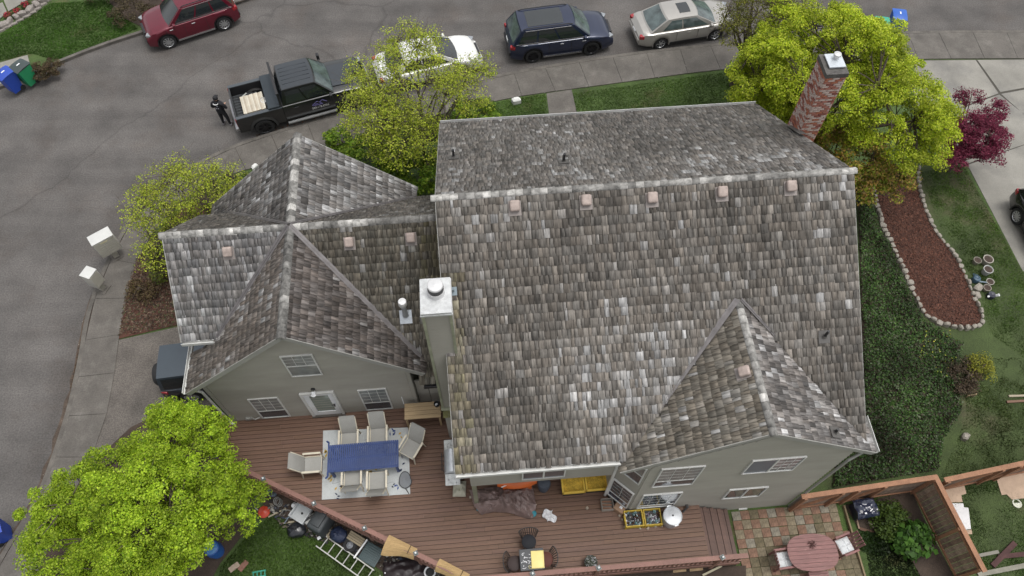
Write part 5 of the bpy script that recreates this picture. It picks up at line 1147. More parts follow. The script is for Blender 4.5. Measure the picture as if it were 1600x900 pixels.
# assorted small litter in the heap: pipes, bars, brackets and pots
random.seed(44); LIT = [(428, 772, 'blue-grey bucket', 0), (437, 786, 'grey coil of pipe', 1), (461, 791, 'small white jug', 2), (446, 800, 'grey metal bracket', 3), (453, 812, 'bent grey frame', 3), (492, 826, 'yellow-white scrap', 4), (434, 803, 'pale wood strip', 5), (452, 818, 'thin wood strip', 5), (499, 841, 'white plastic clip', 4), (520, 838, 'tangle of pale rope', 1), (604, 895, 'square white cap', 4)]
for px, py, nm, k in LIT:
    t = junk(nm.replace('-', '_').replace(' ', '_'), nm + ' lying in the junk heap under the deck rail', 'junk', px, py, .03, random.uniform(0, 180)); m_ = {'b': P('blue_grey', (.16, .20, .24), .5), 'g': P('dull_grey', (.22, .22, .21), .5, metal=.3), 's': WHITEP, 'y': P('yellow_white', (.5, .48, .3), .6), 'p': P('pale_strip', (.32, .28, .2), .8), 't': P('pale_strip', (.32, .28, .2), .8), 'w': WHITEP}[nm[0]]
    mb = MB()
    if k == 0: mb.lathe([(0, 0), (.10, 0), (.14, .26), (.13, .26), (.09, .03), (0, .03)], n=16)
    elif k == 1: 
        for q in range(3): mb.tube([Vector((.13 * math.cos(a) + .02 * q, .10 * math.sin(a) + .03 * q, .04 + .05 * q)) for a in np.linspace(0, 6.2, 12)], .015, 6)
    elif k == 2: mb.lathe([(0, 0), (.08, 0), (.09, .14), (.05, .18), (.03, .2), (.03, .24), (0, .24)], n=12)
    elif k == 3: mb.tube([(-.2, 0, .03), (0, .05, .12), (.15, -.04, .05), (.18, -.2, .04)], .016, 6); mb.tube([(-.1, .12, .03), (0, .05, .12), (.06, .15, .03)], .014, 6)
    elif k == 4: mb.rbox((0, 0, .04), (.12, .09, .05), .012, 2); mb.rbox((.03, .02, .08), (.05, .05, .04), .01, 1)
    else: mb.bar((-.3, 0, .03), (.3, .06, .06), .05, .02)
    mb.build('piece', m_, t)
# dark brush pile and pots at the bottom edge
t = junk('white_rimmed_pot', 'black pot with a white rim beside the rolled straw mat', 'pot', 673, 896); mb = MB(); mb.lathe([(0, 0), (.12, 0), (.17, .24), (.14, .24), (.12, .18), (0, .18)], n=18); mb.build('pot', BLACKP, t, smooth=True); mb = MB(); mb.lathe([(.14, .24), (.19, .25), (.19, .27), (.14, .265)], n=18); mb.build('rim', WHITEP, t, smooth=True)
t = junk('dark_tarp_pile', 'dark folded tarp pile below the flaring straw mat', 'tarp', 636, 893, 0, 10); mb = MB(); mb.grid(lambda u, v: (-.75 + 1.5 * u, -.42 + .84 * v, .02 + (.22 * (math.sin(math.pi * u) * math.sin(math.pi * v)) ** .5) + .10 * mnoise.noise(Vector((u * 7, v * 5, 4)))), 26, 16); mb.build('folds', P('plum_black_tarp', (.028, .020, .022), .4, bump=.6, bscale=6), t, smooth=True)
t = junk('blue_barrel', 'blue plastic barrel half hidden by the green tree', 'barrel', 340, 862); mb = MB(); mb.lathe([(0, 0), (.22, 0), (.26, .3), (.23, .6), (.2, .62), (.18, .58), (0, .58)], n=22); mb.build('drum', P('blue_barrel', (.02, .09, .32), .35), t, smooth=True); mb = MB(); mb.lathe([(.2, .62), (.15, .66), (0, .67)], n=22); mb.build('lid', P('light_blue', (.06, .19, .42), .35), t, smooth=True)
for i, (px, py, lb, c_) in enumerate(((366, 886, 'pale board scrap on the grass right of the green tree', (.36, .28, .22)), (380, 884, 'reddish board scrap on the grass right of the green tree', (.22, .11, .08)))):
    p = lot(px, py, .03); mb = MB(); mb.box((0, 0, 0), (.34, .17, .03)); mb.box((0, .0, .03), (.1, .16, .025)); tag(mb.build('board_scrap', P('scrap%d' % i, c_, .8), None, p, R(40 + 15 * i)), lb, 'board')
p = lot(405, 897, .05); mb = MB(); mb.box((0, .08, 0), (.42, .04, .06)); mb.box((0, -.08, 0), (.42, .04, .06)); [mb.box((-.18 + .12 * k, 0, .0), (.03, .16, .04)) for k in range(4)]; tag(mb.build('teal_rack', P('teal_green', (.03, .25, .17), .5), None, p, R(10)), 'small teal green rack on the grass at the bottom edge', 'rack')

# ================================================================ RIGHT SIDE YARD
CARD = P('tan_cardboard', (.40, .29, .21), .85, var=.15, scale=3); 
def flat_sheet(name, label, px, m, th=.012, cat='cardboard'):
    q = [lot(*a) for a in px]; c = sum(q, Vector()) / len(q); mb = MB(); n_ = len(q)
    zz = [lz(v.x, v.y) + .035 - c.z for v in q]
    mb.add([(v.x - c.x, v.y - c.y, z) for v, z in zip(q, zz)] + [(v.x - c.x, v.y - c.y, z + th) for v, z in zip(q, zz)], [tuple(range(n_)), tuple(range(2 * n_ - 1, n_ - 1, -1))] + [(i, n_ + i, n_ + (i + 1) % n_, (i + 1) % n_) for i in range(n_)])
    return tag(mb.build(name, m, None, c), label, cat)
flat_sheet('cardboard_sheet', 'tan cardboard sheet on the grass just right of the fence corner', ((1466, 760), (1504, 753), (1509, 772), (1501, 774), (1503, 785), (1476, 786)), CARD)
flat_sheet('white_board', 'white panel lying below the tan cardboard right of the fence', ((1478, 787), (1504, 787), (1505, 793), (1512, 794), (1516, 827), (1498, 829)), P('white_board', (.58, .57, .57), .6), cat='panel')
flat_sheet('cardboard_strip', 'narrow tan strip under the lower edge of the white panel', ((1497, 830), (1517, 828), (1518, 835), (1501, 835)), CARD)
flat_sheet('cardboard_sheet', 'large tan cardboard sheet at the right edge beyond the fence', ((1554, 743), (1564, 738), (1620, 733), (1640, 760), (1630, 776), (1580, 781), (1572, 773), (1564, 774)), CARD)
p = lot(1588, 787); mb = MB(); mb.lathe([(0, .01), (.11, .01), (.15, .05), (.14, .055), (.1, .03), (0, .03)], n=18); tag(mb.build('white_dish', P('ivory_dish', (.6, .6, .5), .4), None, p, smooth=True), 'ivory dish lying on the grass below the large cardboard sheet', 'dish')
for i, (pa, pb, w_, lb) in enumerate((((1551, 884), (1586, 848), .16, 'rotten dark red board lying diagonally at lower right'), ((1530, 868), (1560, 862), .10, 'grey short board beside the rotten diagonal board'), ((1528, 898), (1640, 876), .14, 'long pale grey timber along the bottom right corner'), ((1560, 870), (1640, 862), .14, 'dark red board lying level at the right edge'), ((1576, 619), (1640, 617), .07, 'pale split stick at the right edge of the side yard'), ((1573, 628), (1640, 624), .08, 'reddish split stick just below the pale one at the right edge'))):
    a, b = lot(*pa, .05 + .03 * (i == 0)), lot(*pb, .05 + .03 * (i == 0)); m_ = (a + b) / 2; mb = MB(); mb.bar(a - m_, b - m_, w_, .05); tag(mb.build('loose_board', (P('rot_red', (.07, .032, .03), .9, var=.4), P('grey_board', (.20, .19, .16), .8), P('grey_timber', (.22, .21, .17), .8, var=.3), P('rot_red', (.07, .032, .03), .9), P('pale_split', (.32, .27, .2), .8), P('reddish_split', (.16, .09, .06), .8))[i], None, m_), lb, 'board')
SOILP = mat('pot_soil', (.055, .038, .03), .95, var=.4, scale=10, fine=.4)
def pot(label, px, py, r_, h, col, name='plant_pot'):
    p = lot(px, py); t = thing(name, label, 'pot', p, 0, 'plant pots by the mulch bed'); mb = MB(); mb.lathe([(0, 0), (r_ * .7, 0), (r_ * .95, h * .9), (r_, h), (r_ * .86, h), (r_ * .8, h * .88)], n=24); mb.build('shell', P('pot_' + str(col), col, .6), t, smooth=True)
    mb = MB(); mb.lathe([(r_ * .84, h * .9), (r_ * .4, h * .93), (0, h * .91)], n=20); mb.build('soil', SOILP, t)
pot('thin-rimmed grey pot, left of the topmost pots', 1523, 411, .15, .22, (.22, .20, .165)); pot('widest stone-rimmed pot at the top of the pot group', 1538, 411, .19, .3, (.36, .33, .29)); pot('blue-grey walled pot with pale rim below the widest pot', 1538, 427, .18, .3, (.38, .38, .37))
pot('smaller pale-rimmed pot, upper of the lower pair', 1543, 444, .145, .2, (.33, .31, .27)); pot('smaller brown-soiled pot, lower of the lower pair', 1539, 453, .145, .18, (.27, .24, .2))
t = thing('watering_can', 'blue plastic watering can lying beside the mulch bed stones', 'watering can', lot(1522, 439), R(-40)); BW = P('slate_blue_plastic', (.05, .095, .14), .4)
mb = MB(); mb.lathe([(0, 0), (.12, 0), (.14, .05), (.13, .22), (.09, .25), (.07, .25), (0, .23)], n=18); mb.build('tank', BW, t, smooth=True); mb = MB(); mb.cyl((.1, 0, .08), (.34, 0, .26), .035, .022, 10); mb.build('spout', P('pale_blue', (.30, .38, .44), .4), t); mb = MB(); mb.tube([(-.12, 0, .2), (-.2, 0, .3), (-.05, 0, .36), (.06, 0, .28)], .016, 8); mb.build('handle', BW, t)
t = thing('blue_watering_jug', 'dark navy jug with a white spout below the lowest pots', 'jug', lot(1546, 464), R(-30)); mb = MB(); mb.lathe([(0, 0), (.13, 0), (.15, .1), (.13, .2), (.1, .2), (0, .18)], n=16); mb.build('tank', P('navy_plastic', (.018, .02, .035), .3), t, smooth=True); mb = MB(); mb.cyl((.1, .02, .12), (.2, .05, .26), .04, .055, 12); mb.build('spout', WHITEP, t); mb = MB(); mb.cyl((-.08, -.1, .12), (-.1, -.16, .2), .03, .04, 10); mb.build('cap', WHITEP, t)
t = thing('wire_crate', 'thin wooden square frame crate on the side yard grass', 'crate', lot(1512, 612), R(10)); 
for s in (-1, 1): mb = MB(); mb.box((s * .15, 0, .14), (.03, .36, .03)); mb.build('frame_bar', P('tan_stick', (.30, .23, .13), .8), t); mb = MB(); mb.box((0, s * .18, .14), (.33, .03, .029)); mb.build('frame_bar', P('tan_stick', (.30, .23, .13), .8), t)
for sx in (-1, 1):
    for sy in (-1, 1): mb = MB(); mb.box((sx * .15, sy * .18, .07), (.03, .03, .14)); mb.build('leg', P('tan_stick', (.30, .23, .13), .8), t)
for k in range(4): mb = MB(); mb.box((-.09 + .06 * k, 0, .06), (.012, .34, .012)); mb.build('wire', P('tan_stick', (.30, .23, .13), .8), t)
tag(stone(lot(1506, 684), .14, .12, .2, 1, None, 'grey_rock'), 'single grey rock in the ivy near the fence', 'rock')

# ================================================================ MAILBOXES, BINS
BOXM = P('cream_steel', (.46, .445, .40), .45)
def mailbox(name, label, bpx, tpx, w_, d_, h, rows, cols, rz, zc):
    p = lot(*bpx); t = thing(name, label, 'mailbox', p, rz)
    mb = MB(); mb.rbox((0, 0, zc), (d_, w_, h), .015, 2); mb.build('cabinet', BOXM, t, smooth=True)
    mb = MB(); mb.rbox((0, 0, zc + h / 2 + .012), (d_ + .03, w_ + .03, .03), .01, 2); mb.build('lid', P('white_steel', (.56, .56, .54), .4), t, smooth=True)
    mb = MB(); mb.box((0, 0, (zc - h / 2) / 2), (.16, .2, zc - h / 2)); mb.build('pedestal', P('putty_steel', (.38, .36, .31), .5), t)
    mb = MB(); mb.box((0, 0, .04), (.42, .42, .06)); mb.build('base_pad', KERB, t)
    for r_ in range(rows):
        for c_ in range(cols):
            hh, ww = (h - .08) / rows, (w_ - .06) / cols
            mb = MB(); mb.rbox((d_ / 2 + .004, -w_ / 2 + .03 + ww * (c_ + .5), zc - h / 2 + .04 + hh * (r_ + .5)), (.012, ww - .012, hh - .012), .004, 1); dr = mb.build('door', P('putty_door', (.43, .41, .355), .45), t)
            mb = MB(); mb.cyl((d_ / 2 + .008, -w_ / 2 + .03 + ww * (c_ + .78), zc - h / 2 + .04 + hh * (r_ + .5)), (d_ / 2 + .018, -w_ / 2 + .03 + ww * (c_ + .78), zc - h / 2 + .04 + hh * (r_ + .5)), .012, .012, 8); mb.build('lock', P('grey_metal', (.3, .3, .28), .5), dr)
    return t
mailbox('cluster_mailbox', 'large cream cluster mailbox with rows of small doors on the kerb', (183, 401), None, .78, .46, .86, 7, 2, R(-52), .95)
t = bpy.data.objects['cluster_mailbox']; mb = MB(); mb.box((.242, .0, 1.28), (.006, .26, .045)); mb.build('mail_slot', P('pale_yellow_plate', (.6, .55, .34), .5), t)
mailbox('parcel_locker', 'smaller white parcel locker on the kerb below the cluster mailbox', (162, 452), None, .42, .40, .72, 1, 1, R(-20), .84)
def wheelie(label, p, rz, body, lidc, z=0.0):
    t = thing('wheeled_bin', label, 'bin', Vector((p.x, p.y, z)), rz, 'wheeled bins'); bmn = P('bin_' + str(body), body, .45); lm = P('bin_' + str(lidc), lidc, .4)
    mb = MB(); vs = []; 
    for zz, a, b in ((.08, .22, .22), (.55, .26, .27), (1.0, .29, .32)): vs += [(-b, -a, zz), (b, -a, zz), (b, a, zz), (-b, a, zz)]
    mb.add(vs, [(3, 2, 1, 0)] + [(i, (i + 1) % 4, 4 + (i + 1) % 4, 4 + i) for i in range(4)] + [(4 + i, 4 + (i + 1) % 4, 8 + (i + 1) % 4, 8 + i) for i in range(4)] + [(8, 9, 10, 11)]); mb.build('tub', bmn, t)
    mb = MB(); mb.grid(lambda u, v: (-.36 + .74 * u, -.31 + .62 * v, 1.0 + .09 * math.sin(math.pi * (.08 + .84 * u)) * math.sin(math.pi * (.1 + .8 * v)) ** .5), 8, 8); mb.box((0, 0, 1.005), (.7, .6, .03)); mb.build('lid', lm, t, smooth=True)
    mb = MB(); mb.cyl((-.36, -.24, 1.0), (-.36, .24, 1.0), .018); mb.build('handle', lm, t)
    for s in (-1, 1): mb = MB(); mb.cyl((-.2, s * .26, .12), (-.2, s * .21, .12), .12, .12, 16); mb.build('wheel', RUBBER, t)
    mb = MB(); mb.box((.0, .0, 1.095), (.16, .06, .006)); mb.build('lid_emboss', WHITEP, t); return t
BL, GR = (.018, .06, .36), (.02, .24, .10)
wheelie('blue wheeled bin on the far drive at upper left', at(27, 141, LOT), R(-120), BL, BL, LOT); wheelie('green wheeled bin with dark lid on the far drive', at(50, 130, LOT), R(-118), GR, (.04, .055, .055), LOT)
wheelie('blue wheeled bin in the street at lower left', at(10, 838, 0), R(30), BL, BL, 0); wheelie('blue wheeled bin in the street behind the big green tree', at(1391, 50, 0), R(-100), (.02, .10, .40), (.02, .10, .42), 0)
wheelie('teal green wheeled bin half hidden behind the big green tree', at(1365, 62, 0), R(-100), (.03, .30, .20), (.03, .32, .22), 0)
p = lot(807, 160); o = stone(p, .2, .16, .22, .4, None, 'white_rock', P('white_rock', (.62, .62, .60), .7)); tag(o, 'white rock on the front lawn beside the front path', 'rock')
p = lot(399, 263); o = stone(p, .16, .12, .2, .9, None, 'white_rock', P('white_rock', (.62, .62, .60), .7)); tag(o, 'white rock at the edge of the left gable roof', 'rock')

# firewood under the front rail
random.seed(61); FW = P('split_firewood', (.36, .25, .14), .85, var=.3, scale=6); FB = P('firewood_bark', (.10, .07, .05), .9)
for i, (px, py, lb) in enumerate(((985, 893, 'first'), (1006, 895, 'second'), (1030, 892, 'third'), (1052, 895, 'fourth'), (1078, 893, 'fifth'))):
    p = lot(px, py, .06); t = thing('firewood_log', lb + ' split log from the left under the front deck rail', 'log', p, R(random.uniform(-20, 60)), 'firewood under the front rail')
    mb = MB(); mb.extrude([(0, 0), (.12, -.03), (.10, .09)], Matrix(((0, 0, 1), (1, 0, 0), (0, 1, 0))), .42); mb.build('wood', FW, t); mb = MB(); mb.box((.21, .11, .03), (.42, .015, .12)); mb.build('bark', FB, t)
a, b = lot(1098, 899, .1), lot(1128, 884, .3); m_ = (a + b) / 2; mb = MB(); mb.bar(a - m_, b - m_, .06, .04); tag(mb.build('timber_offcut', P('pale_stick', (.42, .38, .27), .8), None, m_), 'pale stick leaning under the right end of the front rail', 'timber')

o = chips([lot(*p) for p in ((405, 775), (440, 785), (560, 832), (640, 872), (720, 905), (640, 910), (590, 885), (500, 846), (440, 822))], 2600, .10, CHIPM, 'debris', .02, .11, [(.03, .028, .027), (.015, .015, .016), (.09, .075, .055), (.22, .21, .19), (.05, .035, .028), (.03, .035, .05)])
tag(o, 'dark mixed scraps and twigs strewn below the diagonal deck rail', 'debris')

# ================================================================ VEHICLES (x forward, z up, origin on the ground)
def lerp(a, b, t): return a + (b - a) * t
def interp(pts, x):
    if x <= pts[0][0]: return pts[0][1]
    for (x0, y0), (x1, y1) in zip(pts, pts[1:]):
        if x <= x1: t = (x - x0) / (x1 - x0); t = t * t * (3 - 2 * t) * .5 + t * .5; return lerp(y0, y1, t)
    return pts[-1][1]
def wheel(t, x, y, r_, w_, rimc, spokes=10, dark=False):
    s = 1 if y > 0 else -1; Mx = Matrix.Rotation(R(-90) * s, 3, 'X')
    mb = MB(); mb.lathe([(r_ * .66, -w_ / 2), (r_ * .9, -w_ / 2), (r_, -w_ * .32), (r_, w_ * .32), (r_ * .9, w_ / 2), (r_ * .66, w_ / 2 - .005), (r_ * .6, w_ / 2 - .05)], (x, y, r_), 26, Mx); wo = mb.build('wheel', RUBBER, t, smooth=True)
    rm = P('rim_dark', (.03, .03, .033), .35, metal=.6) if dark else P('rim_silver', (.50, .51, .52), .3, metal=.7)
    mb = MB(); mb.lathe([(r_ * .68, w_ / 2 - .012), (r_ * .64, w_ / 2 - .004), (r_ * .60, w_ / 2 - .03)], (x, y, r_), 26, Mx)
    for k in range(spokes):
        a = 2 * math.pi * k / spokes; d = Vector((math.cos(a), 0, math.sin(a))); c = Vector((x, y + s * (w_ / 2 - .02), r_)); mb.bar(c + d * r_ * .1, c + d * r_ * .64, .05 * r_ / .35, .022, up=(0, 1, 0))
    mb.cyl((x, y + s * (w_ / 2 - .05), r_), (x, y + s * (w_ / 2 - .005), r_), r_ * .16, r_ * .13, 12); mb.build('rim', rm, wo)
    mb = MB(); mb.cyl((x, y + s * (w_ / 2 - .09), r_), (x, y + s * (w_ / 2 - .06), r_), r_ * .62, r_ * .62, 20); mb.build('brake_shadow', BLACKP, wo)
def body_loft(stations, W, zt, zb, plan, crown=.03, open_bottom=True, shoulder=.06):
    mb = MB(); K = 15; rows = []
    for x in stations:
        t, b, w_ = zt(x), zb(x), W / 2 * plan(x); h = t - b; cr = crown
        half = [(w_ * .955, b), (w_ * .985, b + h * .18), (w_, b + h * .48), (w_ * .985, b + h * .74), (w_ * .955, t - shoulder * .55), (w_ * .90, t - .008), (w_ * .5, t + cr * .75), (0, t + cr)]
        rows.append([(x, y, z) for y, z in half] + [(x, -y, z) for y, z in reversed(half[:-1])])
    vs = [p for r_ in rows for p in r_]; fs = []
    for i in range(len(rows) - 1):
        for k in range(K - 1): fs.append((i * K + k, i * K + k + 1, (i + 1) * K + k + 1, (i + 1) * K + k))
    fs.append(tuple(range(K))); fs.append(tuple(range(len(vs) - 1, len(vs) - K - 1, -1))); mb.add(vs, fs); return mb
def arch_fn(sill, xs, ra, zc):
    def f(x):
        z = sill(x)
        for xw in xs:
            if abs(x - xw) < ra: z = max(z, zc + math.sqrt(ra * ra - (x - xw) ** 2))
        return z
    return f
def station_list(x0, x1, xs, ra, n=26):
    s = set(np.round(np.linspace(x0, x1, n), 4))
    for xw in xs:
        for a in np.linspace(-1, 1, 15): s.add(round(xw + ra * math.sin(a * math.pi / 2), 4))
        s.add(round(xw - ra - .002, 4)); s.add(round(xw + ra + .002, 4))
    return sorted(q for q in s if x0 <= q <= x1)
class Cabin:
    """glasshouse between belt and roof, with glass patches lying just proud of it"""
    def __init__(s, xb0, xb1, xr0, xr1, zb, zr, wb, wr, crown=.05, bulge=.10, rb=.05): s.__dict__.update(locals())
    def front(s, u, v, o=0):  # u -1..1
        y = u * lerp(s.wb, s.wr, v); x = lerp(s.xb1, s.xr1, v) + s.bulge * (1 - u * u) * (1 - .3 * v) + o * .8; return (x, y, lerp(s.zb, s.zr, v) + v * s.crown * (1 - u * u) + o * .6)
    def rear(s, u, v, o=0):
        y = u * lerp(s.wb, s.wr, v); x = lerp(s.xb0, s.xr0, v) - s.rb * (1 - u * u) * (1 - .3 * v) - o * .8; return (x, y, lerp(s.zb, s.zr, v) + v * s.crown * (1 - u * u) + o * .6)
    def side(s, t, v, sg, o=0):
        x = lerp(lerp(s.xb0, s.xr0, v), lerp(s.xb1, s.xr1, v), t); return (x, sg * (lerp(s.wb, s.wr, v) + .02 * math.sin(math.pi * v) + o), lerp(s.zb, s.zr, v) + o * .3)
    def roof(s, t, u, o=0):
        x = lerp(s.xr0 - s.rb * .7 * (1 - u * u), s.xr1 + s.bulge * .7 * (1 - u * u), t); return (x, u * s.wr, s.zr + s.crown * (1 - u * u) + .012 * math.sin(math.pi * t) + o)
    def shell(s):
        mb = MB(); mb.grid(lambda a, b: s.front(2 * a - 1, b), 10, 4); mb.grid(lambda a, b: s.rear(2 * a - 1, b), 10, 4, flip=True)
        for sg in (-1, 1): mb.grid(lambda a, b: s.side(a, b, sg), 8, 4, flip=sg > 0)
        mb.grid(lambda a, b: s.roof(a, 2 * b - 1), 8, 10); return mb
    def patch(s, kind, a0, a1, b0, b1, sg=1, o=.008, skew=(0, 0)):
        mb = MB(); f = {'front': lambda a, b: s.front(lerp(a0, a1, a), lerp(b0, b1, b), o), 'rear': lambda a, b: s.rear(lerp(a0, a1, a), lerp(b0, b1, b), o),
                        'side': lambda a, b: s.side(lerp(a0 + skew[0] * b, a1 + skew[1] * b, a), lerp(b0, b1, b), sg, o), 'roof': lambda a, b: s.roof(lerp(a0, a1, a), lerp(b0, b1, b), o)}[kind]
        mb.grid(f, 8, 5); return mb
CARG = P('car_glass', (.018, .022, .024), .04, spec=1.0, var=.1); CARGL = P('pale_car_glass', (.075, .10, .10), .05, spec=1.0, var=.5, scale=3)
def paint(name, c, rough=.3, metal=.35): return P('paint_' + name, c, rough, metal=metal, coat=.8, var=.06, fine=.03)
def make_car(label, cat, loc, rz, L, W, wb, r_, hood, belt, roofz, pm, kind='suv', glass=CARG, xoff=0.0, rail=None, sunroof=None, rim_dark=False, trim=None, trunk=None, name='parked_car', backglass=None, group='cars parked in the street', spare=False):
    t = thing(name, label, cat, loc, rz, group)
    xf, xr = wb / 2 + xoff, -wb / 2 + xoff; ra = r_ + .06; x0, x1 = -L / 2, L / 2
    if kind == 'sedan':
        C = Cabin(x0 + .50, x1 - 1.12, x0 + 1.30, x1 - 2.05, belt, roofz, W * .44, W * .335, .05, .12, .10)
        top = [(x0, belt - .22), (x0 + .04, belt - .06), (x0 + .3, belt - .01), (x0 + .8, belt + .0), (x1 - 1.15, belt), (x1 - .9, hood + .02), (x1 - .3, hood - .10), (x1 - .06, hood - .22), (x1, hood - .36)]
    elif kind == 'jeep':
        C = Cabin(x0 + .05, x1 - 1.35, x0 + .13, x1 - 1.75, belt, roofz, W * .46, W * .37, .03, .03, .01)
        top = [(x0, belt - .05), (x0 + .05, belt), (x1 - 1.4, belt), (x1 - 1.3, hood), (x1 - .2, hood - .03), (x1, hood - .12)]
    else:
        C = Cabin(x0 + .10, x1 - 1.12, x0 + .52, x1 - 1.86, belt, roofz, W * .455, W * .365, .045, .11, .06)
        top = [(x0, belt - .25), (x0 + .05, belt - .08), (x0 + .2, belt), (x1 - 1.15, belt), (x1 - .95, hood + .03), (x1 - .35, hood - .06), (x1 - .07, hood - .2), (x1, hood - .38)]
    plan = lambda x: 1 - .16 * max(0, (abs(x) - (L / 2 - .75)) / .75) ** 2.2 if kind != 'jeep' else 1 - .04 * max(0, (abs(x) - (L / 2 - .3)) / .3)
    sill = lambda x: .24 + .10 * max(0, (abs(x) - (L / 2 - .5)) / .5)
    zb = arch_fn(sill, (xf, xr), ra, r_)
    mb = body_loft(station_list(x0, x1, (xf, xr), ra), W, lambda x: interp(top, x), zb, plan); bo = mb.build('body', pm, t, smooth=True)
    mb = MB(); mb.box((xoff * .5, 0, .42), (L - .7, W * .70, .34)); mb.build('underbody', BLACKP, t)
    for x in (xf, xr):                      # wheel arch liners
        for sg in (-1, 1):
            mb = MB(); pts = [(x + ra * 1.0 * math.cos(a), r_ + ra * 1.0 * math.sin(a)) for a in np.linspace(-.25, math.pi + .25, 15)]
            yy = W / 2 * plan(x) * .985
            mb.add([(p[0], sg * yy, p[1]) for p in pts] + [(p[0] * .995 + x * .005, sg * (yy - .3), p[1] - .004) for p in pts] + [(x + (p[0] - x) * 1.10, sg * (yy + .012), r_ + (p[1] - r_) * 1.10) for p in pts], [(i, i + 1, 16 + i, 15 + i) for i in range(14)] + [(i, i + 1, 31 + i, 30 + i) for i in range(14)]); mb.build('wheel_arch', BLACKP if kind != 'sedan' else pm, t)
            wheel(t, x, sg * (W / 2 - .13), r_, .22, None, 10 if kind != 'sedan' else 6, rim_dark)
    cab = C.shell().build('cabin', pm, t, smooth=True)
    C.patch('front', -.93, .93, .05, .95).build('windscreen', glass, t, smooth=True); C.patch('rear', -.90, .90, .12, .92).build('rear_window', backglass or glass, t, smooth=True)
    cuts = {'suv': ((.06, .30), (.325, .60), (.625, .93)), 'sedan': ((.16, .47), (.50, .90)), 'jeep': ((.05, .45), (.50, .95))}[kind]
    for sg in (-1, 1):
        for k, (a0, a1) in enumerate(cuts): C.patch('side', a0, a1, .10, .88, sg).build('side_window', CARG if kind != 'sedan' else glass, t, smooth=True)
        if trim:
            mb = MB(); p0, p1 = [Vector(C.side(a, .04, sg, .012)) for a in (.04, .96)]; mb.bar(p0, p1, .02, .025); q0, q1 = [Vector(C.side(a, .94, sg, .012)) for a in (.08, .93)]; mb.bar(q0, q1, .02, .02); mb.build('window_trim', trim, t)
        for hx in ((-.05, .95) if kind != 'jeep' else (-.2,)):
            mb = MB(); mb.rbox((hx + xoff, sg * (W / 2 * .985 + .012), belt - .14), (.17, .03, .035), .012, 1); mb.build('door_handle', trim or pm, t)
        for dx in ((-.62, .38, 1.18) if kind != 'jeep' else (-.5, .55)):
            mb = MB(); mb.box((dx + xoff, sg * W / 2 * .992, (belt + .35) / 2), (.012, .02, belt - .5)); mb.build('door_seam', BLACKP, t)
        mb = MB(); p = Vector(C.side(.93, .02, sg)); mb.rbox(p + Vector((.0, sg * .11, .05)), (.12, .2, .13), .04, 2); mb.build('mirror', pm if kind != 'jeep' else BLACKP, t, smooth=True)
        # lights
        xh = x1 - .16; yl = W / 2 * plan(xh) - .17
        mb = MB(); mb.rbox((xh - .02, sg * yl, hood - .20), (.26, .24, .11), .04, 2, rz=-sg * .5); mb.build('headlight', LAMPW, t, smooth=True)
        xt = x0 + .12; yt = W / 2 * plan(xt) - .09
        mb = MB(); mb.rbox((xt, sg * yt, belt - .17), (.24, .18, .18), .04, 2, rz=sg * .3); mb.build('tail_light', LAMPR, t, smooth=True)
        mb = MB(); mb.box((xoff, sg * (W / 2 * .97), .31), (wb - 2 * ra - .05, .04, .08)); mb.build('sill_strip', trim or BLACKP, t)
        if rail: mb = MB(); pts = [Vector(C.roof(a, sg * .93, .05 if .05 < a < .95 else .005)) for a in (.03, .1, .5, .9, .97)]; mb.tube(pts, .018, 6); mb.build('roof_rail', rail, t)
    mb = MB(); mb.rbox((x1 - .06, 0, .46), (.22, W * .66, .24), .05, 2); mb.build('front_bumper', BLACKP if kind != 'sedan' else pm, t, smooth=True)
    mb = MB(); mb.rbox((x1 - .05, 0, hood - .30), (.12, W * .42, .16), .03, 2); mb.build('grille', BLACKP, t, smooth=True)
    mb = MB(); mb.rbox((x0 + .05, 0, .50), (.2, W * .78, .20), .05, 2); mb.build('rear_bumper', BLACKP if kind != 'sedan' else pm, t, smooth=True)
    mb = MB(); mb.box((x0 - .01 + (.0), 0, belt - .30), (.03, .32, .14)); mb.build('number_plate', WHITEP, t)
    if sunroof: C.patch('roof', *sunroof, o=.010).build('sunroof', CARG, t, smooth=True)
    if spare:
        My = Matrix.Rotation(R(-90), 3, 'Y'); mb = MB(); mb.lathe([(0, .12), (.2, .12), (.34, .11), (.38, .05), (.38, -.05), (.34, -.1), (0, -.1)], (x0 - .13, -.05, .95), 24, My); mb.build('spare_wheel', RUBBER, t, smooth=True)
    return t
def on_street(pr_, pf_, track_w, z=0.0):     # near-side wheel contacts (rear, front) -> centre and heading
    a, b = at(*pr_, z), at(*pf_, z); d = (b - a).to_2d().normalized(); left = Vector((-d.y, d.x)); m_ = ((a + b) / 2).to_2d()
    side = 1 if left.y > 0 else -1
    c = m_ + left * side * track_w; return Vector((c.x, c.y, z)), math.atan2(d.y, d.x), (b - a).length
c, a, l = on_street((833, 97), (922, 85), .83)
make_car('dark blue SUV with black panoramic roof parked at the kerb', 'car', c, a, 4.72, 1.86, 2.70, .37, 1.03, 1.08, 1.70, paint('navy', (.012, .020, .052)), 'suv', rail=BLACKP, sunroof=(.14, .80, -.74, .74), rim_dark=True, trim=CHROME, glass=CARGL, name='parked_suv')
c, a, l = on_street((1032, 75), (1112, 62), .78)
make_car('silver beige sedan with open-look sunroof parked right of the blue SUV', 'car', c, a, 4.68, 1.77, 2.62, .31, .90, .92, 1.40, paint('champagne', (.36, .345, .32)), 'sedan', glass=CARGL, sunroof=(.45, .80, -.55, .55), name='parked_sedan')
c, a, l = on_street((634, 140), (721, 119), .78)
make_car('white sedan parked under the yellow-green street tree', 'car', c, a, 4.65, 1.78, 2.65, .32, .90, .93, 1.42, paint('white', (.68, .68, .66), .3, 0), 'sedan', name='parked_sedan')
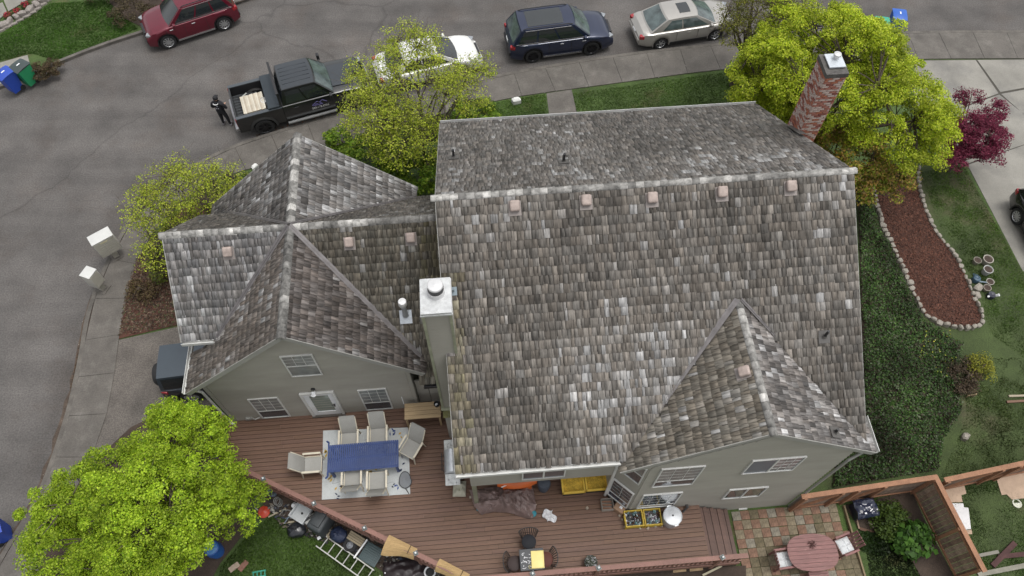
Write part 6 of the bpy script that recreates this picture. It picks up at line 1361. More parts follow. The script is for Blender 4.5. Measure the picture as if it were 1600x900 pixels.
c, a, l = on_street((352, 47), (270, 74), .82)
make_car('dark red SUV with chrome window trim parked across the street', 'car', c, a, 4.22, 1.82, 2.60, .36, 1.05, 1.08, 1.66, paint('crimson', (.13, .008, .022)), 'suv', rail=BLACKP, trim=CHROME, name='parked_suv')
# jeep nosing under the garage eave, black car at the right edge
q = at(240, 577, 1.0); jc = at(283, 608, LOT)
jc, ja = at(364, 588, LOT), PSI + R(3)
make_car('dark green-blue boxy off-roader with a rear spare wheel under the garage eave', 'car', Vector((jc.x, jc.y, LOT + .01)), ja, 4.0, 1.62, 2.45, .37, 1.10, 1.10, 1.74, paint('slate', (.025, .032, .042), .35), 'jeep', spare=True, group=None, name='off_road_car', rim_dark=False)
for o in bpy.data.objects['off_road_car'].children:
    if o.name.startswith('cabin'): o.data.materials[0] = paint('bluegrey_top', (.05, .066, .082), .3)
rw, fw = at(1583, 346, LOT), None
dr_dir = (at(1593, 420, LOT) - at(1505, 255, LOT)).to_2d().normalized(); rgt = Vector((-dr_dir.y, dr_dir.x))
cc = rw.to_2d() + dr_dir * 1.33 + rgt * .8
make_car('black car on the neighbour driveway cut off by the right edge', 'car', Vector((cc.x, cc.y, LOT + .01)), math.atan2(dr_dir.y, dr_dir.x), 4.5, 1.82, 2.66, .34, .98, 1.0, 1.52, paint('black', (.008, .008, .010), .25, 0), 'suv', group=None, name='parked_hatchback')

# ---- black pickup with open bed
def pickup():
    c, a, l = on_street((413, 207), (546, 171), .86)
    t = thing('pickup_truck', 'black crew-cab pickup with lettered door and open loaded bed', 'pickup', c, a, 'cars parked in the street'); L, W, wb, r_ = 5.95, 2.02, 3.65, .42; ra = .50
    pm = paint('truck_black', (.005, .006, .007), .3, 0); tm = paint('truck_sky_sheen', (.020, .026, .033), .3, .1)  # black truck; the slate tops have the sky's sheen put into their colour
    xf, xr = 1.92, -1.73; x1 = L / 2; xc = -.78; x0 = -2.72
    top = [(xc, 1.24), (x1 - 1.75, 1.24), (x1 - 1.55, 1.25), (x1 - .3, 1.18), (x1 - .05, 1.05), (x1, .8)]
    plan = lambda x: 1 - .10 * max(0, (x - (x1 - .7)) / .7) ** 2.5
    mb = body_loft(station_list(xc, x1, (xf,), ra), W, lambda x: interp(top, x), arch_fn(lambda x: .42, (xf,), ra, r_), plan, crown=.05); mb.build('body', pm, t, smooth=True)
    mb = MB(); mb.grid(lambda u, v: (lerp(1.45, 2.72, u), lerp(-.62, .62, v), 1.30 - .10 * u + .03 * math.sin(math.pi * v) + .012), 6, 6); mb.build('bonnet_sheen', tm, t, smooth=True)
    C = Cabin(xc + .02, 1.42, xc + .18, .76, 1.22, 1.90, .93, .76, .05, .10, .02)
    C.shell().build('cabin', pm, t, smooth=True); C.patch('roof', .02, .98, -.97, .97, o=.006).build('roof_sheen', tm, t, smooth=True)
    for k in range(5):
        mb = MB(); mb.bar(C.roof(.08, -.6 + .3 * k, .012), C.roof(.9, -.6 + .3 * k, .012), .05, .012); mb.build('roof_rib', tm, t)
    C.patch('front', -.92, .92, .06, .95).build('windscreen', CARGL, t, smooth=True); C.patch('rear', -.85, .85, .15, .9).build('rear_window', CARG, t, smooth=True)
    for sg in (-1, 1):
        for a0, a1 in ((.08, .46), (.50, .92)): C.patch('side', a0, a1, .10, .88, sg).build('side_window', CARG, t, smooth=True)
        # bed side, cut round the wheel
        pts = [(xc - .02, .42), (xc - .02, 1.22), (x0 + .03, 1.22), (x0, 1.1), (x0, .45)] + [(xr - ra * math.cos(q), r_ + ra * math.sin(q)) for q in np.linspace(.02, math.pi - .02, 13)]
        pts = [p for p in pts]; M = Matrix(((1, 0, 0), (0, 0, 1), (0, 1, 0)))
        mb = MB(); y0, y1 = sg * (W / 2 - .11), sg * (W / 2 - .02); n_ = len(pts)
        mb.add([(p[0], y0, p[1]) for p in pts] + [(p[0], y1 + sg * .02 * (p[1] > .7), p[1]) for p in pts], [tuple(range(n_)), tuple(range(2 * n_ - 1, n_ - 1, -1))] + [(i, (i + 1) % n_, n_ + (i + 1) % n_, n_ + i) for i in range(n_)]); mb.build('bed_side', pm, t)
        mb = MB(); mb.box(((xc + x0) / 2, sg * (W / 2 - .07), 1.235), (xc - x0 - .03, .15, .03)); mb.build('bed_rail', P('bed_rail_grey', (.06, .07, .08), .5), t)
        mb = MB(); mb.box(((xc + x0) / 2, sg * (W / 2 - .14), .97), (xc - x0 - .06, .03, .5)); mb.build('bed_liner', BLACKP, t)
        for x in (xf, xr):
            mb = MB(); q = [(x + (ra + .0) * math.cos(a_), r_ + ra * math.sin(a_)) for a_ in np.linspace(-.1, math.pi + .1, 15)]; q2 = [(x + (ra + .10) * math.cos(a_), r_ + (ra + .10) * math.sin(a_)) for a_ in np.linspace(-.1, math.pi + .1, 15)]
            yy = sg * (W / 2 + .0); mb.add([(p[0], yy + sg * .05, p[1]) for p in q] + [(p[0], yy, p[1]) for p in q2] + [(p[0], yy - sg * .3, p[1]) for p in q], [(i, i + 1, 16 + i, 15 + i) for i in range(14)] + [(i, i + 1, 31 + i, 30 + i) for i in range(14)]); mb.build('fender_flare', P('flare_black', (.02, .02, .02), .7), t, smooth=True)
            wheel(t, x, sg * (W / 2 - .10), r_, .28, None, 7, True)
        mb = MB(); mb.bar((-.75, sg * (W / 2 + .08), .40), (1.35, sg * (W / 2 + .08), .40), .11, .05); mb.build('running_board', P('step_alu', (.35, .36, .36), .4, metal=.6), t)
        mb = MB(); p = Vector(C.side(.93, .02, sg)); mb.bar(p, p + Vector((0, sg * .22, .06)), .05); mb.rbox(p + Vector((.0, sg * .30, .14)), (.12, .20, .28), .04, 2); mb.build('mirror', BLACKP, t, smooth=True)
        mb = MB(); mb.rbox((x1 - .12, sg * .80, 1.0), (.2, .28, .2), .05, 2); mb.build('headlight', LAMPW, t, smooth=True)
        mb = MB(); mb.rbox((x0 + .02, sg * (W / 2 - .10), .98), (.10, .14, .36), .03, 2); mb.build('tail_light', LAMPR, t, smooth=True)
        for hx in (-.25, .62): mb = MB(); mb.rbox((hx, sg * (W / 2 + .005), 1.06), (.2, .03, .04), .01, 1); mb.build('door_handle', BLACKP, t)
        for dx in (-.62, .28, 1.22): mb = MB(); mb.box((dx, sg * W / 2 * .995, .82), (.012, .02, .74)); mb.build('door_seam', BLACKP, t)
    mb = MB(); mb.box(((xc + x0) / 2, 0, .74), (xc - x0, W - .25, .05)); mb.build('bed_floor', P('bed_floor_black', (.022, .024, .026), .7), t)
    for k in range(11): mb = MB(); mb.box((-2.50, -.82 + .164 * k, .77), (.44, .07, .02)); mb.build('bed_rib', P('rib_grey', (.05, .055, .06), .6), t)
    mb = MB(); mb.rbox((x0 + .04, 0, .95), (.08, W - .22, .58), .02, 2); mb.build('tailgate', pm, t, smooth=True)
    mb = MB(); mb.rbox((x0 - .08, 0, .55), (.16, W - .2, .16), .05, 2); mb.build('rear_bumper', P('chrome_bumper', (.4, .4, .41), .3, metal=.8), t, smooth=True)
    mb = MB(); mb.rbox((x1, 0, .60), (.24, W * .92, .24), .07, 2); mb.build('front_bumper', P('chrome_bumper', (.4, .4, .41), .3, metal=.8), t, smooth=True); mb = MB(); mb.rbox((x1 - .03, 0, .95), (.1, 1.2, .34), .04, 2); mb.build('grille', BLACKP, t, smooth=True)
    mb = MB(); mb.box((.4, 0, .5), (4.4, 1.2, .3)); mb.build('chassis', BLACKP, t)
    # cross-bed tool box and headache rack
    mb = MB(); mb.rbox((xc - .32, 0, 1.16), (.46, W - .06, .34), .02, 1); tbx = mb.build('tool_box', P('toolbox_slate', (.035, .045, .054), .45, metal=.3), t); mb = MB(); mb.rbox((xc - .32, 0, 1.345), (.48, W - .04, .03), .01, 1); mb.build('box_lid', P('toolbox_slate', (.035, .045, .054), .45, metal=.3), tbx)
    mb = MB(); mb.bar((xc - .03, -.93, 1.24), (xc - .03, -.90, 1.98), .07); mb.bar((xc - .03, .93, 1.24), (xc - .03, .90, 1.98), .07); mb.bar((xc - .03, -.97, 1.96), (xc - .03, .97, 1.96), .10, .05); rk = mb.build('headache_rack', BLACKP, t)
    for k in range(5): mb = MB(); mb.bar((xc - .03, -.6 + .3 * k, 1.3), (xc - .03, -.6 + .3 * k, 1.95), .03); mb.build('rack_bar', BLACKP, rk)
    # door emblem (violet roof outline) and telephone line
    yy = -(W / 2 + .012); mb = MB()
    mb.bar((.40, yy, .93), (.62, yy, 1.10), .03, .006, up=(0, 1, 0)); mb.bar((.62, yy, 1.10), (.80, yy, .97), .03, .006, up=(0, 1, 0)); mb.bar((.72, yy, 1.02), (.86, yy, 1.12), .025, .006, up=(0, 1, 0)); mb.bar((.86, yy, 1.12), (1.04, yy, .97), .025, .006, up=(0, 1, 0)); mb.box((.60, yy, .90), (.34, .006, .035)); mb.box((.58, yy, .96), (.16, .006, .03)); mb.box((.78, yy, .905), (.12, .006, .05)); mb.build('door_emblem', P('violet_vinyl', (.20, .18, .42), .4), t)
    cu = bpy.data.curves.new('phone_text', 'FONT'); cu.body = '360.178.6756'; cu.size = .14; cu.extrude = .002; cu.align_x = 'CENTER'
    to = bpy.data.objects.new('tmp_text', cu); COL.objects.link(to); dg = bpy.context.evaluated_depsgraph_get(); me = bpy.data.meshes.new_from_object(to.evaluated_get(dg)); bpy.data.objects.remove(to)
    lo = bpy.data.objects.new('phone_lettering', me); COL.objects.link(lo); me.materials.append(P('white_vinyl', (.75, .75, .76), .4)); lo.parent = t; lo.location = (.72, yy - .004, .73); lo.rotation_euler = (R(90), 0, 0); lo.scale = (.95, 1.0, 1)
    return t, c, a
trk, tcen, tang = pickup()
def in_truck(x, y, z): return tcen + Matrix.Rotation(tang, 3, 'Z') @ Vector((x, y, z))
# load: pale shake bundle, white pail, folded tarp
t = thing('shake_bundle', 'bundle of pale wooden shakes in the pickup bed', 'shakes', in_truck(-1.86, -.22, .78), tang); random.seed(8)
for k in range(14): mb = MB(); l = random.uniform(.85, 1.1); mb.box((-.45 + .066 * k, random.uniform(-.01, .01), .20 + random.uniform(-.01, .015)), (.062, 1.0, .38)); mb.build('shake', P('pale_shake%d' % (k % 3), ((.50, .45, .36), (.56, .52, .43), (.42, .36, .28))[k % 3], .8, var=.2), t)
t = thing('white_pail', 'white pail wedged in front of the shake bundle', 'pail', in_truck(-1.42, -.25, .78), tang); mb = MB(); mb.lathe([(0, 0), (.12, 0), (.14, .4), (.12, .4), (.11, .3), (0, .3)], n=16); mb.build('shell', WHITEP, t, smooth=True); mb = MB(); mb.tube([Vector((.14 * math.cos(q), .14 * math.sin(q), .42)) for q in np.linspace(0, 3.1, 8)], .008, 5); mb.build('bail', ALU, t)
t = thing('folded_tarp', 'dark folded tarp with a pale edge beside the shake bundle', 'tarp', in_truck(-2.05, .55, .78), tang); mb = MB(); mb.grid(lambda u, v: (-.4 + .8 * u, -.2 + .4 * v, .06 + .10 * math.sin(math.pi * u) * math.sin(math.pi * v) + .05 * mnoise.noise(Vector((u * 5, v * 4, 1)))), 14, 10); mb.build('folds', P('dark_tarp', (.03, .032, .035), .5), t, smooth=True); mb = MB(); mb.bar((-.3, -.1, .14), (.0, .1, .17), .06, .015); mb.build('pale_edge', P('pale_fold', (.35, .36, .34), .5), t)

# ================================================================ PERSON behind the pickup
def person():
    fL, fR = at(349, 193, 0), at(361, 196, 0); base = (fL + fR) / 2; t = thing('person', 'person in black hooded top and black trousers standing behind the pickup', 'person', Vector((base.x, base.y, 0)), 0)
    ang = R(-8); Rz = Matrix.Rotation(ang, 3, 'Z')     # facing away from the camera, slightly toward the truck
    S = 1.58 / 1.75
    def mk(nodes, edges, name, m):
        me = bpy.data.meshes.new(name); me.from_pydata([tuple(Rz @ (Vector(v[:3]) * S)) for v in nodes], edges, []); o = bpy.data.objects.new(name, me); COL.objects.link(o); o.parent = t
        sk = o.modifiers.new('skin', 'SKIN'); sk.use_smooth_shade = True
        for i, v in enumerate(nodes): me.skin_vertices[0].data[i].radius = (v[3] * S, (v[4] if len(v) > 4 else v[3]) * S)
        me.skin_vertices[0].data[0].use_root = True; ss = o.modifiers.new('sub', 'SUBSURF'); ss.levels = ss.render_levels = 2; me.materials.append(m); return o
    # y forward (away), x right
    N = [(0, 0, .95, .185, .14), (0, .0, 1.12, .19, .145), (0, .01, 1.32, .225, .15), (0, .01, 1.44, .18, .12), (0, .02, 1.52, .06, .06), (0, .03, 1.60, .07, .08), (0, .035, 1.68, .085, .10), (0, .03, 1.75, .06, .07),
         (.24, 0, 1.40, .09), (.33, .02, 1.14, .075), (.20, .20, 1.02, .046), (.12, .30, 1.06, .036), (-.24, 0, 1.40, .09), (-.34, .0, 1.14, .075), (-.23, .18, .98, .046), (-.14, .27, 1.02, .036),
         (.10, 0, .88, .115), (.17, .01, .48, .085), (.19, -.02, .09, .048), (.20, .13, .045, .042), (-.10, 0, .88, .115), (-.13, .02, .48, .085), (-.15, -.01, .09, .048), (-.16, .14, .045, .042)]
    E_ = [(0, 1), (1, 2), (2, 3), (3, 4), (4, 5), (5, 6), (6, 7), (3, 8), (8, 9), (9, 10), (10, 11), (3, 12), (12, 13), (13, 14), (14, 15), (0, 16), (16, 17), (17, 18), (18, 19), (0, 20), (20, 21), (21, 22), (22, 23)]
    mk(N, E_, 'body', P('black_clothing', (.012, .012, .015), .85))
    skin = P('skin', (.45, .27, .19), .6)
    for s in (-1, 1):
        mb = MB(); p = Rz @ (Vector((s * .12 if s > 0 else -.14, .32 if s > 0 else .29, 1.06 if s > 0 else 1.02)) * S); mb.ball(p, .042, 10, 7, (1, 1.2, .7)); 
        for k in range(4): mb.tube([p + Vector((-.03 + .02 * k, .03, 0)), p + Vector((-.03 + .02 * k, .075, -.005)), p + Vector((-.028 + .019 * k, .10 - .006 * abs(k - 1.5), -.03))], [.010, .009, .007], 6)
        mb.tube([p + Vector((-s * .035, 0, 0)), p + Vector((-s * .06, .03, .0)), p + Vector((-s * .06, .055, -.01))], [.011, .010, .008], 6); mb.build('hand', skin, t, smooth=True)
        mb = MB(); q = Rz @ (Vector((.20 if s > 0 else -.16, .06, .045)) * S); mb.rbox(q, (.10, .27, .09), .035, 3); mb.build('shoe', P('grey_shoe', (.14, .13, .14), .6), t, smooth=True)
    # face (turned away), hair, cap
    h = Rz @ (Vector((0, .035, 1.675)) * S); mb = MB(); mb.ball(h, .096, 14, 10, (.86, 1.0, 1.2)); hd = mb.build('head', skin, t, smooth=True)
    mb = MB(); mb.ball(h + Vector((0, .10, .0)), .02, 8, 6, (.7, 1, 1.3)); [mb.ball(h + Vector((s * .085, 0, 0)), .025, 8, 6, (.4, .8, 1.2)) for s in (-1, 1)]; [mb.ball(h + Vector((s * .034, .088, .02)), .012, 6, 5) for s in (-1, 1)]; mb.box(h + Vector((0, .092, -.05)), (.04, .012, .01)); mb.build('features', skin, hd, smooth=True)
    mb = MB(); mb.lathe([(.102, -.01), (.107, .04), (.085, .10), (.04, .125), (0, .13)], h, 18); mb.box(h + Vector((0, .13, .015)), (.15, .12, .012)); mb.build('cap', P('black_cap', (.012, .012, .014), .8), t, smooth=True)
    mb = MB(); c = Rz @ (Vector((0, -.135, 1.46)) * S)          # pale print across the shoulders and small marks
    mb.tube([c + Vector((.10 * math.cos(q), .0 - .02 * abs(math.sin(q)), .05 + .045 * math.sin(q))) for q in np.linspace(math.pi, 2 * math.pi, 9)], .018, 6); mb.build('back_print', P('white_print', (.7, .7, .7), .7), t)
    for k, (x, z) in enumerate(((.04, 1.36), (-.04, 1.22), (.05, 1.23))): mb = MB(); mb.ball(Rz @ (Vector((x, -.16, z)) * S), .026, 8, 6, (1.2, .4, .9)); mb.build('print_mark', P('grey_print', (.3, .29, .33), .7), t, smooth=True)
    return t
person()

# ================================================================ TREES AND PLANTS
LEAF = mat('leaf', (1, 1, 1), .55, attr=True, var=.06, fine=.03, trans=.4, spec=.25)
TWIG = mat('bark', (.085, .066, .05), .9, var=.3, scale=5, fine=.3, bump=.5, bscale=20)
def limb(mb, a, b, r0, r1, bend=.12, n=4, k=7):
    a, b = Vector(a), Vector(b); pts = []; rad = []; L = (b - a).length
    o = Vector((random.uniform(-1, 1), random.uniform(-1, 1), random.uniform(0, .6))) * L * bend
    for i in range(n + 1): t = i / n; pts.append(a.lerp(b, t) + o * math.sin(math.pi * t)); rad.append(lerp(r0, r1, t))
    mb.tube(pts, rad, k); return pts
def tree(name, label, base, blobs, nclump, clump_r, leaf_n, size, cols, trunk_r=.14, cat='tree', group=None, twigs=0, fork=.45, shell=.55, seed=1, up=.6, cups=.25, big=0):
    """blobs: ellipsoids (cx,cy,cz,rx,ry,rz) relative to the base that the crown fills unevenly"""
    global rng
    random.seed(seed); rng = np.random.default_rng(seed)
    t = thing(name, label, cat, base, 0, group)
    vol = np.array([b[3] * b[4] * b[5] for b in blobs]) ** .7; vol /= vol.sum(); CC = []
    nsup = max(8, nclump // 6) if big else 0; SC = []
    def pick():
        while True:
            b = blobs[rng.choice(len(blobs), p=vol)]; d = rng.normal(size=3); d /= np.linalg.norm(d)
            if d[2] < -.55: continue
            r_ = rng.uniform(shell, 1.0) ** .6
            return np.array([b[0] + b[3] * d[0] * r_, b[1] + b[4] * d[1] * r_, b[2] + b[5] * d[2] * r_])
    if big:                                      # boughs: bigger lobes that carry the small clumps
        SC = [pick() for _ in range(nsup)]; lob = rng.uniform(.82, 1.15, nsup); lobt = []
        for i in range(nclump):
            if i % 5 < 2: CC.append(list(pick())); lobt.append(rng.uniform(.8, 1.1)); continue
            k = i % nsup; d = rng.normal(size=3); d /= np.linalg.norm(d); d[2] = abs(d[2]) * .8 - .1; CC.append(list(SC[k] + d * big * rng.uniform(.55, 1.0))); lobt.append(lob[k])
    else:
        CC = [list(pick()) for _ in range(nclump)]; lobt = [1.0] * nclump
    CC = np.array(CC); cen = np.average([b[:3] for b in blobs], axis=0, weights=vol)
    mb = MB(); fk = Vector((cen[0] * .3, cen[1] * .3, max(.5, cen[2] * fork))); limb(mb, (0, 0, -.15), fk, trunk_r * 1.25, trunk_r * .85, .04, 5, 10)
    mains = []
    for b in blobs:
        for q in range(3 if len(blobs) > 1 else 5):
            e = Vector((b[0] + random.uniform(-.55, .55) * b[3], b[1] + random.uniform(-.55, .55) * b[4], b[2] + random.uniform(-.3, .3) * b[5])); mains.append(limb(mb, fk, e, trunk_r * .6, trunk_r * .25, .12, 5, 7))
    allp = [p for m_ in mains for p in m_[1:]]; order = list(range(len(CC)))
    for i in order:
        c = Vector(CC[i]); p = min(allp, key=lambda q: (q - c).length_squared); limb(mb, p, c, trunk_r * .2, trunk_r * .06, .12, 3, 5)
        for _ in range(twigs): e = c + Vector((random.gauss(0, 1), random.gauss(0, 1), abs(random.gauss(0, .8)))) * clump_r * .9; mb.cyl(c, e, trunk_r * .06, .004, 4, False)
    mb.build('trunk', TWIG, t, smooth=True)
    per = leaf_n // nclump; n = per * nclump
    cr = clump_r * rng.uniform(.6, 1.35, nclump); d = rng.normal(size=(nclump, per, 3)); d /= np.linalg.norm(d, axis=2)[..., None]; d[..., 2] = np.where(d[..., 2] < -.2, -d[..., 2], d[..., 2])
    rr = rng.uniform(cups, 1, (nclump, per, 1)) ** .5
    P_ = CC[:, None, :] + d * rr * cr[:, None, None] * np.array([1.15, 1.15, .8]); P_ = P_.reshape(-1, 3); D = d.reshape(-1, 3)
    ok = P_[:, 2] + base.z > lz(base.x, base.y) + .05; P_, D = P_[ok], D[ok]
    tint = np.repeat(rng.uniform(.80, 1.2, nclump) * np.array(lobt), per)[ok]  # random tint paints the shading between clumps into the leaf colour
    o = leaves('crown', P_, D, size, cols, LEAF, t, up, 1.35)
    a = o.data.attributes['Col']; buf = np.empty(len(P_) * 4, 'f'); a.data.foreach_get('color', buf); buf = buf.reshape(-1, 4); buf[:, :3] *= tint[:, None]; a.data.foreach_set('color', buf.ravel())
    return t
def gb_(px, py, z):              # spot on the lot straight below a survey point at height z
    p = at(px, py, z); return Vector((p.x, p.y, lz(p.x, p.y))), p
def blobs_from(base, lst):       # (px, py, z, rx, ry, rz)
    out = []
    for px, py, z, rx, ry, rz in lst: p = at(px, py, z) - base; out.append((p.x, p.y, p.z, rx, ry, rz))
    return out
LG = [(.30, .43, .02), (.35, .48, .03), (.24, .36, .016), (.40, .52, .05), (.16, .27, .012)]
b0, _ = gb_(225, 800, 3.5)
tree('maple_tree', 'bright green spreading tree left of the deck corner', b0, blobs_from(b0, [(150, 845, 3.4, 1.9, 1.6, 1.1), (245, 800, 4.0, 1.9, 1.6, 1.3), (215, 740, 3.3, 1.6, 1.1, .9), (300, 690, 3.2, 1.25, .95, .9), (335, 768, 3.2, 1.1, .8, .9), (255, 850, 3.0, 1.1, .9, .9), (180, 900, 3.0, 1.9, 1.0, .9), (275, 655, 3.0, .9, .5, .6), (370, 800, 2.6, .6, .7, .6), (110, 800, 2.9, 1.0, 1.0, .7)]), 900, .23, 160000, .058, LG, .13, seed=11, big=.5)
b0, _ = gb_(1310, 140, 5)
YG = [(.38, .46, .02), (.44, .51, .035), (.30, .39, .016), (.50, .55, .06), (.20, .29, .012)]
tree('maple_tree', 'large yellow-green maple behind the brick chimney', b0, blobs_from(b0, [(1300, 110, 5.6, 2.6, 2.2, 1.9), (1200, 130, 4.6, 1.5, 1.6, 1.4), (1400, 180, 4.6, 1.7, 1.9, 1.5), (1260, 60, 5.0, 2.0, 1.4, 1.3), (1345, 95, 5.2, 1.6, 1.4, 1.2), (1170, 130, 3.6, .9, 1.0, .9), (1440, 210, 3.6, 1.0, 1.1, 1.0), (1230, 180, 4.0, 1.0, 1.0, 1.0)]), 900, .28, 165000, .066, YG, .14, seed=12, big=.62)
b0, _ = gb_(1345, 262, 3.2)
tree('mottled_tree', 'smaller orange-tinged tree in front of the large maple', b0, blobs_from(b0, [(1330, 250, 3.0, 1.5, 1.1, .9), (1380, 280, 2.6, 1.0, .8, .7), (1300, 225, 3.0, .9, .8, .7), (1355, 290, 2.4, .8, .6, .5)]), 110, .34, 15000, .09, [(.28, .32, .035), (.38, .33, .06), (.50, .32, .08), (.20, .27, .025), (.36, .24, .09)], .09, twigs=3, seed=13, cups=.1)
OL = [(.35, .42, .03), (.41, .46, .045), (.28, .36, .025), (.47, .50, .08), (.20, .27, .02)]
b0, _ = gb_(655, 165, 4.2)
tree('sparse_tree', 'sparse yellow-green street tree over the white sedan', b0, blobs_from(b0, [(650, 130, 4.6, 2.2, 1.6, 1.2), (590, 180, 4.0, 1.5, 1.4, 1.2), (710, 150, 4.0, 1.3, 1.1, 1.0), (640, 75, 4.6, 1.3, 1.0, .8), (640, 215, 3.4, 1.7, 1.3, 1.1), (740, 110, 4.0, .9, .7, .6), (560, 130, 3.8, .7, .8, .8)]), 480, .32, 27000, .06, OL, .075, twigs=4, up=1.3, seed=14, cups=.02, shell=.2)
b0, _ = gb_(285, 320, 3.3)
tree('sparse_tree', 'sparse yellow-green tree beside the garage roof at left', b0, blobs_from(b0, [(285, 300, 3.4, 1.6, 1.3, 1.1), (240, 330, 3.0, 1.0, 1.0, .9), (340, 290, 3.0, 1.2, .9, .8), (250, 390, 2.6, .8, 1.0, .8), (300, 350, 2.6, 1.2, .8, .7)]), 320, .30, 14000, .057, OL, .07, up=1.3, twigs=4, seed=15, cups=.02, shell=.2)
b0, _ = gb_(1180, 28, 3.8)
tree('sparse_tree', 'thin olive street tree over the front of the silver sedan', b0, blobs_from(b0, [(1185, 20, 4.0, 1.5, 1.2, .9), (1150, 45, 3.6, .9, .8, .7), (1230, 20, 3.8, 1.0, 1.0, .8), (1180, -20, 4.0, 1.3, .8, .8)]), 200, .32, 13000, .057, [(.19, .20, .03), (.23, .23, .035), (.14, .16, .02)], .10, twigs=7, seed=16, cups=.02, shell=.2)
b0, _ = gb_(1525, 215, 2.2)
tree('red_maple', 'dark crimson japanese maple at the driveway edge', b0, blobs_from(b0, [(1520, 215, 2.2, 1.1, 1.0, .7), (1555, 175, 2.2, .45, .4, .35), (1515, 150, 2.3, .55, .35, .3), (1490, 250, 1.9, .5, .5, .4), (1560, 215, 2.0, .35, .4, .35), (1545, 245, 1.8, .5, .35, .3), (1535, 190, 2.2, .6, .5, .4), (1500, 220, 2.0, .6, .6, .45)]), 260, .22, 26000, .06, [(.15, .016, .045), (.19, .025, .06), (.10, .012, .032), (.24, .045, .085)], .06, seed=17, cups=.1)
# shrubs: green mass under the street tree, dry round pair, corner shrub, yellow and brown bushes
def shrub(name, label, px, py, z, rx, ry, rz, n, size, cols, seed=1, lo=True, ncl=None, group=None, cl=.22):
    p = lot(px, py, z) if lo else at(px, py, LOT + z); b = Vector((p.x, p.y, lz(p.x, p.y))); return tree(name, label, b, [(0, 0, z, rx, ry, rz)], ncl or max(12, int(n / 90)), cl, n, size, cols, .035, 'shrub', group, seed=seed, fork=.4, cups=.1, shell=.35)
GRN = [(.15, .26, .02), (.20, .31, .03), (.09, .17, .015), (.25, .33, .035)]
shrub('front_shrub', 'broad green shrub between the left gable and the street tree', 590, 250, .9, 1.5, 1.2, .9, 7500, .11, GRN, 21)
shrub('front_shrub', 'green shrub against the main house under the street tree', 660, 270, .9, 1.1, .9, .9, 4500, .11, GRN, 22)
shrub('front_shrub', 'green shrub spilling over the lawn right of the street tree', 745, 178, .6, 1.0, .7, .6, 3200, .10, GRN, 35)
shrub('front_shrub', 'small green shrub left of the broad front shrub', 535, 222, .5, .7, .6, .5, 2000, .11, GRN, 23)
shrub('hedge_shrub', 'low olive shrub between the left tree and the garage roof', 360, 300, .6, 1.1, .8, .6, 3600, .10, [(.12, .17, .025), (.16, .19, .03), (.08, .12, .02)], 24)
shrub('hedge_shrub', 'olive shrub beside the garage wall above the bark bed', 262, 400, .6, .8, 1.2, .6, 3000, .10, [(.12, .15, .025), (.16, .17, .03), (.08, .10, .02)], 25)
DRY = [(.10, .07, .04), (.13, .09, .05), (.07, .05, .03), (.10, .09, .04)]
shrub('round_dry_shrub', 'round dry brown shrub next to the green bin', 61, 113, .35, .40, .40, .36, 3000, .05, DRY, 26, False, cl=.12, group='round dry shrubs'); shrub('round_dry_shrub', 'round dry brown shrub nearest the far lawn, right of its twin', 82, 105, .35, .40, .40, .36, 3000, .05, DRY, 27, False, cl=.12, group='round dry shrubs')
shrub('corner_shrub', 'dense green shrub in the fenced bed by the patio', 1388, 812, .3, .55, .55, .32, 2600, .08, [(.06, .10, .018), (.085, .13, .022), (.04, .07, .012)], 28)
shrub('broad_leaf_plant', 'glossy broad-leaved plant along the fence bed', 1428, 842, .35, .45, .6, .35, 700, .22, [(.05, .12, .018), (.075, .16, .025), (.03, .07, .012)], 29, ncl=14, cl=.28)
shrub('yellow_shrub', 'bright yellow-green low bush in the side yard', 1532, 575, .22, .42, .45, .25, 1500, .06, [(.24, .25, .03), (.30, .29, .04), (.17, .19, .03)], 30)
shrub('brown_shrub', 'dry brown low bush left of the yellow bush', 1508, 590, .2, .55, .65, .25, 2200, .06, [(.085, .06, .04), (.11, .08, .05), (.06, .045, .03)], 31)
shrub('heather_clump', 'dry heather clump at the sidewalk corner of the bark bed', 222, 455, .2, .6, .5, .25, 1500, .06, [(.16, .11, .06), (.2, .14, .08), (.10, .07, .04), (.12, .10, .03)], 32)
shrub('far_hedge', 'brown twiggy hedge behind the red SUV', 205, 0, .5, 1.4, 1.6, .6, 4200, .07, [(.08, .065, .035), (.11, .085, .045), (.06, .05, .025)], 33, False)
shrub('far_hedge', 'olive-brown hedge above the far lawn beside the twiggy one', 160, -25, .5, 1.2, 1.0, .6, 2600, .07, [(.09, .075, .035), (.06, .05, .025)], 34, False)
for i, (px, py) in enumerate(((15, 28), (30, 22), (42, 11))):
    p = at(px, py, LOT); t = thing('red_flower_clump', ['clump of red flowers nearest the photo edge', 'middle clump of red flowers', 'clump of red flowers farthest along'][i] + ' between the far rocks and paving', 'flowers', p, 0, 'red flowers across the street'); tuft('petals', t, (0, 0, .15), .2, 110, .07, [(.42, .03, .05), (.32, .03, .06), (.5, .10, .10)], LEAF); tuft('leaves', t, (0, 0, .06), .26, 160, .08, [(.05, .08, .02), (.04, .06, .02)], LEAF)

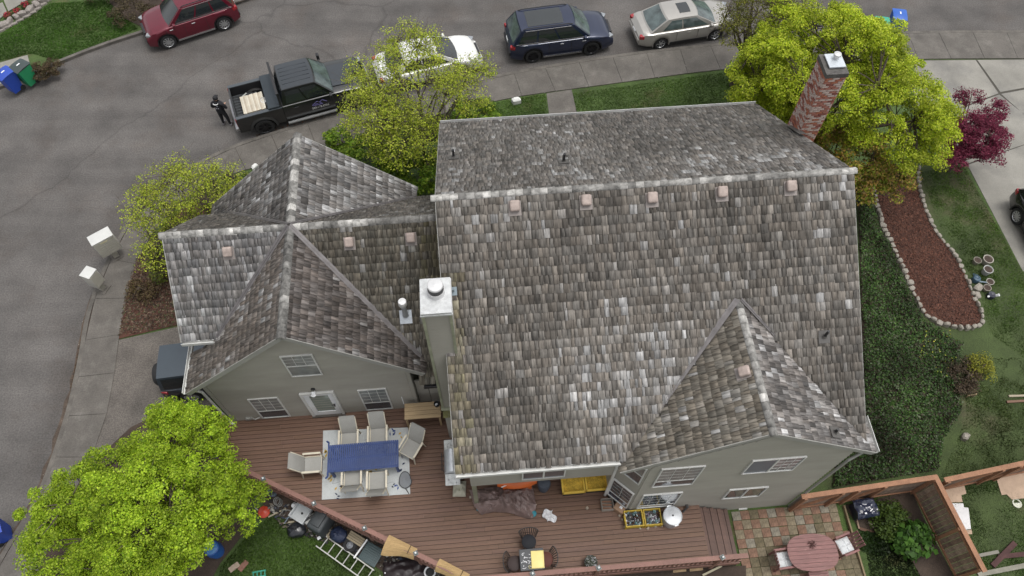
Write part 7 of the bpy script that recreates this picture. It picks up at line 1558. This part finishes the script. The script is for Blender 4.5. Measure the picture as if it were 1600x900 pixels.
# ---- ivy and weeds in the side bed, grass blades on the lawns
rng = np.random.default_rng(99)
def scatter(poly, n, dz0, dz1, size, cols, name, label, cat, up=1.2, elong=1.4, clumpy=0.0, dens=None):
    xs = [p[0] for p in poly]; ys = [p[1] for p in poly]; x = rng.uniform(min(xs), max(xs), n * 3); y = rng.uniform(min(ys), max(ys), n * 3); k = inside_np(x, y, poly)
    if clumpy:
        g = np.array([mnoise.noise(Vector((a * .8, b * .8, 5))) + .5 * mnoise.noise(Vector((a * 2.3, b * 2.3, 1))) for a, b in zip(x, y)]); k &= rng.uniform(-.6, .6, len(x)) * (1 / clumpy) < g + .15
    x, y = x[k][:n], y[k][:n]
    h = np.array([.5 + .5 * mnoise.noise(Vector((a * 1.7, b * 1.7, 2))) for a, b in zip(x, y)]); z = np.array([lz(a, b) for a, b in zip(x, y)]) + dz0 + (dz1 - dz0) * h * rng.uniform(.3, 1, len(x))
    C = np.stack([x, y, z], 1); D = rng.normal(size=(len(x), 3)) * .5; o = leaves(name, C, D, size, cols, LEAF, None, up, elong)
    tone = np.array([1 + 1.1 * mnoise.noise(Vector((a * .55, b * .55, 8))) for a, b in zip(x, y)]); at_ = o.data.attributes['Col']; buf = np.empty(len(x) * 4, 'f'); at_.data.foreach_get('color', buf); buf = buf.reshape(-1, 4); buf[:, :3] *= tone[:, None]; at_.data.foreach_set('color', buf.ravel())
    return tag(o, label, cat, kind='stuff')
IV = [(1340, 285), (1364, 300)] + [(p[0] - 7, p[1] + 1) for p in ML[:8]] + [(1440, 503), (1475, 522), (1500, 540), (1492, 585), (1500, 640), (1470, 690), (1462, 735), (1420, 742), (1300, 762), (1306, 716), (1345, 690)]
ivy = [lot(*p) for p in IV]; ivy = [(v.x, v.y) for v in ivy]
sheet('ivy_bed', ivy, SOIL, .03, step=.75)
scatter(ivy, 30000, .03, .42, .075, [(.038, .08, .02), (.055, .112, .026), (.03, .055, .018), (.08, .145, .035), (.105, .13, .075), (.06, .052, .032)], 'ivy', 'dark ivy ground cover filling the bed between house and mulch', 'ivy')
scatter([(v.x, v.y) for v in [lot(*p) for p in ((1440, 518), (1490, 520), (1500, 560), (1480, 600), (1430, 570))]], 60, .2, .36, .05, [(.5, .5, .04), (.55, .55, .1)], 'yellow_flowers', 'tiny yellow flowers dotted over the ivy bed', 'flowers')
GC = [(.062, .125, .018), (.085, .155, .024), (.05, .098, .016), (.105, .16, .036)]
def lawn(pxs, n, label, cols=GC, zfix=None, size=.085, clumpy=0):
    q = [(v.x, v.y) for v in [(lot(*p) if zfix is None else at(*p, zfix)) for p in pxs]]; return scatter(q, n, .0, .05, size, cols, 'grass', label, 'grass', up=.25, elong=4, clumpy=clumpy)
lawn(((895, 146), (1140, 112), (1260, 110), (1250, 230), (905, 200)), 26000, 'green front lawn right of the front path')
lawn(((785, 158), (852, 147), (858, 200), (690, 220), (500, 240), (500, 225)), 15000, 'green front lawn left of the front path')
lawn(((-10, 60), (80, 5), (170, 0), (215, 45), (95, 97), (50, 84), (0, 96)), 22000, 'bright green lawn across the street', [(.05, .12, .012), (.06, .14, .015), (.04, .095, .012)], LOT)
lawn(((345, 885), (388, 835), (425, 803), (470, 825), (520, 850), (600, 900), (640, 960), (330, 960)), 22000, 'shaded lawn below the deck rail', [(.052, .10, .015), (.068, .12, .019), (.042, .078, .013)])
lawn(((1436, 270), (1505, 258), (1594, 420), (1680, 540), (1600, 560), (1545, 520), (1530, 450), (1470, 360)), 34000, 'patchy side lawn between mulch bed and driveway', clumpy=.7)
lawn(((1500, 560), (1680, 560), (1780, 700), (1470, 745), (1510, 650)), 26000, 'weedy grass at the right edge above the fence', [(.055, .092, .02), (.08, .105, .03), (.045, .07, .018)], clumpy=1.5)
lawn(((1478, 755), (1700, 720), (1760, 900), (1530, 905)), 30000, 'weedy lawn right of the fence with cardboard on it', [(.05, .10, .018), (.07, .12, .025), (.045, .072, .018)], clumpy=1.4)
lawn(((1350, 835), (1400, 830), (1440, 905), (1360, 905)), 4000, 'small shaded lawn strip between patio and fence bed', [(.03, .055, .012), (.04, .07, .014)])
scatter([(v.x, v.y) for v in [lot(*p) for p in ((1342, 830), (1390, 838), (1385, 870), (1345, 860))]], 900, .02, .22, .10, [(.035, .075, .014), (.05, .10, .018)], 'weeds', 'leafy green weeds between the patio edge and shrub', 'weeds')
# leaf litter and blossom flecks on the sidewalk and gutter
def litter(pxs, n, cols, name, label, z=.0, size=.05, zf=None):
    q = [(v.x, v.y) for v in [at(*p, LOT) for p in pxs]]; xs = [p[0] for p in q]; ys = [p[1] for p in q]; x = rng.uniform(min(xs), max(xs), n * 4); y = rng.uniform(min(ys), max(ys), n * 4); k = inside_np(x, y, q); x, y = x[k][:n], y[k][:n]
    C = np.stack([x, y, np.full(len(x), z)], 1); o = leaves(name, C, np.tile([0, 0, 3.0], (len(x), 1)), size, cols, LEAF, None, 2.0, 1.4); return tag(o, label, 'leaf litter', kind='stuff')
litter(((800, 112), (960, 86), (1130, 66), (1130, 74), (960, 96), (800, 124)), 900, [(.16, .07, .035), (.22, .09, .04), (.12, .07, .04)], 'gutter_leaves', 'rust brown leaf litter along the gutter by the parked cars', .008, .06)
litter(((400, 205), (560, 160), (560, 180), (400, 222)), 500, [(.14, .065, .035), (.18, .08, .045), (.10, .06, .04)], 'gutter_leaves', 'brown leaf litter in the gutter below the pickup', .008, .06)
litter(((795, 120), (1130, 74), (1130, 108), (790, 155)), 260, [(.45, .42, .38), (.34, .31, .27), (.5, .48, .45)], 'fallen_petals', 'pale fallen petals scattered on the front sidewalk', LOT + .032, .045)
litter(((110, 620), (130, 500), (180, 520), (170, 640), (60, 860), (40, 820)), 160, [(.4, .37, .33), (.3, .27, .23)], 'fallen_petals', 'pale flecks scattered on the left sidewalk', LOT + .032, .04)
litter(((100, 650), (130, 500), (136, 500), (108, 660), (70, 770), (40, 840), (34, 830), (62, 765)), 2600, [(.07, .045, .028), (.05, .035, .022), (.10, .06, .035)], 'gutter_leaves', 'dark brown debris along the left gutter', .01, .07)
